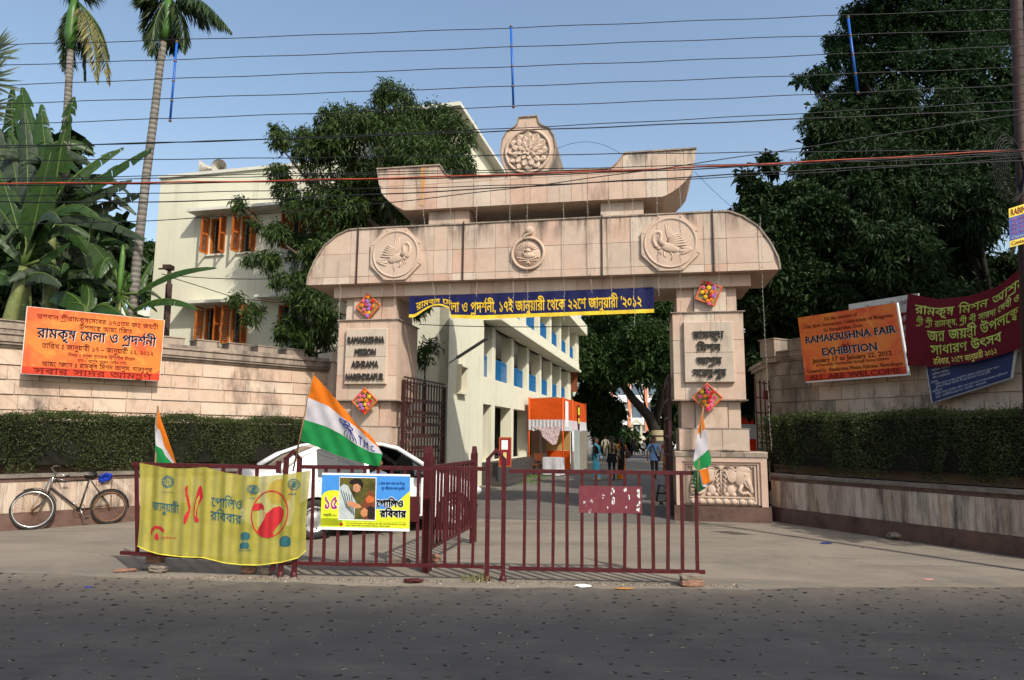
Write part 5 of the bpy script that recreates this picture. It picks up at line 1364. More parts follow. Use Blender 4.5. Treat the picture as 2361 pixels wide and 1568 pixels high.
px_ = hx(1180, 1000); m = MB(); m.tube([(px_, -.1, 2), (px_, -.1, 6.9)], .06, 8); m.build('drain_pipe', m_pipe, bd, frame=b)
# tower block and driveway side
tz = 11.4
wall_holes(bd, 'side_wall', sF, 0.3, 3.6, 0.0, tz - .1, 0, .3, [(.86, 1.42, 2.9, 3.62), (2.2, 3.0, 7.2, 8.3)], m_cream)
m = MB(); m.box(0, .3, 0.004, 4, 9.95, tz - .1); m.box(0, .3, 0.004, .3, 0, 9.95); m.build('tower_front', m_cream, bd, frame=sF)
wall_holes(bd, 'upper_side_wall', sF, 3.6, 6.2, 8.9, tz - .1, 0, .3, [(4.55, 5.1, 10.2, 11.1)], m_cream)
m = MB(); m.box(6.2, 6.5, 0, 4, 8.9, tz - .1); m.build('tower_back', m_cream, bd, frame=sF)
m = MB(); m.box(-.3, 6.8, -.3, 4.2, tz - .1, tz + .02); m.build('tower_roof', m_cream2, bd, frame=sF)
for a, c, z0, z1 in ((.86, 1.42, 2.9, 3.62), (4.55, 5.1, 10.2, 11.1), (2.2, 3.0, 7.2, 8.3)):
    m = MB(); m.box(a, a + .06, .1, .16, z0, z1); m.box(c - .06, c, .1, .16, z0, z1); m.box(a + .06, c - .06, .1, .16, z0, z0 + .06); m.box(a + .06, c - .06, .1, .16, z1 - .06, z1); m.box((a + c) / 2 - .02, (a + c) / 2 + .02, .1, .15, z0 + .06, z1 - .06)
    w_ = m.build('window', m_orange, bd, frame=sF); m = MB(); m.box(a, c, .17, .18, z0, z1); m.build('pane', m_glass, w_, frame=sF)
m = MB(); m.box(.78, 1.5, -.14, .02, 2.84, 2.898); m.box(.78, .858, -.12, -.002, 2.9, 3.66); m.box(.78, 1.5, -.14, -.002, 3.66, 3.72); m.box(1.422, 1.5, -.12, -.002, 2.9, 3.66); m.build('window_surround', m_cream, bd, frame=sF)
bays = [(3.65, 4.72)] + [(5.18 + 2.87 * i, 7.62 + 2.87 * i) for i in range(6)]
holes = [(a, c, 3.6, 5.5) for a, c in bays] + [(a, c, .75, 2.68) for a, c in bays]
wall_holes(bd, 'balcony_wall', sF, 3.6, 23.2, 0, 5.45, 0, .42, holes, m_cream)
m = MB()
for a, c in bays: m.box(a, c, .42, 2.5, 3.45, 3.58)
m.box(3.6, 23.2, .42, 2.5, 5.5, 5.6); m.build('floor_slab', m_cream2, bd, frame=sF)
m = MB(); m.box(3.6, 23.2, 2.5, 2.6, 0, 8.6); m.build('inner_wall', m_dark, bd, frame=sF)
m = MB(); m.box(3.5, 23.3, -.62, .1, 5.5, 5.62); m.box(3.5, 23.3, -.5, -.2, 5.62, 6.04); m.build('fascia_band', m_cream, bd, frame=sF)
h2 = [(a, c, 6.04, 7.75) for a, c in bays]
wall_holes(bd, 'upper_balcony_wall', sF, 3.6, 23.2, 6.04, 8.0, -.49, -.1, h2, m_cream)
m = MB(); m.box(3.5, 23.4, -1.0, 2.5, 7.8, 7.95); m.box(3.5, 23.4, -1.0, -.8, 7.95, 8.4); m.box(3.5, 23.4, -.2, 2.5, 5.9, 6.0); m.build('eave_slab', m_cream, bd, frame=sF)
m = MB(); m.box(3.6, 11.2, -.46, 3, 0, .74); m.build('platform', m_plat, bd, frame=sF); m = MB(); m.box(3.2, 5.6, -1.0, -.47, 0, .12); m.build('step', m_plat, bd, frame=sF)
def railing(a, c, z0, z1, k):
    m = MB(); m.box(a, c, k - .015, k + .015, z1 - .03, z1); m.box(a, c, k - .015, k + .015, z0 + .04, z0 + .06); n_ = int((c - a) / .12)
    for i in range(n_ + 1): x = a + (c - a) * i / n_; m.box(x - .012, x + .012, k - .01, k + .01, z0, z1 + .02)
    for i in range(n_): x = a + (c - a) * (i + .5) / n_; m.lathe([(.035, -.006), (.045, 0), (.035, .006)], (x, k, z1 - .09), 6, 'y')
    m.build('balcony_railing', m_blue, bd, frame=sF)
for a, c in bays: railing(a, c, 3.61, 4.4, .2); railing(a, c, 6.05, 6.8, -.3)
m = MB(); m.box(23.2, 28, .6, 8, 0, 8.3); m.build('end_wing', m_cream, bd, frame=sF)
for z0 in (4.3, 6.6):
    m = MB(); m.box(23.1, 23.2, -.4, .8, z0, z0 + 1.4); m.build('shutter', m_brown, bd, frame=sF)
# speakers on the parapet
def horn(name, lab, px, py, Yd, yaw, pitch):
    p = D(px, py, Yd); t = thing(name, lab, 'loudspeaker', tuple(p), 'horn loudspeakers on the roof edge', R(yaw))
    m = MB(); pr = [(.245, -.02), (.25, 0), (.235, .01), (.17, .08), (.11, .18), (.07, .3), (.05, .42), (.05, .5), (0, .5)]; m.lathe(pr, seg=24, axis='y'); m.lathe([(.235, .005), (.165, .08), (.10, .18), (.06, .3), (.0, .34)], seg=24, axis='y')
    m.xf(Matrix.Rotation(R(pitch), 4, 'X')); m.build('horn', plain('aged_white_metal', (.40, .38, .33), .5, var=.3, scale=12), t)
    m = MB(); m.lathe([(.06, .5), (.09, .52), (.09, .68), (0, .7)], seg=12, axis='y'); m.box(-.02, .02, .35, .39, -.25, 0); m.build('driver_unit', m_pipe, t)
horn('loudspeaker', 'grey horn loudspeaker facing the road on the roof edge', 505, 384, 21.6, 4, 6); horn('loudspeaker', 'grey horn loudspeaker turned left on the roof edge', 462, 386, 21.9, -72, 0)
# tube light, notice board, stall
m = MB(); A_, B_ = D(1054, 825, 18.6), D(1125, 779, 18.2); m.tube([A_, B_], .045, 6); tag(m.build('tube_light', plain('grey_light_casing', (.22, .22, .23), .4)), 'grey tube light batten on a bracket beside the cream building', 'lamp')
m = MB(); m.tube([A_, D(1035, 838, 19.6)], .02, 5); o = m.build('bracket', m_pipe, bpy.data.objects['tube_light'])
Yn = 22.5; p0 = D(1150, 1076, Yn); p1 = D(1179, 1076, Yn); nbF = Frame((p0.x, Yn), 0)
nt_ = thing('notice_board', 'maroon notice board with two paper sheets on the dark platform', 'notice board', tuple(p0), absolute=True)
wn = p1.x - p0.x; zb_ = p0.z; m = MB(); m.box(0, wn, 0, .05, zb_, zb_ + .95); m.build('frame', m_orange, nt_, frame=nbF); m = MB(); m.box(.03, wn - .03, -.006, 0.0, zb_ + .04, zb_ + .91); m.build('board', plain('maroon_felt', (.22, .01, .02), .8), nt_, frame=nbF)
m = MB(); m.box(.08, wn - .12, -.012, -.007, zb_ + .55, zb_ + .85); m.build('paper', p_white, nt_, frame=nbF); m = MB(); m.box(.14, wn - .16, -.012, -.007, zb_ + .2, zb_ + .46); m.build('paper', plain('yellow_paper', (.6, .5, .2), .6), nt_, frame=nbF)
stF = Frame((.72, 29.0), -15); m_orc = cloth('orange_cloth', (.70, .10, .012), .35, rough=.7); m_whc = cloth('white_frill', (.60, .60, .64), .3)
st = thing_in(stF, 'stall', 'orange cloth stall with white frill in front of the cream building', 'stall', .7, 2.5)
def wav(fr_, x0, y0, x1, y1, z0, z1, n_, amp, per, nm, mat, par):
    L_ = math.hypot(x1 - x0, y1 - y0); nx, ny = (y1 - y0) / L_, -(x1 - x0) / L_
    m = MB(); m.grid(lambda u, v: (x0 + (x1 - x0) * u + nx * amp * math.sin(u * L_ * per) * (1.2 - v), y0 + (y1 - y0) * u + ny * amp * math.sin(u * L_ * per) * (1.2 - v), z0 + (z1 - z0) * v + (.02 * math.sin(u * L_ * per * .5) if v == 0 else 0)), n_, 3); return m.build(nm, mat, par, frame=fr_)
W_ = 1.5; Dp = 6.0
wav(stF, 0, 0, W_, 0, 2.25, 3.2, 20, .015, 5, 'valance', m_orc, st); wav(stF, W_, 0, W_, Dp, 2.25, 3.2, 40, .02, 4, 'valance', m_orc, st)
wav(stF, 0, -.03, W_, -.03, 1.85, 2.3, 60, .03, 40, 'white_frill', m_whc, st); wav(stF, W_ + .03, 0, W_ + .03, Dp, 1.85, 2.3, 120, .03, 20, 'white_frill', m_whc, st)
m = MB(); m.add([(0, 0, 3.18), (W_, 0, 3.18), (W_, Dp, 3.18), (0, Dp, 3.6)], [(0, 1, 2, 3)]); m.build('awning', plain('brown_tarpaulin', (.18, .12, .07), .7, var=.2), st, frame=stF)
for x, y in ((.03, 0), (W_ - .02, 0), (W_, 2.2), (W_, Dp)): m = MB(); m.tube([(x, y, 0), (x, y, 3.25)], .035, 8); m.build('pole', plain('orange_wrapped_pole', (.65, .09, .01), .7), st, frame=stF)
wav(stF, .45, 1.6, W_, 1.6, 1.0, 1.85, 12, .02, 6, 'back_cloth', cloth('ochre_cloth', (.55, .33, .12), .3), st); wav(stF, .45, 1.58, W_, 1.58, 0, 1.0, 12, .03, 6, 'back_cloth', m_orc, st); wav(stF, .45, 1.62, W_, 1.62, 1.85, 2.3, 12, .02, 6, 'back_cloth', cloth('red_cloth', (.55, .03, .01), .3), st)
wav(stF, W_ + .02, 1.6, W_ + .1, 3.6, .05, 1.9, 20, .05, 8, 'grey_curtain', cloth('grey_curtain', (.30, .32, .31), .2), st); wav(stF, W_ + .02, 3.65, W_ + .1, Dp, .05, 1.9, 20, .05, 8, 'grey_curtain', cloth('khaki_curtain', (.22, .20, .16), .2), st)
m = MB(); m.box(W_ + .09, W_ + .11, 1.55, 1.95, .95, 1.85); m.build('notice_sheet', p_white, st, frame=stF); m = MB(); m.box(W_ + .04, W_ + .05, .2, .9, 2.0, 3.1); m.build('white_notice', p_white, st, frame=stF); m = MB(); m.box(W_ + .05, W_ + .06, 3.3, 3.8, 1.8, 3.05); m.build('maroon_strip', MATS['maroon_cloth'], st, frame=stF)
m = MB(); m.box(W_ + .06, W_ + .07, 3.35, 3.75, 2.6, 2.95); m.build('lime_patch', p_lime, st, frame=stF); m = MB(); m.box(W_ + .06, W_ + .07, 3.38, 3.7, 2.2, 2.45); m.build('yellow_patch', MATS['yellow_print'], st, frame=stF)
m = MB(); m.add([(.15, -.06, 2.02), (.62, -.06, 1.98), (1.42, -.06, 2.03), (1.22, -.06, 1.3), (1.05, -.06, 1.25), (.62, -.06, 1.6), (.55, -.06, 1.85)], [(0, 6, 1), (1, 6, 5), (1, 5, 2), (2, 5, 4, 3)]); cb_ = m.build('cloth', plain('white_red_print', (.55, .42, .44), .8, var=.5, scale=18), None, frame=stF); tag(cb_, 'white and red printed cloth hanging askew in the stall opening', 'banner'); cb_.name = 'hanging_banner'
tb = thing_in(stF, 'table', 'small table under a white cloth at the stall', 'table', 1.1, -.3)
wav(stF, .75, -.6, 1.5, -.6, .05, .74, 16, .03, 14, 'table_cloth', m_whc, tb); wav(stF, 1.5, -.6, 1.55, -.1, .05, .74, 10, .03, 14, 'table_cloth', m_whc, tb); m = MB(); m.box(.75, 1.5, -.6, -.05, .74, .76); m.build('table_top', m_whc, tb, frame=stF)
ch = thing_in(stF, 'chair', 'dark wooden chair left of the white clothed table', 'chair', .4, -.1)
m = MB(); m.box(.2, .62, -.3, .1, .42, .46); m.build('seat', m_brown, ch, frame=stF); m = MB(); m.box(.2, .62, .08, .12, .6, .9); m.build('backrest', m_brown, ch, frame=stF)
for x in (.22, .6):
    for y in (-.28, .1): m = MB(); m.box(x - .02, x + .02, y - .02, y + .02, 0, .42 if y < 0 else .9); m.build('leg', m_brown, ch, frame=stF)
# iron gates
def iron_gate(lab, P0, P1, z1, lattice=True, n_=14):
    dv = P1 - P0; fr = Frame(P0, math.degrees(math.atan2(dv.y, dv.x))); L_ = dv.length
    t = thing_in(fr, 'iron_gate', lab, 'gate', L_ / 2)
    for x in (0, L_): m = MB(); m.box(x - .035, x + .035, -.035, .035, 0.06, z1 - .12); m.build('gate_stile', m_maroon_d, t, frame=fr)
    for i in range(1, n_):
        x = L_ * i / n_; m = MB(); m.box(x - .017, x + .017, -.012, .012, .1, z1 - .1); m.add([(x - .012, 0, z1 - .1), (x + .012, 0, z1 - .1), (x, 0, z1 + .07)], [(0, 1, 2)]); m.add([(x + .05, 0, z1 - .1), (x + .07, 0, z1 - .1), (x + .06, 0, z1 + .03)], [(0, 1, 2)]); m.build('upright', m_maroon_d, t, frame=fr)
    for z in (.12, .45, .85, 1.25, 1.65, 2.05, 2.45, z1 - .16, z1 - .06): m = MB(); m.box(0, L_, -.018, .018, z - .018, z + .018); m.build('gate_rail', m_maroon_d, t, frame=fr)
    m = MB()
    for j in range(9):
        z = .2 + j * .27
        for i in range(0, n_, 1): 
            x = L_ * (i + .5) / n_; w_ = L_ / n_ / 2; m.tube([(x - w_, -.02, z), (x, -.02, z + .12), (x + w_, -.02, z), (x, -.02, z - .12), (x - w_, -.02, z)], .009, 4, False, False) if (i < 3 or i > n_ - 3) else m.box(x - w_ * .8, x + w_ * .8, -.02, -.01, z + .02, z + .1)
    o = m.build('lattice', m_maroon_d, t, frame=fr); o['kind'] = 'stuff'
a0 = g.w(-5.86, .35); iron_gate('left driveway gate leaf of dark maroon lattice standing open with spikes', a0, Vector((-1.72, 17.6, 0)), 2.98)
a1 = g.w(-.06, .3); iron_gate('right driveway gate leaf seen edge on beside the right pillar', a1, Vector((a1.x * 1.155, a1.y * 1.155 + .5, 0)) * 1.0, 2.98, n_=8)
P0 = g.w(1.82, 1.35); P1 = wr.w(-1.08, 1.25); dv = P1 - P0; sg = Frame(P0, math.degrees(math.atan2(dv.y, dv.x))); Lg = dv.length
t = thing_in(sg, 'side_gate', 'narrow maroon grille gate between the right pillar and the streaked wall', 'gate', Lg / 2)
for i in range(int(Lg / .2) + 1): m = MB(); x = min(Lg, i * .2); m.box(x - .012, x + .012, -.012, .012, 0.02, 2.9); m.build('upright', m_maroon_d, t, frame=sg)
for i in range(9): m = MB(); z = .2 + i * .33; m.box(0, Lg, -.012, .012, z - .012, z + .012); m.build('gate_rail', m_maroon_d, t, frame=sg)
for i in range(7):
    m = MB(); x = Lg * .62 + (.18 if i % 2 else 0); z = .5 + i * .33; m.box(x - .14, x + .06, -.03, -.015, z, z + .2); m.build('sheet_square', m_maroon, t, frame=sg)
o = MB(); P = [D(1700, 1000, 19), D(1765, 1000, 19), D(1765, 925, 19), D(1700, 935, 19)]
o.add([(P[0].x, 19, 0), (P[1].x + .5, 19, 0), (P[1].x + .5, 19, 2.2), (P[0].x, 19, 2.3), (P[0].x, 22, 0), (P[1].x + .5, 22, 0), (P[1].x + .5, 22, 2.4), (P[0].x, 22, 2.5)], [(0, 1, 2, 3), (3, 2, 6, 7), (0, 3, 7, 4), (1, 5, 6, 2)])
tag(o.build('cloth_shed', MATS['red_cloth']), 'red cloth shed glimpsed behind the side grille gate', 'shed')
o = MB(); o.box(P[0].x - .02, P[1].x + .52, 18.95, 18.99, 1.6, 2.0); oo = o.build('white_band', m_whc, bpy.data.objects['cloth_shed'])
# hand trolley by the right gate leaf
tr = thing('trolley', 'small dark hand trolley standing just inside the gate', 'trolley', tuple(G(1525, 1165)), absolute=True); c0 = G(1525, 1165)
m = MB(); m.bar(c0 + Vector((-.12, 0, .28)), c0 + Vector((.35, .1, .28)), .03); m.bar(c0 + Vector((-.12, 0, .1)), c0 + Vector((.35, .1, .1)), .03); m.bar(c0 + Vector((-.12, 0, .1)), c0 + Vector((-.05, 0, .48)), .03); m.bar(c0 + Vector((-.05, 0, .48)), c0 + Vector((.1, 0, .46)), .03); m.build('frame', m_iron, tr)
for dx in (0, .3): m = MB(); m.lathe([(.05, -.02), (.05, .02)], tuple(c0 + Vector((dx, 0, .05))), 12, 'y'); m.lathe([(0, -.02), (.05, -.02)], tuple(c0 + Vector((dx, 0, .05))), 12, 'y'); m.build('wheel', m_black, tr)
# far end of the driveway
fb = thing('school_building', 'white far building with orange columns at the driveway end', 'building', (17, 98, 0), absolute=True)
m = MB(); m.box(11, 24, 98, 104, 0, 10.5); m.build('wall', plain('white_wall', (.62, .62, .60), .8, var=.05), fb)
for z in (3.2, 6.4): m = MB(); m.box(11, 24, 97.2, 98, z, z + 1); m.build('balcony_band', p_white, fb)
for i in range(5):
    m = MB(); x = 11.9 + i * 2.4; m.box(x - .2, x + .2, 97.0, 97.19, 0, 10.5); m.build('column', plain('orange_column', (.60, .22, .12), .8), fb)
    for z in (.9, 4, 7): m = MB(); m.box(x + .6, x + 1.9, 97.8, 97.99, z + .3, z + 2); w_ = m.build('window', plain('window_blue_grey', (.09, .13, .17), .4), fb)
shF = Frame((D(1468, 1010, 85).x, 85), -8); sh = thing_in(shF, 'shrine', 'small cream domed shrine sheltering a white bust at the driveway end', 'shrine')
shF.m = shF.m @ Matrix.Translation((0, 0, 1.1)) @ Matrix.Diagonal((.66, .66, .64, 1)); m_sh = plain('shrine_plaster', (.50, .47, .34), .8, var=.1)
m = MB(); m.box(-1.9, 1.9, -1.6, 1.6, -1.75, 0); m.box(-1.3, 1.3, -1, 1, 0, .5); m.box(-1.1, 1.1, -.8, .8, .5, 1.1); m.build('plinth', m_sh, sh, frame=shF)
for x in (-.85, .85):
    for y in (-.7, .6): m = MB(); m.box(x - .17, x + .17, y - .12, y + .12, 1.1, 3.0); m.build('column', m_sh, sh, frame=shF)
m = MB(); pr = [(-1.35, 3.0), (-1.1, 3.15), (-.75, 3.5), (-.3, 3.85), (0, 3.95), (.3, 3.85), (.75, 3.5), (1.1, 3.15), (1.35, 3.0), (.9, 2.95), (.6, 3.2), (0, 3.45), (-.6, 3.2), (-.9, 2.95)]; m.prism(pr[::-1], -1, .9); m.lathe([(.12, 3.95), (.16, 4.1), (.05, 4.4), (0, 4.6)], (0, 0, 0), 8); m.build('curved_roof', m_sh, sh, frame=shF, fixn=True)
m = MB(); m.box(-.8, .8, .5, .55, 1.1, 3.1); m.build('back_panel', plain('green_grey_panel', (.15, .19, .16), .8), sh, frame=shF)
m = MB(); m.ball((0, 0, 2.5), .17, 10, 8, True, (1, 1, 1.25)); m.tube([(0, 0, 2.35), (0, 0, 2.1)], .08, 8); m.ball((0, .02, 1.85), 1, 12, 8, True, (.42, .2, .36)); m.box(-.2, .2, -.2, .2, 1.1, 1.6); bs_ = m.build('bust', p_white, None, frame=shF); bs_.name = 'bust_statue'; tag(bs_, 'white bust statue standing inside the cream domed shrine', 'statue')
# low cream house behind the banana clump
lh = thing('house', 'cream house wall glimpsed behind the banana stems', 'house', (-20, 33, 0), absolute=True)
m = MB(); m.box(-24, -14.5, 33, 40, 0, 7.2); m.build('wall', m_cream, lh); m = MB(); m.box(-24.3, -14.2, 32.6, 40, 7.2, 7.5); m.build('roof_slab', m_cream2, lh); m = MB(); m.box(-19.5, -18.5, 32.9, 32.99, 4.6, 6); m.build('window', m_brown, lh)
# ================================================================== vegetation
def foliage(name, blobs, ncl, per, L, W, mat, parent, seed, droop=.5, shell=.55, spread=.9, jitter=.18, bend=.3):
    r = np.random.default_rng(seed); B_ = np.array([(*b[0], *(b[1] if isinstance(b[1], tuple) else (b[1],) * 3)) for b in blobs], float)
    ch = []
    for b in B_:                       # bossy surface: smaller clumps sit on every main mass
        for _ in range(7):
            d_ = r.normal(size=3); d_ /= np.linalg.norm(d_); d_[2] = abs(d_[2]) * .8 if r.random() < .6 else d_[2]; q_ = r.uniform(.25, .42); ch.append([*(b[:3] + d_ * b[3:6] * r.uniform(.72, .95)), *(b[3:6] * q_)])
    B_[:, 3:6] *= .84; B_ = np.concatenate([B_, np.array(ch)])
    wt = (B_[:, 3] * B_[:, 5]) ** .9; wt = wt / wt.sum(); idx = r.choice(len(B_), ncl, p=wt)
    d = r.normal(size=(ncl, 3)); d /= np.linalg.norm(d, axis=1)[:, None]
    rad = (shell + (1 - shell) * r.random(ncl) ** .6) * (1 + r.normal(0, jitter, ncl) * .5)
    C_ = B_[idx, :3] + d * B_[idx, 3:6] * rad[:, None]
    n = ncl * per; c = np.repeat(C_, per, 0); do = np.repeat(d, per, 0)
    u = r.normal(size=(n, 3)) * spread + do * .55; u[:, 2] -= droop; u /= np.linalg.norm(u, axis=1)[:, None]
    ll = L * r.uniform(.6, 1.25, n)[:, None]; ww = W * r.uniform(.7, 1.3, n)[:, None]
    rv = r.normal(size=(n, 3)); s = np.cross(u, rv); s /= np.linalg.norm(s, axis=1)[:, None] + 1e-9
    base = c + r.normal(size=(n, 3)) * L * .35
    mid = base + u * ll * .5; tip = base + u * ll; tip[:, 2] -= bend * ll[:, 0]; 
    V = np.stack([base, mid + s * ww / 2, tip, mid - s * ww / 2], 1).reshape(-1, 3)
    F = np.arange(4 * n).reshape(n, 4)
    cl = np.repeat(r.random(ncl), per); tone = np.clip(.6 * cl ** 1.5 + .4 * r.random(n), 0, 1)
    o = np_mesh(name, V, F, tone, mat, parent); return o
m_mango = leaf_mat('mango_leaf', (.010, .028, .007), (.058, .105, .020), .2, .55, dust=.25, dustc=(.10, .095, .045), spec=.22)
m_dark_leaf = leaf_mat('dark_leaf', (.005, .015, .005), (.026, .058, .013), .12, .6, dust=.12, dustc=(.05, .05, .02), spec=.15)
m_feather = leaf_mat('feathery_leaf', (.007, .022, .008), (.028, .070, .020), .2, .6, spec=.15)
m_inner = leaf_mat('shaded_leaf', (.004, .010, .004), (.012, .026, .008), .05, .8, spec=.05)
m_mid_leaf = leaf_mat('mid_leaf', (.009, .026, .007), (.048, .095, .020), .2, .55, spec=.2)
m_hedge = leaf_mat('hedge_leaf', (.018, .032, .010), (.085, .110, .032), .15, .55, dust=.22, dustc=(.14, .13, .07), spec=.2)
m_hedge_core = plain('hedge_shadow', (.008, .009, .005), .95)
m_bark = plain('bark', (.08, .055, .04), .9, var=.4, scale=7, bump=.5)
m_bark_d = plain('dark_bark', (.02, .016, .012), .9, var=.4, scale=7)
def bl(lst, Y, sq=.8, jy=1.2, seed=1):
    random.seed(seed); out = []
    for x, y, rr in lst:
        yy_ = Y + random.uniform(-jy, jy) * rr / 90; p = D(x, y, yy_); q = rr * yy_ / 1574; out.append((tuple(p), (q, q * sq, q)))
    return out
def limbs(pts_r, mat, root, nm='limb', seg=8):
    for pts, r0, r1 in pts_r:
        n = len(pts); m = MB(); m.tube(pts, [r0 + (r1 - r0) * i / (n - 1) for i in range(n)], seg); m.build(nm, mat, root)
# mango tree before the building
bs_ = [(800, 300, 72), (905, 245, 62), (1000, 285, 66), (1045, 320, 55), (870, 350, 110), (760, 385, 88), (700, 330, 45), (645, 305, 20), (640, 330, 22), (980, 370, 85), (1060, 385, 40), (760, 480, 80), (850, 460, 85), (930, 455, 58), (640, 400, 28), (660, 440, 30),
       (640, 540, 30), (590, 515, 13), (700, 570, 44), (620, 600, 28), (650, 640, 24), (555, 470, 14), (575, 600, 15), (740, 630, 36), (740, 590, 44), (775, 560, 36), (725, 700, 40), (700, 645, 32), (680, 740, 28), (545, 690, 16), (585, 725, 24), (690, 690, 34), (745, 740, 36), (660, 770, 26), (700, 780, 30), (960, 715, 22), (730, 790, 40)]
mt_ = thing('mango_tree', 'big mango tree with drooping leaves behind the left half of the gateway', 'tree', (-3.6, 19.6, 0), absolute=True)
foliage('crown', bl(bs_, 18.6), 9000, 7, .175, .04, m_mango, mt_, 3, droop=.6, shell=.6, bend=.35)
T = Vector((-3.7, 19.4, 0))
limbs([([T, T + Vector((.1, 0, 2.5)), D(925, 600, 19.2), D(905, 500, 19), D(870, 400, 18.8), D(880, 300, 18.7)], .26, .04)], m_bark, mt_, 'trunk')
limbs([([D(925, 640, 19.2), D(890, 540, 18.8), D(800, 470, 18.6), D(720, 430, 18.5), D(640, 330, 18.4)], .12, .015), ([D(915, 560, 19), D(960, 480, 18.8), D(1000, 380, 18.7)], .09, .02), ([D(925, 700, 19.2), D(850, 660, 18.8), D(760, 640, 18.6), D(650, 560, 18.4), D(560, 480, 18.3)], .1, .012),
       ([D(905, 740, 19.2), D(820, 730, 18.8), D(700, 700, 18.5), D(560, 690, 18.3)], .08, .01), ([D(870, 470, 18.9), D(800, 380, 18.6), D(760, 300, 18.5)], .08, .01)], m_bark, mt_)
# right hand trees
def rtree(lab, trunk, blobs, Y, n, L, W, mat, seed, droop, per=8, tr=.3, sq=.8, shell=.5, nm='tree', bend=.25, top=None):
    t = thing(nm, lab, 'tree', (trunk[0], trunk[1], 0), absolute=True); foliage('crown', bl(blobs, Y, sq, 1.2, seed), n, per, L, W, mat, t, seed, droop, shell, bend=bend)
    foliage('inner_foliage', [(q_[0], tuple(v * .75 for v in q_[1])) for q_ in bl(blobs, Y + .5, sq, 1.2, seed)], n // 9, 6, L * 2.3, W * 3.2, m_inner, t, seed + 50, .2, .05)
    c = bl(blobs, Y, sq, 1.2, seed); P = Vector((trunk[0], trunk[1], 0)); cen = Vector(np.mean([b_[0] for b_ in c], 0).tolist())
    limbs([([P, P.lerp(cen, .35) + Vector((0, 0, .5)), cen], tr, tr * .3)], m_bark_d, t, 'trunk')
    random.seed(seed); k_ = random.sample(c, min(7, len(c)))
    limbs([([P.lerp(cen, .45 + .06 * i), P.lerp(cen, .75).lerp(Vector(q_[0]), .5), Vector(q_[0])], tr * .4, .02) for i, q_ in enumerate(k_)], m_bark_d, t, 'limb', 6); return t
rtree('tall feathery tree at the top right corner', (15, 24.5), [(2020, 60, 95), (2150, 50, 115), (2300, 50, 130), (1960, 130, 62), (1895, 185, 36), (2060, 180, 105), (2240, 200, 135), (2380, 240, 130), (1845, 187, 18), (1925, 95, 26), (1990, 40, 50), (1935, 330, 60), (2000, 300, 80), (2330, 330, 90), (2200, 80, 120), (2100, -60, 120), (2300, -80, 130), (1950, 230, 60)], 24, 15000, .13, .052, m_feather, 11, .15)
rtree('dark mango tree filling the right side above the boards', (12.5, 20.5), [(1925, 310, 72), (2040, 330, 110), (2180, 340, 120), (1890, 400, 62), (1990, 440, 115), (2130, 470, 120), (2280, 400, 100), (1900, 270, 35), (2060, 250, 70), (1960, 530, 100), (2100, 600, 110)], 19.5, 14000, .165, .04, m_dark_leaf, 12, .65)
rtree('dense broad leaved tree just right of the gateway beam', (7.6, 18.6), [(1770, 375, 20), (1725, 410, 17), (1745, 450, 30), (1720, 505, 40), (1800, 550, 82), (1880, 520, 92), (1780, 640, 82), (1870, 680, 98), (1960, 640, 105), (1740, 700, 58), (1850, 790, 80), (1950, 750, 90), (1735, 860, 42), (1728, 920, 36), (1745, 790, 45), (1830, 470, 60), (1890, 850, 70)], 17.5, 10500, .145, .062, m_dark_leaf, 13, -.1)
rtree('sparse dark tree above the maroon banner', (13.5, 17.5), [(2080, 600, 105), (2190, 560, 95), (2330, 640, 60), (2370, 470, 60), (2250, 480, 90), (2160, 690, 60), (2260, 640, 50)], 16.5, 4200, .19, .042, m_dark_leaf, 14, .55)
# driveway trees
def drt(): 
    t = rtree('leafy tree over the driveway seen through the gateway', (9.75, 46.3), [(1400, 790, 62), (1470, 800, 70), (1405, 850, 58), (1500, 845, 58), (1375, 850, 45), (1545, 830, 60), (1420, 735, 62), (1500, 725, 66), (1560, 760, 60), (1590, 690, 60), (1345, 800, 34), (1352, 850, 28), (1400, 720, 50)], 44, 9500, .26, .11, m_mid_leaf, 15, .1, tr=.1)
    limbs([([Vector((9.7, 46, 0)), D(1509, 990, 46), D(1496, 960, 45.5), D(1458, 918, 45), D(1410, 850, 44)], .46, .2), ([D(1508, 980, 46), D(1522, 930, 45.5), D(1530, 860, 45)], .34, .15)], m_bark_d, t, 'trunk')
    for z0, z1, mt in ((1.36, 1.6, plain('dull_cream_band', (.30, .26, .15), .8)), (1.6, 1.72, m_maroon_d), (1.72, 2.05, plain('dull_cream_band', (.30, .26, .15), .8)), (.0, 1.36, m_plat)): m = MB(); m.lathe([(.47, z0), (.47, z1)], (9.68, 46, 0), 20); m.build('painted_band', mt, t)
    return t
drt()
rtree('dark shrubby tree beside the stall', (5.7, 47), [(1380, 950, 44), (1345, 930, 26), (1404, 955, 33), (1365, 900, 36), (1345, 970, 18), (1395, 1000, 26)], 47, 2200, .3, .12, m_dark_leaf, 16, .1, tr=.2)
rtree('low dark trees right of the driveway end', (14, 50), [(1562, 930, 48), (1580, 880, 60), (1545, 990, 25)], 50, 1800, .35, .14, m_dark_leaf, 17, .1, tr=.3)
rtree('dark hedge of shrubs left of the shrine', (8.8, 62), [(1440, 1010, 14), (1455, 1015, 10), (1515, 1010, 16), (1400, 1015, 20)], 58, 600, .4, .16, m_mid_leaf, 18, 0, tr=.1, nm='shrub')
rtree('distant round tree beyond the palm trunk', (-22, 42), [(330, 600, 36), (300, 640, 40), (350, 650, 40), (280, 590, 30)], 42, 1800, .35, .13, m_mid_leaf, 19, .2, tr=.2)
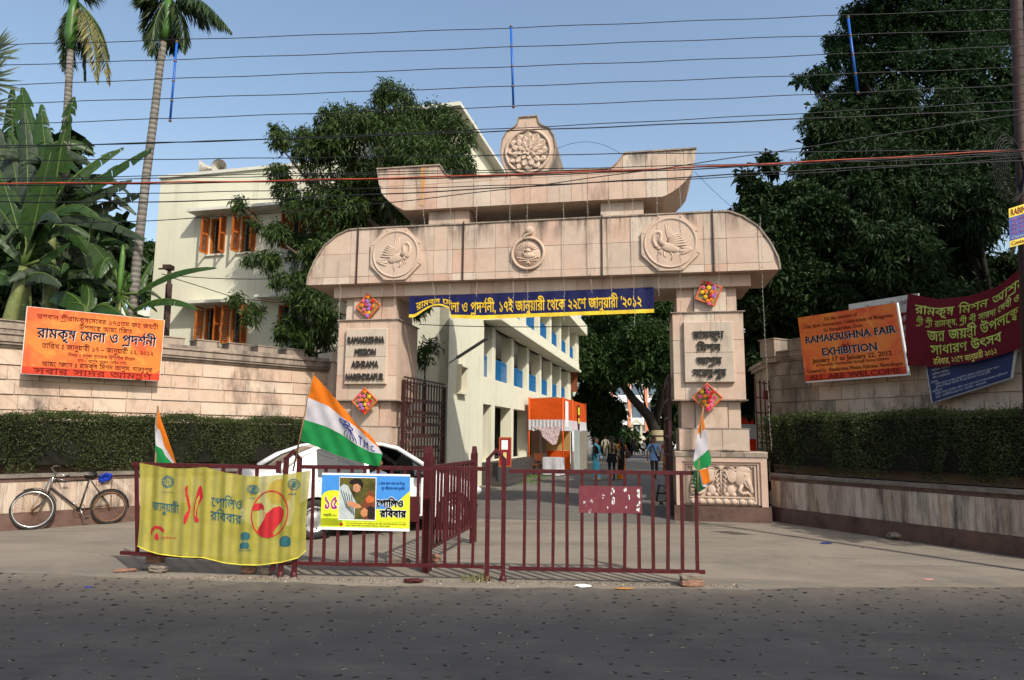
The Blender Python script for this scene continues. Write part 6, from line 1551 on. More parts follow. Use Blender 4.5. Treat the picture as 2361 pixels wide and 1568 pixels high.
rtree('dark tree behind the banana clump', (-15.5, 20.5), [(60, 560, 80), (180, 600, 70), (120, 470, 80), (20, 430, 70), (240, 560, 40), (60, 690, 70), (180, 700, 55), (130, 350, 40)], 19.5, 3600, .3, .1, m_dark_leaf, 20, .5)
t = thing('tree', 'spreading tree overhanging the right wall outside the frame', 'tree', (13, 9, 0), absolute=True)  # unseen canopy added to keep skylight off the right wall and hedge
foliage('crown', [((11.7, 8.2, 6.6), (2.6, 2.4, 1.8)), ((13.5, 10.8, 7.5), (3.2, 3, 2.2)), ((12.6, 5.4, 8), (2.2, 2.2, 1.6)), ((11.6, 12.2, 7.2), (1.4, 1.6, 1.4))], 3800, 8, .26, .12, m_dark_leaf, t, 24, .2, .1)
limbs([([Vector((13.2, 9.4, 0)), Vector((13, 9.3, 3)), Vector((12.6, 8.8, 6.5))], .3, .1)], m_bark_d, t, 'trunk')
# hedges
def hedge(lab, fr, a0, a1, k0, k1_, z0, z1, n, seed, mat=m_hedge):
    t = thing_in(fr, 'hedge', lab, 'hedge', (a0 + a1) / 2, k0)
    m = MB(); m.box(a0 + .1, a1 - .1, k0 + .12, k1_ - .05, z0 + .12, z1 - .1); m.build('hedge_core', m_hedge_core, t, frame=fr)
    r = np.random.default_rng(seed); A = np.array([(a1 - a0) * (z1 - z0), (a1 - a0) * (k1_ - k0), (k1_ - k0) * (z1 - z0), (k1_ - k0) * (z1 - z0)]); f_ = r.choice(4, n, p=A / A.sum())
    p = np.stack([r.uniform(a0, a1, n), r.uniform(k0, k1_, n), r.uniform(z0, z1, n)], 1)
    dep = np.abs(r.normal(0, .07, n)) - .02
    lump = .07 * np.sin(p[:, 0] * 3.1 + seed) + .035 * np.sin(p[:, 0] * 11 + 4 * np.sin(p[:, 0])) + .06 * np.sin(p[:, 0] * 7.3) * np.sin(p[:, 2] * 6) + .02 * np.sin(p[:, 0] * 17)
    p[:, 1] = np.where(f_ == 0, k0 + dep + lump, p[:, 1]); p[:, 2] = np.where(f_ == 1, z1 - dep + lump * .5, p[:, 2]); p[:, 0] = np.where(f_ == 2, a0 + dep, np.where(f_ == 3, a1 - dep, p[:, 0]))
    p[:, 2] += np.where((f_ == 1) & (r.random(n) < .06), r.uniform(.02, .11, n), 0)
    low = r.random(n) < np.clip((p[:, 2] - z0 - .0) / .28 + .25 + 1.5 * np.sin(p[:, 0] * 5.0 + 1.3 * np.sin(p[:, 0] * 2)), .0, 1); p = p[low]; n = len(p)
    u = r.normal(size=(n, 3)); u[:, 1] -= .6; u[:, 2] += .5; u /= np.linalg.norm(u, axis=1)[:, None]; s = np.cross(u, r.normal(size=(n, 3))); s /= np.linalg.norm(s, axis=1)[:, None]
    L = r.uniform(.025, .05, n)[:, None]; W = L * .5
    V = np.stack([p, p + u * L * .55 + s * W / 2, p + u * L, p + u * L * .55 - s * W / 2], 1).reshape(-1, 3)
    tone = np.clip(.5 * r.random(n) + .5 * (np.sin(p[:, 0] * 2.2 + p[:, 2] * 3) * .5 + .5) * r.random(n), 0, 1)
    o = np_mesh('foliage', V, np.arange(4 * n).reshape(n, 4), tone, mat, t); o.matrix_basis = fr.m; o['kind'] = 'stuff'; _reg(o, fr.m, t)
    return t
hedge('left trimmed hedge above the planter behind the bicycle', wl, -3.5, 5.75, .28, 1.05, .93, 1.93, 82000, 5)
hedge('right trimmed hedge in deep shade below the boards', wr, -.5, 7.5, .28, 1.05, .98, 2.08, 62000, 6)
# banana plants
m_ban = leaf_mat('banana_leaf', (.008, .030, .006), (.036, .082, .014), .25, .42, spec=.3, dust=.10, dustc=(.14, .14, .08)); m_band = leaf_mat('dusty_banana_leaf', (.007, .019, .008), (.03, .052, .022), .18, .5, dust=.2, dustc=(.16, .15, .11))
m_rib = plain('banana_rib', (.06, .10, .02), .5); m_pst = plain('banana_stem', (.13, .16, .05), .6, var=.3, scale=5, dust=.3, dustcol=(.14, .09, .04))
def bez(P, t): a, b, c = P; return a * (1 - t) ** 2 + b * (2 * t * (1 - t)) + c * t * t
def bleaf(P, w, root, seed, tear=.5, fold=.5, nrm=None, mat=None, n=26):
    r = random.Random(seed); m = MB(); V = []; tn = []; F = []
    N = nrm or Vector((.1, -1, .35))
    for sd in (-1, 1):
        i = 0
        while i < n:
            k = r.randint(2, 6) if tear > .3 else n; k = min(k, n - i); dr = fold + r.uniform(-.25, .35) * tear * 1.6; skew = r.uniform(-.3, .3) * tear; g0 = .004; cut = r.uniform(.85, 1.05) if tear > .3 else 1
            for j in range(k):
                for q_ in range(3):
                    o = len(V)
                    for (jj, qq) in ((j, q_), (j + 1, q_), (j + 1, q_ + 1), (j, q_ + 1)):
                        t = (i + jj * (1 - .06 * tear)) / n; ww = w / 2 * (math.sin(math.pi * min(1, max(0, t * .93 + .05))) ** .55) * (1 - .35 * t) * cut
                        p = bez(P, t); tg = (bez(P, min(1, t + .02)) - bez(P, max(0, t - .02))).normalized(); s = tg.cross(N).normalized() * sd; up_ = s.cross(tg) * sd
                        v = qq / 3; ang = dr * (.4 + v) + .05 * math.sin(t * 60)
                        d_ = (s * math.cos(ang) - N.normalized() * 0 + Vector((0, 0, -1)) * math.sin(ang) * .9 + tg * (skew + .12) * v)
                        V.append(p + d_ * (ww * v))
                    F.append((o, o + 1, o + 2, o + 3)); tn.append(min(1, .5 + r.uniform(-.2, .25)))
            i += k
    o = np_mesh('leaf', np.array([tuple(v) for v in V]), np.array(F), np.array(tn), mat or m_ban, root, True)
    m = MB(); m.tube([bez(P, t / 8) for t in range(9)], [.022 * (1 - t / 9) + .004 for t in range(9)], 5); m.build('midrib', m_rib, o)
    return o
def ban(lab, stem, leaves, Y, wst, seed, tear=.6):
    A = D(*stem[0], Y); A.z = 0; t = thing('banana_plant', lab, 'plant', tuple(A), 'banana plants behind the left wall', absolute=True)
    pts = [A] + [D(*q_, Y) for q_ in stem]; n = len(pts); m = MB(); m.tube(pts, [wst * (1 - .5 * i / (n - 1)) for i in range(n)], 10); m.build('stem', m_pst, t)
    for i, L_ in enumerate(leaves):
        (p0, p1, p2, w), ex = L_[:4], L_[4:]; dy = ex[0] if ex else 0; tr_ = ex[1] if len(ex) > 1 else tear; mt = ex[2] if len(ex) > 2 else None; nm = ex[3] if len(ex) > 3 else None
        bleaf([D(*p0, Y), D(*p1, Y + dy * .5), D(*p2, Y + dy)], w, t, seed * 31 + i, tr_, nrm=nm, mat=mt)
        m = MB(); q0 = D(*stem[-1], Y); m.tube([q0, q0.lerp(D(*p0, Y), .6), D(*p0, Y)], [.045, .035, .028], 6); m.build('leaf_stalk', m_rib, t)
ban('tall banana plant at the left edge with a bright upright leaf', [(22, 740), (38, 680), (55, 615)], [((72, 555), (88, 470), (118, 350), 1.05, -.3, .1), ((80, 560), (100, 500), (150, 470), .5, .2, .5), ((50, 570), (30, 470), (-10, 380), .8), ((60, 560), (40, 420), (20, 320), .8, .5, .5, m_band), ((92, 600), (125, 575), (162, 560), .38, -.4, .3), ((60, 640), (100, 610), (140, 660), .4, 0, .5, m_band), ((30, 650), (-10, 610), (-50, 640), .5), ((60, 545), (70, 400), (55, 250), .75, .6, .6, m_band), ((45, 560), (10, 380), (-20, 260), .75, .8, .5, m_band)], 14.0, .17, 1)
ban('banana plant with tattered leaves reaching up before the left palm', [(112, 700), (118, 560), (122, 480)], [((128, 430), (140, 320), (172, 222), .85, -.2, 1.0), ((140, 460), (240, 400), (350, 340), .62, -.3, .8), ((140, 440), (200, 370), (285, 340), .55, .5, .9), ((140, 480), (220, 440), (305, 415), .6, -.2, .9, m_band), ((150, 500), (230, 470), (330, 445), .55, .4, .8, m_band), ((130, 500), (210, 480), (338, 552), .5, -.5, 1.0, m_band), ((110, 460), (60, 380), (20, 300), .7, .3, .5), ((120, 440), (100, 330), (95, 240), .8, .6, .5), ((118, 520), (70, 480), (20, 500), .6, .2, .7, m_band), ((115, 560), (190, 560), (240, 640), .6, .2, .6, m_band), ((115, 430), (60, 300), (50, 200), .8, .9, .7), ((120, 520), (170, 510), (210, 590), .5, -.3)], 15.2, .16, 2)
ban('banana plant with an upright rolled leaf left of the iron post', [(265, 760), (272, 720), (276, 680)], [((268, 640), (235, 585), (208, 560), .95, -.3, .2, None, Vector((.3, -1, .1))), ((262, 600), (240, 580), (228, 640), .6, -.5, .4), ((320, 675), (400, 610), (500, 617), .42, -.4, .12, None, Vector((0, -.7, 1))), ((310, 715), (380, 665), (455, 712), .42, -.5, .35, None, Vector((0, -.7, 1))), ((300, 690), (330, 640), (352, 600), .4, .4), ((295, 730), (330, 720), (350, 765), .5, 0, .3), ((255, 700), (220, 690), (180, 760), .5, -.3, .3), ((285, 670), (300, 620), (300, 640), .4)], 14.9, .1, 3, .4)
def crownleaves(pi, top, Y, n, L, w, seed, up=.75, mat=None):
    """arching leaves all round a banana stem top"""
    r = random.Random(seed); t = bpy.data.objects['banana_plant' + ('.%03d' % pi if pi else '')]; c = D(*top, Y)
    for i in range(n):
        az = 2 * math.pi * (i + r.uniform(-.3, .3)) / n; l_ = L * r.uniform(.75, 1.15); u_ = up * r.uniform(.6, 1.35); d = Vector((math.cos(az), math.sin(az) * .8, 0))
        bleaf([c, c + d * l_ * .35 + Vector((0, 0, l_ * u_)), c + d * l_ * r.uniform(.75, 1.0) + Vector((0, 0, l_ * (u_ * 1.1 - .55)))], w * r.uniform(.8, 1.2), t, seed * 7 + i, r.choice((.3, .7, .9)), r.uniform(.5, 1.0), Vector((r.uniform(-.5, .5), -.5, .8)), mat or r.choice((m_ban, m_band, m_band)), 20)
crownleaves(0, (55, 600), 14.1, 9, 1.9, .62, 1); crownleaves(1, (122, 480), 15.2, 10, 2.1, .66, 2)
ban('tall banana plant rising behind the fan palm at the left edge', [(60, 700), (50, 520), (45, 420)], [((48, 410), (70, 330), (60, 235), .8, .2, .4), ((48, 410), (20, 310), (30, 200), .8, .5, .4)], 16.2, .15, 5)
crownleaves(3, (45, 420), 16.2, 10, 2.2, .7, 3); 
ban('banana plant crowded between the two palm trunks', [(205, 760), (202, 640), (200, 590)], [((200, 585), (215, 520), (200, 440), .7, .2, .4)], 16.4, .13, 6)
crownleaves(3, (150, 690), 15.0, 6, 1.3, .6, 8, .35) if False else None; crownleaves(4, (200, 590), 16.4, 9, 1.9, .62, 4, .6); crownleaves(2, (276, 690), 15.2, 5, 1.1, .4, 6, .5)
m = MB(); rl = [D(x, y, 14.7) for x, y in ((272, 700), (278, 640), (283, 590), (284, 565))]; m.tube(rl, [.03, .06, .055, .02], 8); o_ = m.build('rolled_leaf', plain('fresh_leaf_green', (.07, .15, .03), .4), bpy.data.objects['banana_plant.002'])
crownleaves(1, (150, 640), 14.8, 7, 1.5, .62, 9, .45)
ban('small banana plant half hidden by the left orange board', [(190, 760), (200, 730)], [((205, 720), (190, 690), (150, 700), .6, 0, .3), ((210, 720), (235, 680), (290, 735), .6, -.3, .3), ((200, 715), (215, 670), (190, 640), .5, .3, .3), ((195, 710), (150, 650), (110, 690), .6, .3, .3)], 14.6, .08, 4)
# areca palms and fan palm
m_palm = leaf_mat('palm_leaf', (.010, .028, .008), (.042, .075, .018), .2, .45); m_dry = leaf_mat('drying_palm_leaf', (.07, .085, .03), (.25, .22, .08), .2, .5)
s = NT('ringed_trunk'); wv = s.n('ShaderNodeTexWave', wave_type='BANDS', bands_direction='Z'); wv.inputs['Scale'].default_value = 2.6; wv.inputs['Distortion'].default_value = 1.2; s.l(s.pos(), wv.inputs[0])
s.col(s.mix(s.ramp(wv.outputs[1], .1, .5), (.10, .09, .08), s.mix(s.ramp(s.noise(4, 4), .3, .7), (.12, .11, .095), (.21, .20, .175)))); s.bump(wv.outputs[1], .5, .02); m_ring = s.set(.9)
def frond(P, root, seed, L=.5, mat=None, n=44, hang=.9):
    r = np.random.default_rng(seed); V = []; F = []
    for i in range(n):
        t = .12 + .88 * i / n; p = bez(P, t); tg = (bez(P, min(1, t + .02)) - bez(P, t - .02)).normalized(); s_ = tg.cross(Vector((0, 0, 1))); s_ = s_.normalized() if s_.length > .05 else Vector((1, 0, 0))
        for sd in (-1, 1):
            for _ in range(2):
                d = (s_ * sd * r.uniform(.3, .9) + tg * r.uniform(.3, .9) + Vector((0, 0, -1)) * hang * r.uniform(.6, 1.2)).normalized(); ll = L * math.sin(math.pi * min(1, t * .8 + .15)) * r.uniform(.8, 1.15); q_ = d.cross(Vector((r.normal(), r.normal(), r.normal()))).normalized() * .022
                e = p + d * ll * .5; f_ = p + d * ll + Vector((0, 0, -.12 * ll)); o = len(V); V += [p, e + q_, f_, e - q_]; F.append((o, o + 1, o + 2, o + 3))
    o = np_mesh('frond', np.array([tuple(v) for v in V]), np.array(F), r.random(len(F)), mat or m_palm, root); m = MB(); m.tube([bez(P, t / 8) for t in range(9)], [.022 * (1 - t / 10) for t in range(9)], 5); m.build('rachis', m_rib, o); return o
def palm(lab, tr_, Y, shaft, fr_, seed):
    A = D(*tr_[0], Y); A.z = 0; t = thing('areca_palm', lab, 'palm tree', tuple(A), 'areca palms behind the left wall', absolute=True)
    pts = [A] + [D(*q_, Y) for q_ in tr_]; n = len(pts); m = MB(); m.tube(pts, [.108 - .033 * i / (n - 1) for i in range(n)], 12); m.build('trunk', m_ring, t)
    m = MB(); m.tube([D(*q_, Y) for q_ in shaft], [.10, .15, .13, .07], 12); m.build('crownshaft', plain('crownshaft_green', (.045, .12, .02), .4), t)
    for i, q_ in enumerate(fr_): frond([D(*q_[0], Y), D(*q_[1], Y + q_[3]), D(*q_[2], Y + q_[3])], t, seed * 17 + i, q_[4] if len(q_) > 4 else .55, q_[5] if len(q_) > 5 else None)
palm('left areca palm with drooping yellowing fronds', [(150, 420), (153, 300), (158, 200), (163, 110)], 16.5, [(163, 115), (163, 80), (168, 30), (175, -10)],
     [((178, 5), (158, 30), (146, 165), .3), ((178, 5), (170, 40), (158, 190), .6), ((180, 8), (235, 40), (252, 195), -.3, .6, m_dry), ((180, 8), (215, 40), (225, 190), -.6, .6, m_dry), ((180, 10), (200, 60), (196, 185), .3), ((180, 5), (245, 60), (250, 130), .4), ((182, -5), (200, -40), (230, -60), 0), ((178, -5), (150, -60), (130, -60), 0)], 5)
palm('right areca palm whose tall grey trunk leans before the building', [(312, 640), (322, 540), (338, 400), (355, 270), (368, 160), (378, 90)], 15.0, [(377, 95), (383, 70), (388, 30), (390, -20)],
     [((390, -5), (345, 10), (338, 100), .3), ((390, -5), (350, 30), (348, 128), -.3), ((392, 0), (365, 30), (368, 150), .5), ((392, -5), (425, 20), (425, 120), -.2), ((392, -8), (440, -5), (520, 60), .2, .6), ((392, -8), (450, -40), (535, 75), -.4, .6), ((392, 5), (400, 60), (402, 120), .4), ((388, -8), (340, -20), (322, 5), 0), ((392, -8), (460, -20), (470, 60), .6)], 6)
m = MB(); m.tube([D(395, 70, 15), D(400, 95, 15), D(398, 110, 15)], .03, 6); 
for i in range(16): m.tube([D(398, 80, 15), D(396 + random.uniform(-14, 8), 98 + random.uniform(-8, 16), 15)], .008, 4)
m.build('dried_flower_stalk', m_bark_d, bpy.data.objects['areca_palm.001'])
t = thing('fan_palm', 'fan palm with stiff grey green leaves at the left edge', 'palm tree', (-12.6, 16, 0), absolute=True)
limbs([([Vector((-12.8, 16, 0)), D(-60, 400, 16), D(-45, 200, 16)], .2, .15)], m_ring, t, 'trunk')
for cx, cy, a0_, a1_, R_ in ((-40, 185, -70, 60, 105), (-30, 130, -10, 110, 90), (-50, 250, -80, 20, 100), (-60, 170, -40, 80, 95)):
    V = []; F = []; c0 = D(cx, cy, 16); r = np.random.default_rng(cx + 99)
    for i in range(34):
        a = R(a0_ + (a1_ - a0_) * i / 33); L_ = R_ * 16 / 1574 * r.uniform(.85, 1.05); d = Vector((math.cos(a), r.uniform(-.5, .1), math.sin(a))); q_ = Vector((-math.sin(a), 0, math.cos(a))) * .03; o = len(V); V += [c0, c0 + d * L_ * .6 + q_, c0 + d * L_, c0 + d * L_ * .6 - q_]; F.append((o, o + 1, o + 2, o + 3))
    np_mesh('fan_leaf', np.array([tuple(v) for v in V]), np.array(F), r.random(len(F)), leaf_mat('fan_leaf' + str(cx), (.06, .09, .05), (.16, .20, .12), .2), t)
# small plants
sp = thing('mango_sapling', 'small mango shoots growing beside the spiked gate leaf', 'plant', tuple(D(985, 860, 16.8)), absolute=True)
foliage('leaves', [((*D(985, 815, 16.8),), (.22, .2, .3)), ((*D(1000, 800, 16.8),), .14), ((*D(965, 830, 16.8),), .18)], 60, 6, .2, .045, m_mid_leaf, sp, 31, .3)
limbs([([D(975, 1000, 17), D(980, 850, 16.8), D(992, 800, 16.8)], .03, .01)], m_bark, sp, 'stem')
def tufts(nm, lab, cx, cy, rx, ry, n, hgt, mat, seed):
    r = np.random.default_rng(seed); x = cx + r.normal(0, rx, n); y = cy + r.normal(0, ry, n); h = hgt * r.uniform(.4, 1.1, n); a = r.uniform(0, 6.28, n); w = .006 + .004 * r.random(n)
    b0 = np.stack([x - w, y, 0 * x], 1); b1 = np.stack([x + w, y, 0 * x], 1); tp = np.stack([x + np.cos(a) * h * .4, y + np.sin(a) * h * .4, h], 1)
    o = np_mesh(nm, np.stack([b0, b1, tp], 1).reshape(-1, 3), np.arange(3 * n).reshape(n, 3), r.random(n), mat); tag(o, lab, 'grass', kind='stuff')
m_grs = leaf_mat('grass_blade', (.04, .09, .015), (.12, .22, .04), .3)
c0 = G(1150, 1112); tufts('grass', 'patch of green grass at the foot of the dark platform', c0.x, c0.y, .55, .6, 2600, .11, m_grs, 41)
c0 = G(1230, 1100); tufts('grass', 'thin grass beside the stall pole', c0.x, c0.y, .3, .8, 500, .1, m_grs, 42)
c0 = G(1105, 1340); tufts('weeds', 'dry weeds at the foot of the double post', c0.x, c0.y, .09, .05, 36, .10, m_dry, 43)
# ================================================================== car
cF = Frame((-3.06, 10.99), 31.4)
m_car = plain('white_car_paint', (.66, .67, .68), .22, var=.015, spec=.6, dust=.10, dustcol=(.45, .42, .36)); m_car.node_tree.nodes['Principled BSDF'].inputs['Coat Weight'].default_value = .6
m_rub = plain('rubber', (.018, .018, .018), .75, var=.2, dust=.25, dustcol=(.10, .09, .075)); m_trim = plain('black_trim', (.012, .012, .013), .4)
m_steel = plain('steel_rim', (.42, .43, .44), .35, .6, var=.1, scale=20, dust=.2); m_lamp = plain('clear_lamp', (.55, .58, .60), .12, .3, spec=.8, var=.02)
s = NT('car_glass'); s.col((.02, .03, .032)); s.set(.03, 0, .9, **{'Transmission Weight': .3, 'IOR': 1.45}); m_cg = s.m
car = thing_in(cF, 'car', 'white saloon car with a driver leaning at its open window behind the barrier', 'car', 1.2, .82)
WR, WF = 0.0, 2.44
def T_(x): return float(np.interp(x, [-1.03, -1.0, -.92, -.6, -.3, .05, .35, .9, 1.15, 1.4, 1.75, 2.08, 2.2, 2.6, 2.85, 3.0, 3.07], [.62, .92, 1.04, 1.09, 1.28, 1.42, 1.465, 1.49, 1.475, 1.41, 1.21, 1.01, .98, .90, .81, .68, .45]))
def Bt(x): return min(T_(x) - .012, float(np.interp(x, [-1.03, -.95, -.6, 1.0, 2.1, 2.7, 3.07], [.60, .9, .97, .93, .90, .82, .42])))
def Wd(x): return float(np.interp(x, [-1.03, -.95, -.6, 0, 2.3, 2.75, 2.95, 3.07], [.60, .74, .80, .83, .83, .78, .68, .48]))
def Lo(x):
    z = .24
    for c in (WR, WF):
        if abs(x - c) < .38: z = max(z, .30 + math.sqrt(max(0, .355 ** 2 - (x - c) ** 2)) if abs(x - c) < .355 else .24)
    return max(z, float(np.interp(x, [-1.03, -.9, 2.85, 3.07], [.34, .24, .24, .30])))
st_ = sorted({-1.03, -1.0, -.92, -.75, -.6, -.45, -.15, .02, .17, .32, .35, .58, .80, .88, 1.1, 1.25, 1.4, 1.55, 1.68, 1.9, 2.08, 2.2, 2.6, 2.85, 2.95, 3.0, 3.05, 3.07, *[WR + d for d in (-.38, -.355, -.34, -.28, -.18, -.08, .08, .18, .28, .34, .355, .38)], *[WF + d for d in (-.38, -.355, -.34, -.28, -.18, -.08, 0, .08, .18, .28, .34, .355, .38)]})
def sec(x):
    w_ = Wd(x); t = T_(x); b_ = Bt(x); lo = Lo(x); g_ = max(0, t - b_); wr_ = w_ - .05 - .55 * g_ * .62 if g_ > .03 else w_ - .05
    wr_ = max(wr_, .50 if g_ > .05 else .3)
    return [(w_ - .22, lo), (w_ - .02, lo), (w_, lo + (b_ - lo) * .35), (w_ + .005, lo + (b_ - lo) * .6), (w_ - .005, b_ - .03), (w_ - .03, b_), (wr_, t - .02 if g_ > .05 else t - .004), (wr_ - .07, t), (wr_ * .45, t + .018), (0, t + .025)]
mb = MB(); NS = len(st_); npf = 10; S_ = [sec(x) for x in st_]
for sd in (-1, 1):
    V = [(x, .83 + sd * -y, z) for x, s__ in zip(st_, S_) for y, z in s__] if sd > 0 else [(x, .83 + y, z) for x, s__ in zip(st_, S_) for y, z in s__]
    # sd > 0 is the side towards the road (small k)
    for i in range(NS - 1):
        xa, xb_ = st_[i], st_[i + 1]; xm = (xa + xb_) / 2
        for k in range(npf - 1):
            mi = 0
            if k == 0: mi = 2
            if k == 5:
                if .02 < xm < .32 or .35 < xm < .80: mi = 1
                elif .32 < xm < .35: mi = 2
                elif .88 < xm < 1.68: mi = 1 if sd < 0 else None
                elif 1.68 < xm < 1.9: mi = 1
            if k in (7, 8) and (1.4 < xm < 2.08 or -.6 < xm < -.0): mi = 1
            if mi is None: continue
            mb.cur = mi; q_ = [i * npf + k, (i + 1) * npf + k, (i + 1) * npf + k + 1, i * npf + k + 1]
            o = len(mb.v); 
            mb.add([V[j] for j in q_], [(0, 1, 2, 3)], True)
mb.cur = 0
me_o = mb.build('body', [m_car, m_cg, m_trim], car, frame=cF, fixn=False)
bm = bmesh.new(); bm.from_mesh(me_o.data); bmesh.ops.remove_doubles(bm, verts=bm.verts[:], dist=.0005); bmesh.ops.recalc_face_normals(bm, faces=bm.faces[:]); 
for e in bm.edges:
    if len(e.link_faces) == 2 and (e.calc_face_angle(0) > .6 or e.link_faces[0].material_index != e.link_faces[1].material_index): e.smooth = False
bm.to_mesh(me_o.data); bm.free()
def cp(nm, fn, mat, par=None): m = MB(); fn(m); return m.build(nm, mat, par or car, frame=cF, fixn=True)
def wheel(x, k, sd):
    w_ = cp('wheel', lambda m: m.lathe([(.19, k), (.215, k - .02 * sd), (.28, k - .025 * sd), (.305, k - .0 * sd), (.31, k + .06 * sd), (.305, k + .15 * sd), (.2, k + .17 * sd)], (x, 0, .308), 28, 'y'), m_rub)
    cp('rim', lambda m: m.lathe([(.2, k - .012 * sd), (.19, k - .02 * sd), (.175, k + .02 * sd), (.12, k + .035 * sd), (.07, k + .0 * sd), (.035, k - .01 * sd), (0, k - .012 * sd)], (x, 0, .308), 24, 'y'), m_steel, w_)
    def holes_(m):
        for i in range(10):
            a = 2 * math.pi * i / 10; m.lathe([(0, k + .018 * sd), (.015, k + .02 * sd)], (x + .148 * math.cos(a), 0, .308 + .148 * math.sin(a)), 8, 'y')
        for i in range(4): a = .4 + math.pi * i / 2; m.lathe([(0, k - .006 * sd), (.009, k - .004 * sd)], (x + .05 * math.cos(a), 0, .308 + .05 * math.sin(a)), 6, 'y')
    cp('rim_hole', holes_, m_black, w_)['kind'] = 'stuff'
for x in (WR, WF): wheel(x, .03, 1); wheel(x, 1.63, -1)
for x in (WR, WF): cp('wheel_well', lambda m: m.lathe([(.352, .03), (.352, .5), (0, .5)], (x, 0, .308), 20, 'y'), m_black)
cp('underside', lambda m: m.box(-.9, 2.9, .2, 1.46, .2, .3), m_black)
cp('sill_trim', lambda m: m.box(.38, 2.06, .0, .03, .22, .27), m_trim); cp('belt_trim', lambda m: m.box(.0, 1.86, -.002 + .02, .04, .925, .945), m_trim)
for x in (.86, -.02 + .02 + 1.78): cp('door_seam', lambda m: m.box(x - .004, x + .004, -.008, .03, .30, .93), m_trim)
cp('door_seam', lambda m: m.tube([(.30, -.004, .70), (.12, -.004, .78), (.03, .0, .92)], .004, 4), m_trim)
for x in (.18, 1.0): cp('door_handle', lambda m: m.box(x, x + .17, -.022, .0, .79, .815, .006), m_trim if x < .5 else m_car)
cp('wing_mirror', lambda m: m.ball((1.72, -.12, .98), 1, 12, 8, True, (.07, .10, .07)), m_trim)
cp('headlamp', lambda m: m.ball((2.86, .12, .66), 1, 14, 8, True, (.16, .10, .09), Matrix.Rotation(-.5, 3, 'Z')), m_lamp); cp('headlamp', lambda m: m.ball((2.86, 1.54, .66), 1, 14, 8, True, (.16, .10, .09), Matrix.Rotation(.5, 3, 'Z')), m_lamp)
cp('fog_lamp', lambda m: m.ball((2.93, .16, .38), 1, 10, 6, True, (.05, .05, .06)), m_trim); cp('tail_lamp', lambda m: m.ball((-.94, .14, .80), 1, 12, 8, True, (.09, .09, .12)), plain('tail_red', (.4, .01, .01), .2, spec=.7))
cp('rear_bumper', lambda m: m.box(-1.08, -.85, .2, 1.45, .3, .52, .05), m_car); cp('side_sticker', lambda m: m.lathe([(0, -.012), (.19, -.012)], (-.55, .02, .76), 24, 'y'), plain('red_sticker', (.5, .01, .015), .4)); cp('aerial', lambda m: m.tube([(1.2, .8, 1.49), (.9, .8, 1.75)], .004, 4), m_trim)
for k_ in (0, 1):
    yy = lambda y: y if k_ == 0 else 1.66 - y
    cp('windscreen_pillar', lambda m: m.tube([(2.10, yy(.06), .985), (1.75, yy(.13), 1.20), (1.42, yy(.21), 1.405), (1.15, yy(.25), 1.47), (.6, yy(.27), 1.487), (.1, yy(.25), 1.43), (-.3, yy(.17), 1.27), (-.58, yy(.08), 1.08)], [.04, .04, .038, .03, .03, .035, .05, .06], 8), m_car)
cp('cabin_floor', lambda m: m.box(-.4, 2.0, .1, 1.55, .3, .36), m_black); cp('dashboard', lambda m: m.box(1.62, 1.95, .12, 1.54, .6, .93, .04), m_black)
for x, y in ((.75, .42), (.75, 1.22), (-.05, .42), (-.05, 1.22)): cp('seat', lambda m: (m.box(x, x + .5, y - .25, y + .25, .36, .6, .04), m.box(x - .12, x + .04, y - .25, y + .25, .6, 1.12, .05), m.box(x - .12, x - .02, y - .12, y + .12, 1.14, 1.3, .03)), plain('seat_cloth', (.06, .055, .05), .9))
cp('steering_wheel', lambda m: m.tube([(1.5 + .05 * math.sin(t), .42 + .18 * math.cos(t), .95 + .17 * math.sin(t)) for t in np.linspace(0, 6.29, 20)], .013, 6), m_black)

# ================================================================== bicycle
bF = Frame((-8.05, 11.81), 46)
kb = lambda x, y: (x / 4.216 * .57642, (1820 + y / 4.216) * .57642)
def bp_(x, y, dk=0.0): a, z = bF.hit(*kb(x, y), .08); return bF.w(a, .02 + .11 * z + dk, z)
bk = thing_in(bF, 'bicycle', 'old black roadster bicycle leaning against the left planter wall', 'bicycle', .58, 0)
m_bf = plain('worn_black_enamel', (.022, .020, .020), .45, var=.3, scale=20, dust=.4, dustcol=(.13, .08, .05)); m_chr = plain('dull_chrome', (.55, .54, .52), .22, .85, var=.15, scale=20); m_rst = plain('rusty_steel', (.20, .10, .05), .6, .3, var=.4, scale=30); m_sad = plain('black_leather', (.015, .012, .01), .35)
def bt(nm, pts, r_, mat, dk=0, par=None, seg=7): m = MB(); m.tube([bp_(*p[:2], (p[2] if len(p) > 2 else 0) + dk) for p in pts], r_, seg); return m.build(nm, mat, par or bk)
def bwheel(cx, cy, yaw, rim_mat):
    c = bp_(cx, cy); r_ = c.z - .018 if True else .33; e = bF.e * math.cos(yaw) + bF.n * -math.sin(yaw); up_ = (Vector((0, 0, 1)) + bF.n * .11).normalized(); ax = e.cross(up_)
    P = lambda r, t, o_=0: c + e * (r * math.cos(t)) + up_ * (r * math.sin(t)) + ax * o_
    tt = np.linspace(0, 2 * math.pi, 37); m = MB(); m.tube([P(r_, t) for t in tt], .019, 7, False); w_ = m.build('wheel', m_rub, bk)
    m = MB(); m.tube([P(r_ - .026, t) for t in tt], .013, 6, False); m.build('rim', rim_mat, w_)
    m = MB(); m.tube([P(0, 0, -.035), P(0, 0, .035)], .02, 8); m.build('hub', m_rst, w_)
    m = MB()
    for i in range(32): t = 2 * math.pi * i / 32; m.tube([P(.018, t + (.9 if i % 2 else -.9), .025 if i % 4 < 2 else -.025), P(r_ - .03, t)], .0014, 3, False)
    m.build('spokes', m_rst, w_)['kind'] = 'stuff'
    return c, P, r_
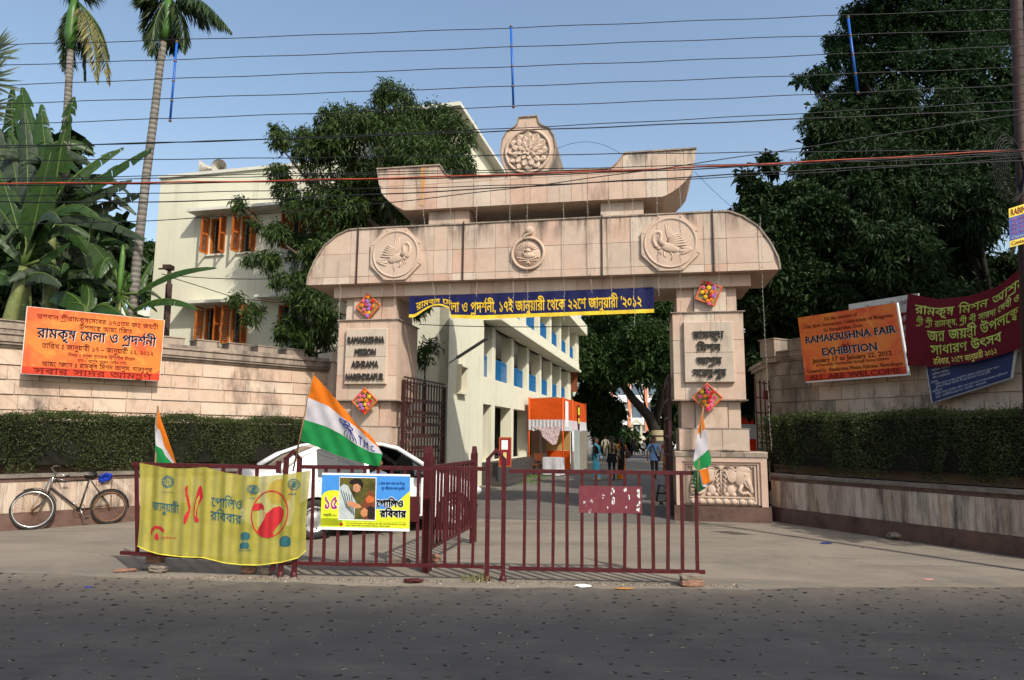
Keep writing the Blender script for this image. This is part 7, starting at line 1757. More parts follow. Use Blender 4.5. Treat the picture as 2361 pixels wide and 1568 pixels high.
cf, PF, rf = bwheel(545, 915, .28, m_chr); cr, PR, rr = bwheel(1840, 870, 0, m_rst)
for P_, r_, a0, a1 in ((PF, rf, 20, 115), (PR, rr, -5, 175)):
    m = MB(); ar = [R(a) for a in np.linspace(a0, a1, 18)]; V = []
    for t in ar: V += [P_(r_ + .03, t, -.03), P_(r_ + .042, t, 0), P_(r_ + .03, t, .03)]
    m.add(V, [(3 * i + j, 3 * i + j + 1, 3 * i + j + 4, 3 * i + j + 3) for i in range(17) for j in range(2)], True); m.build('mudguard', m_bf, bk)
bt('frame_tube', [(870, 445), (1515, 420)], .014, m_bf); bt('frame_tube', [(860, 545), (1320, 905)], .016, m_bf); bt('frame_tube', [(1515, 410), (1335, 900)], .015, m_bf); bt('frame_tube', [(1320, 910), (1830, 850)], .011, m_bf); bt('frame_tube', [(1540, 430), (1830, 840)], .010, m_bf); bt('head_tube', [(925, 300), (890, 430), (850, 560)], .018, m_chr)
bt('fork', [(840, 560), (790, 700), (700, 830), (555, 925, -.04)], [.016, .015, .013, .009], m_bf, -.02); bt('fork', [(840, 560), (790, 700), (700, 830), (555, 925)], [.016, .015, .013, .009], m_bf, .05)
bt('brake_stay', [(860, 390), (640, 680), (540, 830), (530, 880)], .006, m_chr, -.03); bt('brake_stay', [(880, 400), (820, 470), (770, 600)], .005, m_chr)
bt('handlebar', [(1115, 350, -.22), (1010, 330, -.25), (930, 300, -.1), (925, 285, 0), (915, 230, .12), (990, 195, .25), (1105, 205, .24)], .012, m_chr, seg=8); bt('grip', [(1125, 352, -.22), (1050, 342, -.23)], .018, m_sad); bt('grip', [(1105, 205, .24), (1050, 198, .25)], .018, m_sad); bt('brake_lever', [(1050, 425, -.2), (960, 395, -.15), (900, 400)], .006, m_chr)
bt('seat_post', [(1520, 410), (1500, 360)], .012, m_chr)
bt('saddle', [(1300, 310), (1370, 318), (1470, 345), (1560, 345), (1640, 320)], [.012, .03, .05, .075, .05], m_sad, seg=8); bt('saddle_spring', [(1300, 330), (1400, 370), (1560, 390), (1640, 345)], .006, m_rst)
bt('carrier_rack', [(1640, 470), (1900, 430)], .006, m_rst, -.05); bt('carrier_rack', [(1640, 460), (1900, 425)], .006, m_rst, .07); bt('carrier_stay', [(1885, 440), (1870, 840)], .005, m_rst); bt('carrier_stay', [(1620, 540), (1640, 470)], .005, m_rst)
m = MB(); c = bp_(1320, 905); m.lathe([(.085, -.004), (.095, 0), (.085, .004)], (0, 0, 0), 26, 'y'); m.xf(Matrix.Translation(c + bF.n * -.03) @ Matrix.Rotation(R(46), 4, 'Z')); m.build('chainring', m_rst, bk)
bt('crank', [(1330, 910), (1395, 1060)], .009, m_chr, -.06); bt('crank', [(1310, 900), (1230, 790)], .009, m_chr, .05); bt('pedal', [(1400, 1060), (1460, 1042)], .016, m_rub, -.09); bt('pedal', [(1200, 780), (1260, 785)], .022, m_rub, .08); bt('chain', [(1320, 860), (1820, 830)], .004, m_rst, -.03); bt('chain', [(1320, 950), (1820, 870)], .004, m_rst, -.03)
# blue bag on the carrier
random.seed(4); m = MB()
for x, y, r_ in ((1720, 360, .05), (1790, 340, .06), (1840, 350, .055), (1700, 420, .045), (1770, 410, .055), (1730, 450, .035), (1820, 400, .05)): m.ball(bp_(x, y, -.03), r_ * 1.05, 9, 7, True, (1, .8, random.uniform(.7, 1)))
for i in range(len(m.v)): v = Vector(m.v[i]); m.v[i] = tuple(v + Vector((mnoise.noise(v * 26), mnoise.noise(v * 26 + Vector((9, 0, 0))), mnoise.noise(v * 26 + Vector((0, 9, 0))))) * .02)
bg_ = m.build('cloth_bag', plain('blue_cloth', (.005, .03, .32), .8, var=.3, scale=20)); tag(bg_, 'crumpled bright blue cloth bag on the bicycle carrier', 'bag')

# ================================================================== people
SK = {'tan': plain('skin', (.26, .12, .065), .55, var=.06), 'fair': plain('fair_skin', (.40, .22, .14), .55, var=.06)}
m_hair = plain('black_hair', (.008, .006, .005), .45)
def person(lab, px, py, h, face, cols, pose=None, hair='short', skin='tan', base=None, name='person', Yd=None):
    """cols: (top colour, trouser colour, shoe colour, sleeve end fraction); face: degrees, 0 looks at the road, 90 looks right"""
    P0 = base or (G(px, py) if Yd is None else Vector((D(px, py, Yd).x, Yd, 0)))
    t = thing(name, lab, 'person', tuple(P0), rz=R(face))
    po = dict(le=(-.14, .02, .66), lh=(-.145, -.03, .52), re=(.14, .02, .66), rh=(.145, -.03, .52), lk=(-.05, -.01, .28), lf=(-.05, .01, .045), rk=(.05, -.01, .28), rf=(.05, .01, .045), lean=0); po.update(pose or {})
    N = [((0, 0, .53), .062), ((0, 0, .62), .058), ((0, 0, .73), .066), ((0, .0, .80), .045), ((0, -.002, .845), .030), ((0, -.006, .875), .040), ((0, -.008, .925), .050), ((0, -.004, .965), .040),
         ((-.10, 0, .795), .034), (po['le'], .025), (po['lh'], .017), ((.10, 0, .795), .034), (po['re'], .025), (po['rh'], .017),
         ((-.05, 0, .50), .052), (po['lk'], .034), (po['lf'], .022), ((.05, 0, .50), .052), (po['rk'], .034), (po['rf'], .022)]
    lf, rf_ = po['lf'], po['rf']; N += [((lf[0], lf[1] - .07, lf[2] - .03), .017), ((rf_[0], rf_[1] - .07, rf_[2] - .03), .017)]
    E_ = [(0, 1), (1, 2), (2, 3), (3, 4), (4, 5), (5, 6), (6, 7), (3, 8), (8, 9), (9, 10), (3, 11), (11, 12), (12, 13), (0, 14), (14, 15), (15, 16), (0, 17), (17, 18), (18, 19), (16, 20), (19, 21)]
    me = bpy.data.meshes.new('sk'); me.from_pydata([tuple(c * h for c in n_[0]) for n_ in N], E_, []); o = bpy.data.objects.new('sk', me); COL.objects.link(o)
    md = o.modifiers.new('s', 'SKIN'); sv = me.skin_vertices[0].data
    for i, n_ in enumerate(N): sv[i].radius = (n_[1] * h, n_[1] * h * (.78 if i in (0, 1, 2, 3) else 1))
    sv[0].use_root = True; md.use_smooth_shade = True; su = o.modifiers.new('u', 'SUBSURF'); su.levels = su.render_levels = 1
    dg = bpy.context.evaluated_depsgraph_get(); m2 = bpy.data.meshes.new_from_object(o.evaluated_get(dg)); bpy.data.objects.remove(o)
    top, bot, shoe, slv = cols; ms = [SK[skin], plain(f'cloth_{top}', top, .85, var=.12, scale=14), plain(f'cloth_{bot}', bot, .85, var=.12, scale=14), plain(f'cloth_{shoe}', shoe, .6)]
    m2.materials.clear()
    for mm_ in ms: m2.materials.append(mm_)
    A = [(Vector(N[8 + s_][0]), Vector(N[9 + s_][0]), Vector(N[10 + s_][0])) for s_ in (0, 3)]
    for p in m2.polygons:
        c = p.center / h; k = 0
        if c.z < .06: k = 3
        elif c.z < .5 and abs(c.x) < .13 and not any((c - a[2]).length < .06 for a in A): k = 2
        elif c.z < .835:
            k = 1
            for a in A:
                for j in (0, 1):
                    d_ = a[j + 1] - a[j]; q_ = max(0, min(1, (c - a[j]).dot(d_) / d_.length_squared)); ds = (c - a[j] - d_ * q_).length
                    if ds < .04 and abs(c.x) > .10 and (j + q_) / 2 > slv and c.z < .74: k = 0
        p.material_index = k; p.use_smooth = True
    b_ = link('body', m2, t)
    m = MB()
    for s_, hd, el in ((-1, po['lh'], po['le']), (1, po['rh'], po['re'])):
        d = (Vector(hd) - Vector(el)).normalized(); sx = Vector((0, 1, 0)) if abs(d.y) < .8 else Vector((1, 0, 0)); Hh = Vector(hd)
        m.tube([Hh * h, (Hh + d * .045) * h], [.014 * h, .019 * h], 8, flat=.6)
        for i in range(4): b0 = Hh + d * .042 + sx * (-.012 + .008 * i); m.tube([b0 * h, (b0 + d * .018) * h, (b0 + d * (.03 + .004 * (i in (1, 2))) + Vector((-s_ * .008, 0, 0))) * h], [.0045 * h, .004 * h, .003 * h], 5)
        m.tube([(Hh + d * .01 - sx * .012) * h, (Hh + d * .025 - sx * .026) * h, (Hh + d * .036 - sx * .026) * h], [.006 * h, .005 * h, .0035 * h], 5)
    m.build('hands', ms[0], t)
    m = MB(); m.ball((0, -.062 * h, .915 * h), 1, 6, 5, True, (.008 * h, .012 * h, .014 * h)); m.build('nose', ms[0], b_)
    m = MB()
    for x in (-.018, .018): m.ball((x * h, -.054 * h, .932 * h), .0055 * h, 6, 5)
    m.box(-.013 * h, .013 * h, -.060 * h, -.052 * h, .892 * h, .896 * h); m.build('eyes_and_mouth', m_hair, b_)
    m = MB()
    for x in (-.05, .05): m.ball((x * h, 0, .92 * h), 1, 6, 5, True, (.008 * h, .014 * h, .02 * h))
    m.build('ears', ms[0], b_)
    m = MB(); m.ball((0, .012 * h, .948 * h), 1, 14, 10, True, (.053 * h, .056 * h, .045 * h)); m.ball((0, .03 * h, .92 * h), 1, 10, 8, True, (.046 * h, .035 * h, .048 * h))
    if hair == 'braid':
        m.tube([(0, .06 * h, .92 * h), (.0, .075 * h, .84 * h), (.0, .085 * h, .74 * h)], [.025 * h, .02 * h, .018 * h], 7); m.ball((0, .09 * h, .68 * h), 1, 10, 8, True, (.03 * h, .02 * h, .06 * h))
    if hair == 'bun': m.ball((0, .07 * h, .90 * h), 1, 10, 8, True, (.035 * h, .03 * h, .035 * h))
    if hair == 'long': m.ball((0, .055 * h, .84 * h), 1, 10, 8, True, (.05 * h, .03 * h, .09 * h))
    m.build('hair', m_hair, t)
    return t, h
def skirt(t, h, z0, z1, r0, r1, mat, nm='saree', folds=9, amp=.06):
    m = MB(); m.grid(lambda u, v: ((r0 + (r1 - r0) * v) * h * (1 + amp * math.sin(u * 6.283 * folds) * v) * math.cos(u * 6.2832), (r0 + (r1 - r0) * v) * .75 * h * (1 + amp * math.sin(u * 6.283 * folds + 1) * v) * math.sin(u * 6.2832), (z0 + (z1 - z0) * v) * h), 54, 8); return m.build(nm, mat, t)
def pallu(t, h, mat, pts, w, nm='saree_drape'):
    m = MB(); V = [];
    for p, q_ in pts: V += [Vector(p) * h, Vector(q_) * h]
    m.add(V, [(2 * i, 2 * i + 1, 2 * i + 3, 2 * i + 2) for i in range(len(pts) - 1)], True); return m.build(nm, mat, t)
m_sky = cloth('turquoise_saree', (.10, .50, .68), .2, var=.2); m_bdr = cloth('cream_border', (.55, .52, .35), .2); m_osar = cloth('orange_saree', (.70, .20, .01), .2, var=.3); m_psar = cloth('patterned_rust_saree', (.35, .10, .05), .2, var=.5); m_bk = cloth('black_cloth', (.012, .012, .014), .05)
t, h = person('woman in a turquoise saree and black blouse turned to the right', 1375, 1108, 1.62, 68, ((.012, .012, .014), (.1, .4, .55), (.05, .04, .03), .95), dict(lh=(-.13, -.05, .50), re=(.15, .03, .66), rh=(.15, -.02, .52)), 'bun', 'fair')
skirt(t, h, .60, .03, .085, .125, m_sky); skirt(t, h, .09, .025, .122, .127, m_bdr, 'saree_border')
pallu(t, h, m_sky, [((-.02, .085, .50), (-.13, .06, .50)), ((-.03, .09, .62), (-.125, .07, .64)), ((-.05, .085, .76), (-.12, .06, .75)), ((-.06, .0, .85), (-.12, .0, .83)), ((-.01, -.085, .77), (-.11, -.075, .75)), ((.06, -.09, .66), (-.05, -.1, .62)), ((.10, -.06, .58), (.0, -.10, .52))], .1)
pallu(t, h, m_bdr, [((-.06, .102, .40), (-.03, .102, .40)), ((-.045, .098, .62), (-.02, .098, .62)), ((-.05, .095, .76), (-.03, .095, .77)), ((-.055, .01, .862), (-.035, .01, .86)), ((.0, -.094, .78), (.02, -.092, .79)), ((.08, -.098, .66), (.10, -.09, .67)), ((.11, -.085, .5), (.13, -.07, .5)), ((.06, -.11, .2), (.085, -.105, .2))], .02, 'saree_border')
t, h = person('woman seen from behind in an olive jacket with a long braid and a white bag', 1411, 1108, 1.66, 178, ((.27, .22, .12), (.012, .014, .03), (.02, .02, .02), .95), dict(lh=(-.19, -.02, .53), rh=(.18, -.02, .52)), 'braid')
skirt(t, h, .60, .40, .092, .12, m_bk, 'kurta', 5, .03); m = MB(); m.ball((.235 * h, -.03 * h, .50 * h), 1, 10, 8, True, (.05 * h, .04 * h, .05 * h)); m.build('white_bag', p_white, None, tuple(Vector(t.location) + Matrix.Rotation(R(178), 3, 'Z') @ Vector((0, 0, 0))), R(178)); wb = bpy.data.objects['white_bag']; wb.name = 'carry_bag'; tag(wb, 'crumpled white bag in the hand of the woman in the olive jacket', 'bag')
t, h = person('woman in an orange blouse and black and orange saree seen from behind', 1433, 1107, 1.63, 190, ((.62, .20, .01), (.5, .15, .01), (.05, .03, .02), .3), dict(re=(.17, .02, .68), rh=(.12, -.09, .66)), 'long')
skirt(t, h, .60, .03, .085, .105, m_osar); pallu(t, h, m_bk, [((-.02, .10, .22), (.11, .07, .25)), ((-.04, .105, .4), (.10, .085, .4)), ((-.05, .1, .6), (.09, .09, .6)), ((-.07, .08, .76), (.03, .085, .76)), ((-.10, .0, .83), (-.02, .0, .85))], .1)
m = MB(); m.box(-.19 * h, -.11 * h, -.05 * h, .12 * h, .50 * h, .66 * h, .02); m.tube([(-.15 * h, -.04 * h, .66 * h), (-.11 * h, .0, .80 * h), (-.15 * h, .1 * h, .66 * h)], .01, 5); hb = m.build('shoulder_bag', plain('brown_bag', (.07, .03, .025), .6), None, tuple(t.location), R(190)); tag(hb, 'brown shoulder bag on the woman in the orange blouse', 'bag')
t, h = person('man in a light blue shirt walking towards the road with a black sling strap', 1509, 1112, 1.66, 4, ((.22, .38, .68), (.035, .028, .022), (.02, .02, .02), .5), dict(le=(-.145, .03, .66), lh=(-.155, -.04, .52), re=(.145, -.01, .66), rh=(.155, .01, .52), lk=(-.05, -.05, .29), lf=(-.045, -.03, .045), rk=(.05, -.02, .27), rf=(.045, .11, .10)))
skirt(t, h, .62, .47, .088, .096, MATS['cloth_(0.22, 0.38, 0.68)'], 'shirt_tail', 5, .03)
m = MB(); m.add([tuple(c * h for c in q_) for q_ in ((-.07, -.0675, .815), (-.045, -.0675, .82), (.085, -.072, .52), (.06, -.075, .51))], [(0, 1, 2, 3)]); m.box(.08 * h, .12 * h, -.04 * h, .06 * h, .45 * h, .56 * h); m.build('sling_bag', m_bk, None, tuple(t.location), R(4)); o = bpy.data.objects['sling_bag']; tag(o, 'black sling bag across the man in the light blue shirt', 'bag')
t, h = person('woman in a rust patterned saree half hidden by the right gate leaf', 1538, 1097, 1.6, 185, ((.20, .01, .01), (.3, .1, .05), (.05, .03, .02), .3), None, 'bun'); skirt(t, h, .60, .03, .085, .115, m_psar); pallu(t, h, m_psar, [((-.05, .1, .3), (.11, .08, .3)), ((-.05, .1, .6), (.09, .09, .6)), ((-.09, .07, .76), (.03, .085, .74)), ((-.10, .0, .83), (-.02, .0, .85))], .1)
for lab, px, Yd, h_, fc, c_, po_ in (('man in dark clothes walking away down the middle of the driveway', 1461, 57, 1.74, 175, ((.02, .02, .022), (.02, .025, .035), (.02, .02, .02), .4), dict(lf=(-.05, .08, .07), rf=(.05, -.06, .04))),
        ('boy in a black waistcoat and white sleeves on the driveway', 1484, 55, 1.35, 10, ((.55, .55, .56), (.015, .015, .02), (.6, .6, .6), .9), None), ('person in a cream kurta beside the stall shadows', 1396, 46, 1.7, 160, ((.50, .47, .38), (.3, .3, .28), (.02, .02, .02), .8), None),
        ('person in a pale blue shirt far beside the painted tree', 1526, 56, 1.62, 170, ((.35, .45, .5), (.03, .03, .05), (.02, .02, .02), .5), None), ('person in dark clothes nearest the shrine steps', 1447, 66, 1.65, 20, ((.03, .03, .04), (.03, .03, .04), (.02, .02, .02), .9), None), ('person in a white shirt standing before the shrine', 1441, 67, 1.65, 0, ((.6, .6, .6), (.03, .03, .05), (.02, .02, .02), .5), None), ('person in grey trousers pausing right of the shrine path', 1497, 62, 1.7, 30, ((.25, .25, .27), (.12, .12, .12), (.02, .02, .02), .5), None), ('person in a maroon top far down the driveway', 1427, 60, 1.58, 200, ((.2, .02, .03), (.03, .03, .04), (.02, .02, .02), .4), None), ('person in a white kurta near the black waistcoat boy', 1473, 64, 1.68, 90, ((.55, .55, .52), (.5, .5, .48), (.03, .03, .03), .9), None),
        ('person with a dark jacket behind the olive jacketed woman', 1408, 52, 1.66, 180, ((.03, .03, .03), (.03, .03, .04), (.02, .02, .02), .9), None)):
    t, h = person(lab, px, 1040, h_, fc, c_, po_, Yd=Yd)
# driver at the car window
a, z = cF.hit(881, 1052, .22); dp = cF.w(a - .02, .34, 0); dp.z = 1.16 - .925 * 1.5
t, h = person('driver with black hair looking out of the white car window', 0, 0, 1.5, 45, ((.12, .16, .25), (.03, .03, .04), (.02, .02, .02), .4), dict(lk=(-.06, -.27, .50), lf=(-.06, -.30, .30), rk=(.06, -.27, .50), rf=(.06, -.30, .30), le=(-.15, -.06, .68), lh=(-.13, -.19, .68), re=(.15, -.06, .68), rh=(.13, -.19, .68)), base=dp)
# ================================================================== overhead wires, pole
m_wire = plain('black_cable', (.012, .012, .013), .5, var=.1); m_redw = plain('red_cable', (.35, .05, .02), .5, var=.4, scale=3); m_strap = plain('blue_pvc', (.008, .09, .42), .4, var=.1)
WX = [0, 591, 1182, 1773, 2361]
WL = [('topmost of the five spaced wires', 9.0, 103, 87, 62, 43, 20), ('second of the five spaced wires', 9.0, 150, 132, 106, 88, 68), ('third of the five spaced wires', 9.0, 197, 176, 151, 133, 105), ('fourth of the five spaced wires', 9.0, 239, 221, 197, 178, 155), ('lowest of the five spaced wires', 9.0, 287, 267, 244, 223, 195),
      ('thin wire just under the blue spacers', 8.9, 340, 323, 293, 267, 233), ('thicker wire crossing the crest tip', 8.8, 337, 324, 299, 279, 253), ('flat running wire above the cable bundle', 8.7, 370, 366, 356, 352, 346), ('upper thin cable of the bundle', 8.9, 412, 404, 388, 378, 352), ('second thin cable of the bundle', 8.85, 417, 409, 394, 383, 356),
      ('black twin beside the red cable', 8.8, 427, 420, 405, 382, 349), ('thin wire below the bundle', 8.9, 452, 442, 425, 405, 362), ('thick wire below the bundle', 8.7, 465, 458, 434, 396, 372), ('slanting wire climbing to the right', 8.6, 516, 494, 434, 352, 262)]
def wire(lab, Yw, ys, mat, r_, nm='overhead_wire', grp='overhead wires along the road'):
    co = np.polyfit(WX, ys, 3); xs_ = np.linspace(-160, 2520, 60); jit = [0.8 * math.sin(x * .021 + ys[0]) for x in xs_]
    m = MB(); m.tube([D(x, float(np.polyval(co, x)) + j, Yw + .25 * (1180 - x) / 1180) for x, j in zip(xs_, jit)], r_, 4, True, True); o = m.build(nm, mat); tag(o, lab, 'wire', grp); return co
for lab, Yw, *ys in WL: wire('black overhead ' + lab, Yw, ys, m_wire, .0085 if 'thick' in lab or 'twin' in lab else .0062)
wire('rusty red overhead cable in the bundle', 8.75, [423, 417, 403, 377, 345], m_redw, .011)
for x0, y0, x1, y1, lab in ((408, 95, 392, 280, 'left blue plastic spacer rod beside the right palm'), (1178, 60, 1184, 248, 'middle blue plastic spacer rod in open sky'), (1955, 38, 1978, 216, 'right blue plastic spacer rod before the dark tree')):
    Yq = 8.97 + .25 * (1180 - x0) / 1180; A_, B_ = D(x0, y0, Yq), D(x1, y1, Yq); t = thing('spacer_rod', lab, 'spacer rod', tuple(B_), 'blue spacer rods on the overhead wires', absolute=True)
    m = MB(); m.tube([A_, B_], .016, 8); m.build('rod', m_strap, t)
    for i in range(5): p = A_.lerp(B_, .01 + .98 * i / 4); m = MB(); m.ball(p, .024, 6, 5); m.build('clamp', plain('rusty_clamp', (.12, .07, .05), .6), t)
pA, pB = D(2341, -60, 8.9), D(2363, 600, 8.9); pB2 = pA + (pB - pA) * ((pA.z) / (pA.z - pB.z))
t = thing('utility_pole', 'rusty brown steel pole at the right edge carrying the wires', 'pole', (pB2.x, pB2.y, 0), absolute=True)
m = MB(); m.tube([pB2, pA], .072, 14); m.build('shaft', plain('rusty_pole', (.03, .012, .008), .7, var=.3, scale=4, dust=.2, dustcol=(.03, .02, .02)), t)
m = MB(); c0 = D(2338, 345, 8.8)
for i in range(9): r_ = .12 + .02 * i; cc = c0 + Vector((-.02 * i, -.01 * i, -.30)); m.tube([cc + Vector((r_ * .75 * math.cos(a_), 0, r_ * 1.7 * math.sin(a_))) for a_ in np.linspace(0, 6.28, 18)], .006, 4)
cw = m.build('cable_coil', m_wire); tag(cw, 'hanging coil of spare black cable beside the brown pole', 'cable')
# thin wires strung about the crest
for pts, lab in (([g.w(-2.4, 0, 7.9), g.w(-1.6, .2, 8.35), g.w(-.9, 0, 7.62)], 'thin wire looping from the lotus crest to the right horn'), ([g.w(.55, 0, 7.2), g.w(1.1, 0, 6.5), g.w(1.9, .2, 5.9)], 'thin wires trailing from the right horn of the boat beam'), ([g.w(-3.5, 0, 7.8), g.w(-4.4, .3, 8.1), g.w(-5.0, 0, 7.6)], 'thin wire from the lotus crest to the left horn')):
    m = MB(); m.tube([bez(pts, i / 14) for i in range(15)], .005, 3); tag(m.build('service_cable', m_wire), lab, 'wire')
# service wires to the building
for pts, lab in (([D(372, 632, 15.6), D(520, 650, 18), D(700, 640, 21)], 'thin cable from the iron post to the cream wall'), ([D(395, 640, 15.6), D(500, 672, 18), D(620, 712, 21)], 'slack cable falling towards the lower window hood'), ([D(965, 748, 17), D(1250, 762, 17), D(1560, 742, 15.5)], 'grey cable strung across the gateway opening')):
    m = MB(); m.tube([bez(pts, i / 16) for i in range(17)], .010, 4); tag(m.build('service_cable', m_wire), lab, 'wire')
A_ = D(388, 775, 15.2); A0 = A_.copy(); A0.z = 0; ip = thing('iron_post', 'dark iron post with insulator behind the left wall', 'post', tuple(A0), absolute=True)
m = MB(); m.bar(A0, D(390, 655, 15.2), .11); m.bar(D(390, 660, 15.2), D(391, 612, 15.2), .07); m.build('shaft', m_iron, ip); m = MB(); m.box(*sorted((D(380, 612, 15.2).x, D(398, 612, 15.2).x)), 15.1, 15.3, D(390, 622, 15.2).z, D(390, 612, 15.2).z); m.bar(D(366, 620, 15.2), D(398, 618, 15.2), .03); m.build('insulator_bracket', m_iron, ip)
ORD = 'first second third fourth fifth sixth seventh eighth ninth tenth eleventh twelfth thirteenth fourteenth fifteenth'.split()
# festoon lights hung down the gateway
m_fest = plain('pale_wire', (.42, .40, .36), .6); random.seed(15)
for i, (a_, zt_, zb_, sl) in enumerate(((-7.25, 5.6, 3.2, 0), (-5.96, 6.2, 3.9, 0), (-5.45, 7.5, 3.6, .55), (-4.7, 7.5, 4.1, 0), (-4.1, 7.3, 4.6, 0), (-3.4, 7.3, 4.3, .12), (-2.98, 8.6, 4.2, 0), (-2.2, 7.3, 4.0, 0), (-1.72, 7.3, 4.6, .1), (-1.25, 7.3, 4.2, .05), (-.75, 7.6, 3.9, 0), (-.25, 7.6, 4.5, 0), (.25, 7.6, 3.4, -.1), (.95, 6.2, 3.3, 0), (1.78, 6.1, 1.4, .04))):
    m = MB(); n_ = 24; P_ = [(a_ + sl * j / n_ + random.uniform(-.008, .008), (-.27 if zt_ + (zb_ - zt_) * j / n_ > 4.95 else -.16 + .0 * j), zt_ + (zb_ - zt_) * j / n_) for j in range(n_ + 1)]
    m.tube(P_, .0035, 3, False)
    for j in range(1, n_ * 2): k_ = j / 2; i0 = min(int(k_), n_ - 1); q_ = Vector(P_[i0]).lerp(Vector(P_[i0 + 1]), k_ - i0); m.tube([q_, q_ + Vector((random.choice((-.02, .02)), -.01, .012))], .005, 3)
    o = m.build('festoon_light', m_fest, None, frame=g); tag(o, ORD[i] + ' unlit festoon string from the left on the gateway front', 'string lights', 'festoon strings hanging on the gateway', 'stuff' if False else None)
# ================================================================== litter and stones
m_brk = plain('weathered_brick', (.24, .12, .08), .9, var=.35, scale=14, bump=.5, dust=.5, dustcol=(.26, .21, .16)); m_stn = plain('dusty_stone', (.20, .165, .13), .9, var=.35, scale=10, bump=.5)
def lump(name, lab, cat, p, sz, mat, seed, grp=None, n=.25, box=True, rz=0.0):
    r = random.Random(seed); bm = bmesh.new()
    if box: bmesh.ops.create_cube(bm, size=1.0); bmesh.ops.subdivide_edges(bm, edges=bm.edges[:], cuts=3, use_grid_fill=True)
    else: bmesh.ops.create_icosphere(bm, subdivisions=2, radius=.6)
    for v in bm.verts:
        c = v.co.copy(); k = (1 - .10 * max(0, (abs(c.x) > .4) + (abs(c.y) > .4) + (abs(c.z) > .4) - 1)) if box else 1
        v.co = c * k + Vector((mnoise.noise(c * 3 + Vector((seed, 0, 0))), mnoise.noise(c * 3 + Vector((0, seed, 5))), mnoise.noise(c * 3 + Vector((3, 7, seed))))) * n * .35
    bmesh.ops.scale(bm, vec=sz, verts=bm.verts[:]); zmin = min(v.co.z for v in bm.verts)
    for v in bm.verts: v.co.z -= zmin
    me = bpy.data.meshes.new(name); bm.to_mesh(me); bm.free(); me.materials.append(mat); o = link(name, me, None, tuple(p), rz); return tag(o, lab, cat, grp)
q0 = G(1594, 1352)
lump('brick', 'lower brick of the pair propping the right barrier gate', 'brick', q0, (.25, .12, .08), m_brk, 1, n=.15); lump('brick', 'upper brick of the pair propping the right barrier gate', 'brick', q0 + Vector((-.01, 0, .072)), (.24, .12, .062), m_stn, 2, n=.2, rz=.05)
q0 = G(356, 1312); lump('brick', 'broken brick propping the left barrier end', 'brick', q0 + Vector((0, .02, .07)), (.2, .13, .12), m_brk, 3, rz=.4); lump('stone', 'flat stone under the broken brick at the left barrier', 'stone', q0, (.26, .2, .075), m_stn, 4); lump('stone', 'pointed stone in front of the left barrier brick', 'stone', G(366, 1320), (.2, .13, .08), m_stn, 5, n=.5)
lump('stone', 'flat slab lying left of the barrier stones', 'stone', G(290, 1318), (.24, .1, .035), m_brk, 6, n=.4, rz=.3); lump('brick', 'squarish brick half under the yellow cloth hem', 'brick', G(574, 1322), (.17, .12, .09), m_brk, 7); lump('stone', 'grey stone right of the squarish brick', 'stone', G(612, 1325), (.13, .1, .09), m_stn, 8, n=.5)
lump('brick', 'tan brick lying behind the middle barrier bars', 'brick', G(918, 1302), (.3, .14, .085), m_stn, 9); lump('stone', 'reddish stone beside the thick inner post', 'stone', G(1002, 1296), (.13, .1, .09), m_brk, 10, n=.6); lump('stone', 'rough grey stone lying near the right planter', 'stone', G(2063, 1244), (.2, .16, .1), m_stn, 11, n=.5, box=False)
lump('cloth_scrap', 'dark red cloth scrap on the dirt under the barrier', 'litter', G(952, 1344), (.19, .09, .045), plain('dark_red_cloth', (.06, .012, .01), .9), 12, n=.6, box=False); lump('cup', 'crushed white paper cup at the road edge', 'litter', G(1344, 1355), (.15, .06, .03), p_white, 13, n=.7, box=False)
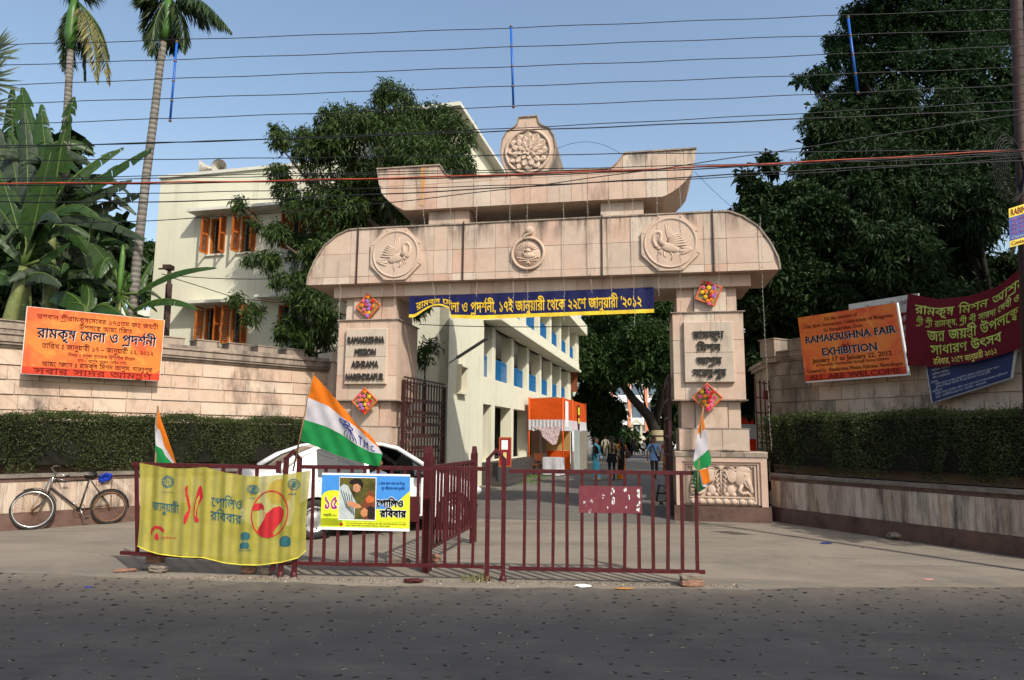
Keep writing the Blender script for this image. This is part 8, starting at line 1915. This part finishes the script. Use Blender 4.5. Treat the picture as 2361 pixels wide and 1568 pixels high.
lump('wrapper', 'orange brown dry leaf litter at the road edge', 'litter', G(1438, 1360), (.17, .06, .02), plain('orange_litter', (.35, .17, .05), .8), 14, n=.8, box=False); lump('wrapper', 'blue plastic wrapper on the right forecourt', 'litter', G(1905, 1254), (.16, .07, .02), plain('blue_wrapper', (.02, .03, .16), .5), 15, n=.8, box=False); lump('wrapper', 'small blue wrapper on the road at left', 'litter', G(203, 1356), (.08, .04, .015), MATS['blue_wrapper'], 16, n=.8, box=False); lump('wrapper', 'pinkish torn paper on the right forecourt', 'litter', G(2140, 1337), (.12, .05, .01), plain('pink_paper', (.5, .25, .2), .7), 17, n=.8, box=False)
def debris():
    r = np.random.default_rng(77); V = []; F = []; tn = []
    for i in range(3200):
        if i < 1500: x = r.uniform(-3.6, -3.6 + 6.2); y = 8.03 - .03 * x + r.normal(0, .045)
        elif i < 2100: x = r.uniform(-3.6, 2.6); y = 7.95 - .03 * x + r.normal(0, .10)
        elif i < 2300: x = r.uniform(-4.2, -3.2); y = 8.1 + r.normal(0, .12)
        elif i < 2500: p = wr.w(r.uniform(0, 6), -abs(r.normal(0, .3)) - .04); x, y = p.x, p.y
        else: x = r.uniform(-9, 8); y = r.uniform(7.9, 13.4)
        s_ = r.uniform(.005, .016) * (1.7 if r.random() < .08 else 1); h = s_ * r.uniform(.3, .8); a0 = r.uniform(0, 6); o = len(V)
        V += [(x + s_ * math.cos(a0 + k * 1.57) * r.uniform(.6, 1.2), y + s_ * math.sin(a0 + k * 1.57) * r.uniform(.6, 1.2), 0.0) for k in range(4)] + [(x + r.normal(0, s_ * .2), y, h)]
        F += [(o, o + 1, o + 4), (o + 1, o + 2, o + 4), (o + 2, o + 3, o + 4), (o + 3, o, o + 4)]; t_ = r.random(); tn += [1.0 if t_ > .96 else t_ * .55] * 4
    return np.array(V), np.array(F), np.array(tn)
V, Fx, tn = debris(); s = NT('debris_bits'); s.col(s.mix(s.attr(), (.045, .032, .024), (.42, .36, .28))); s.set(.9)
o = np_mesh('debris', V, Fx, tn, s.m); tag(o, 'crumbled dirt, chips and bits of litter along the barrier foot', 'debris', kind='stuff')
bpy.data.objects.remove(_fo)
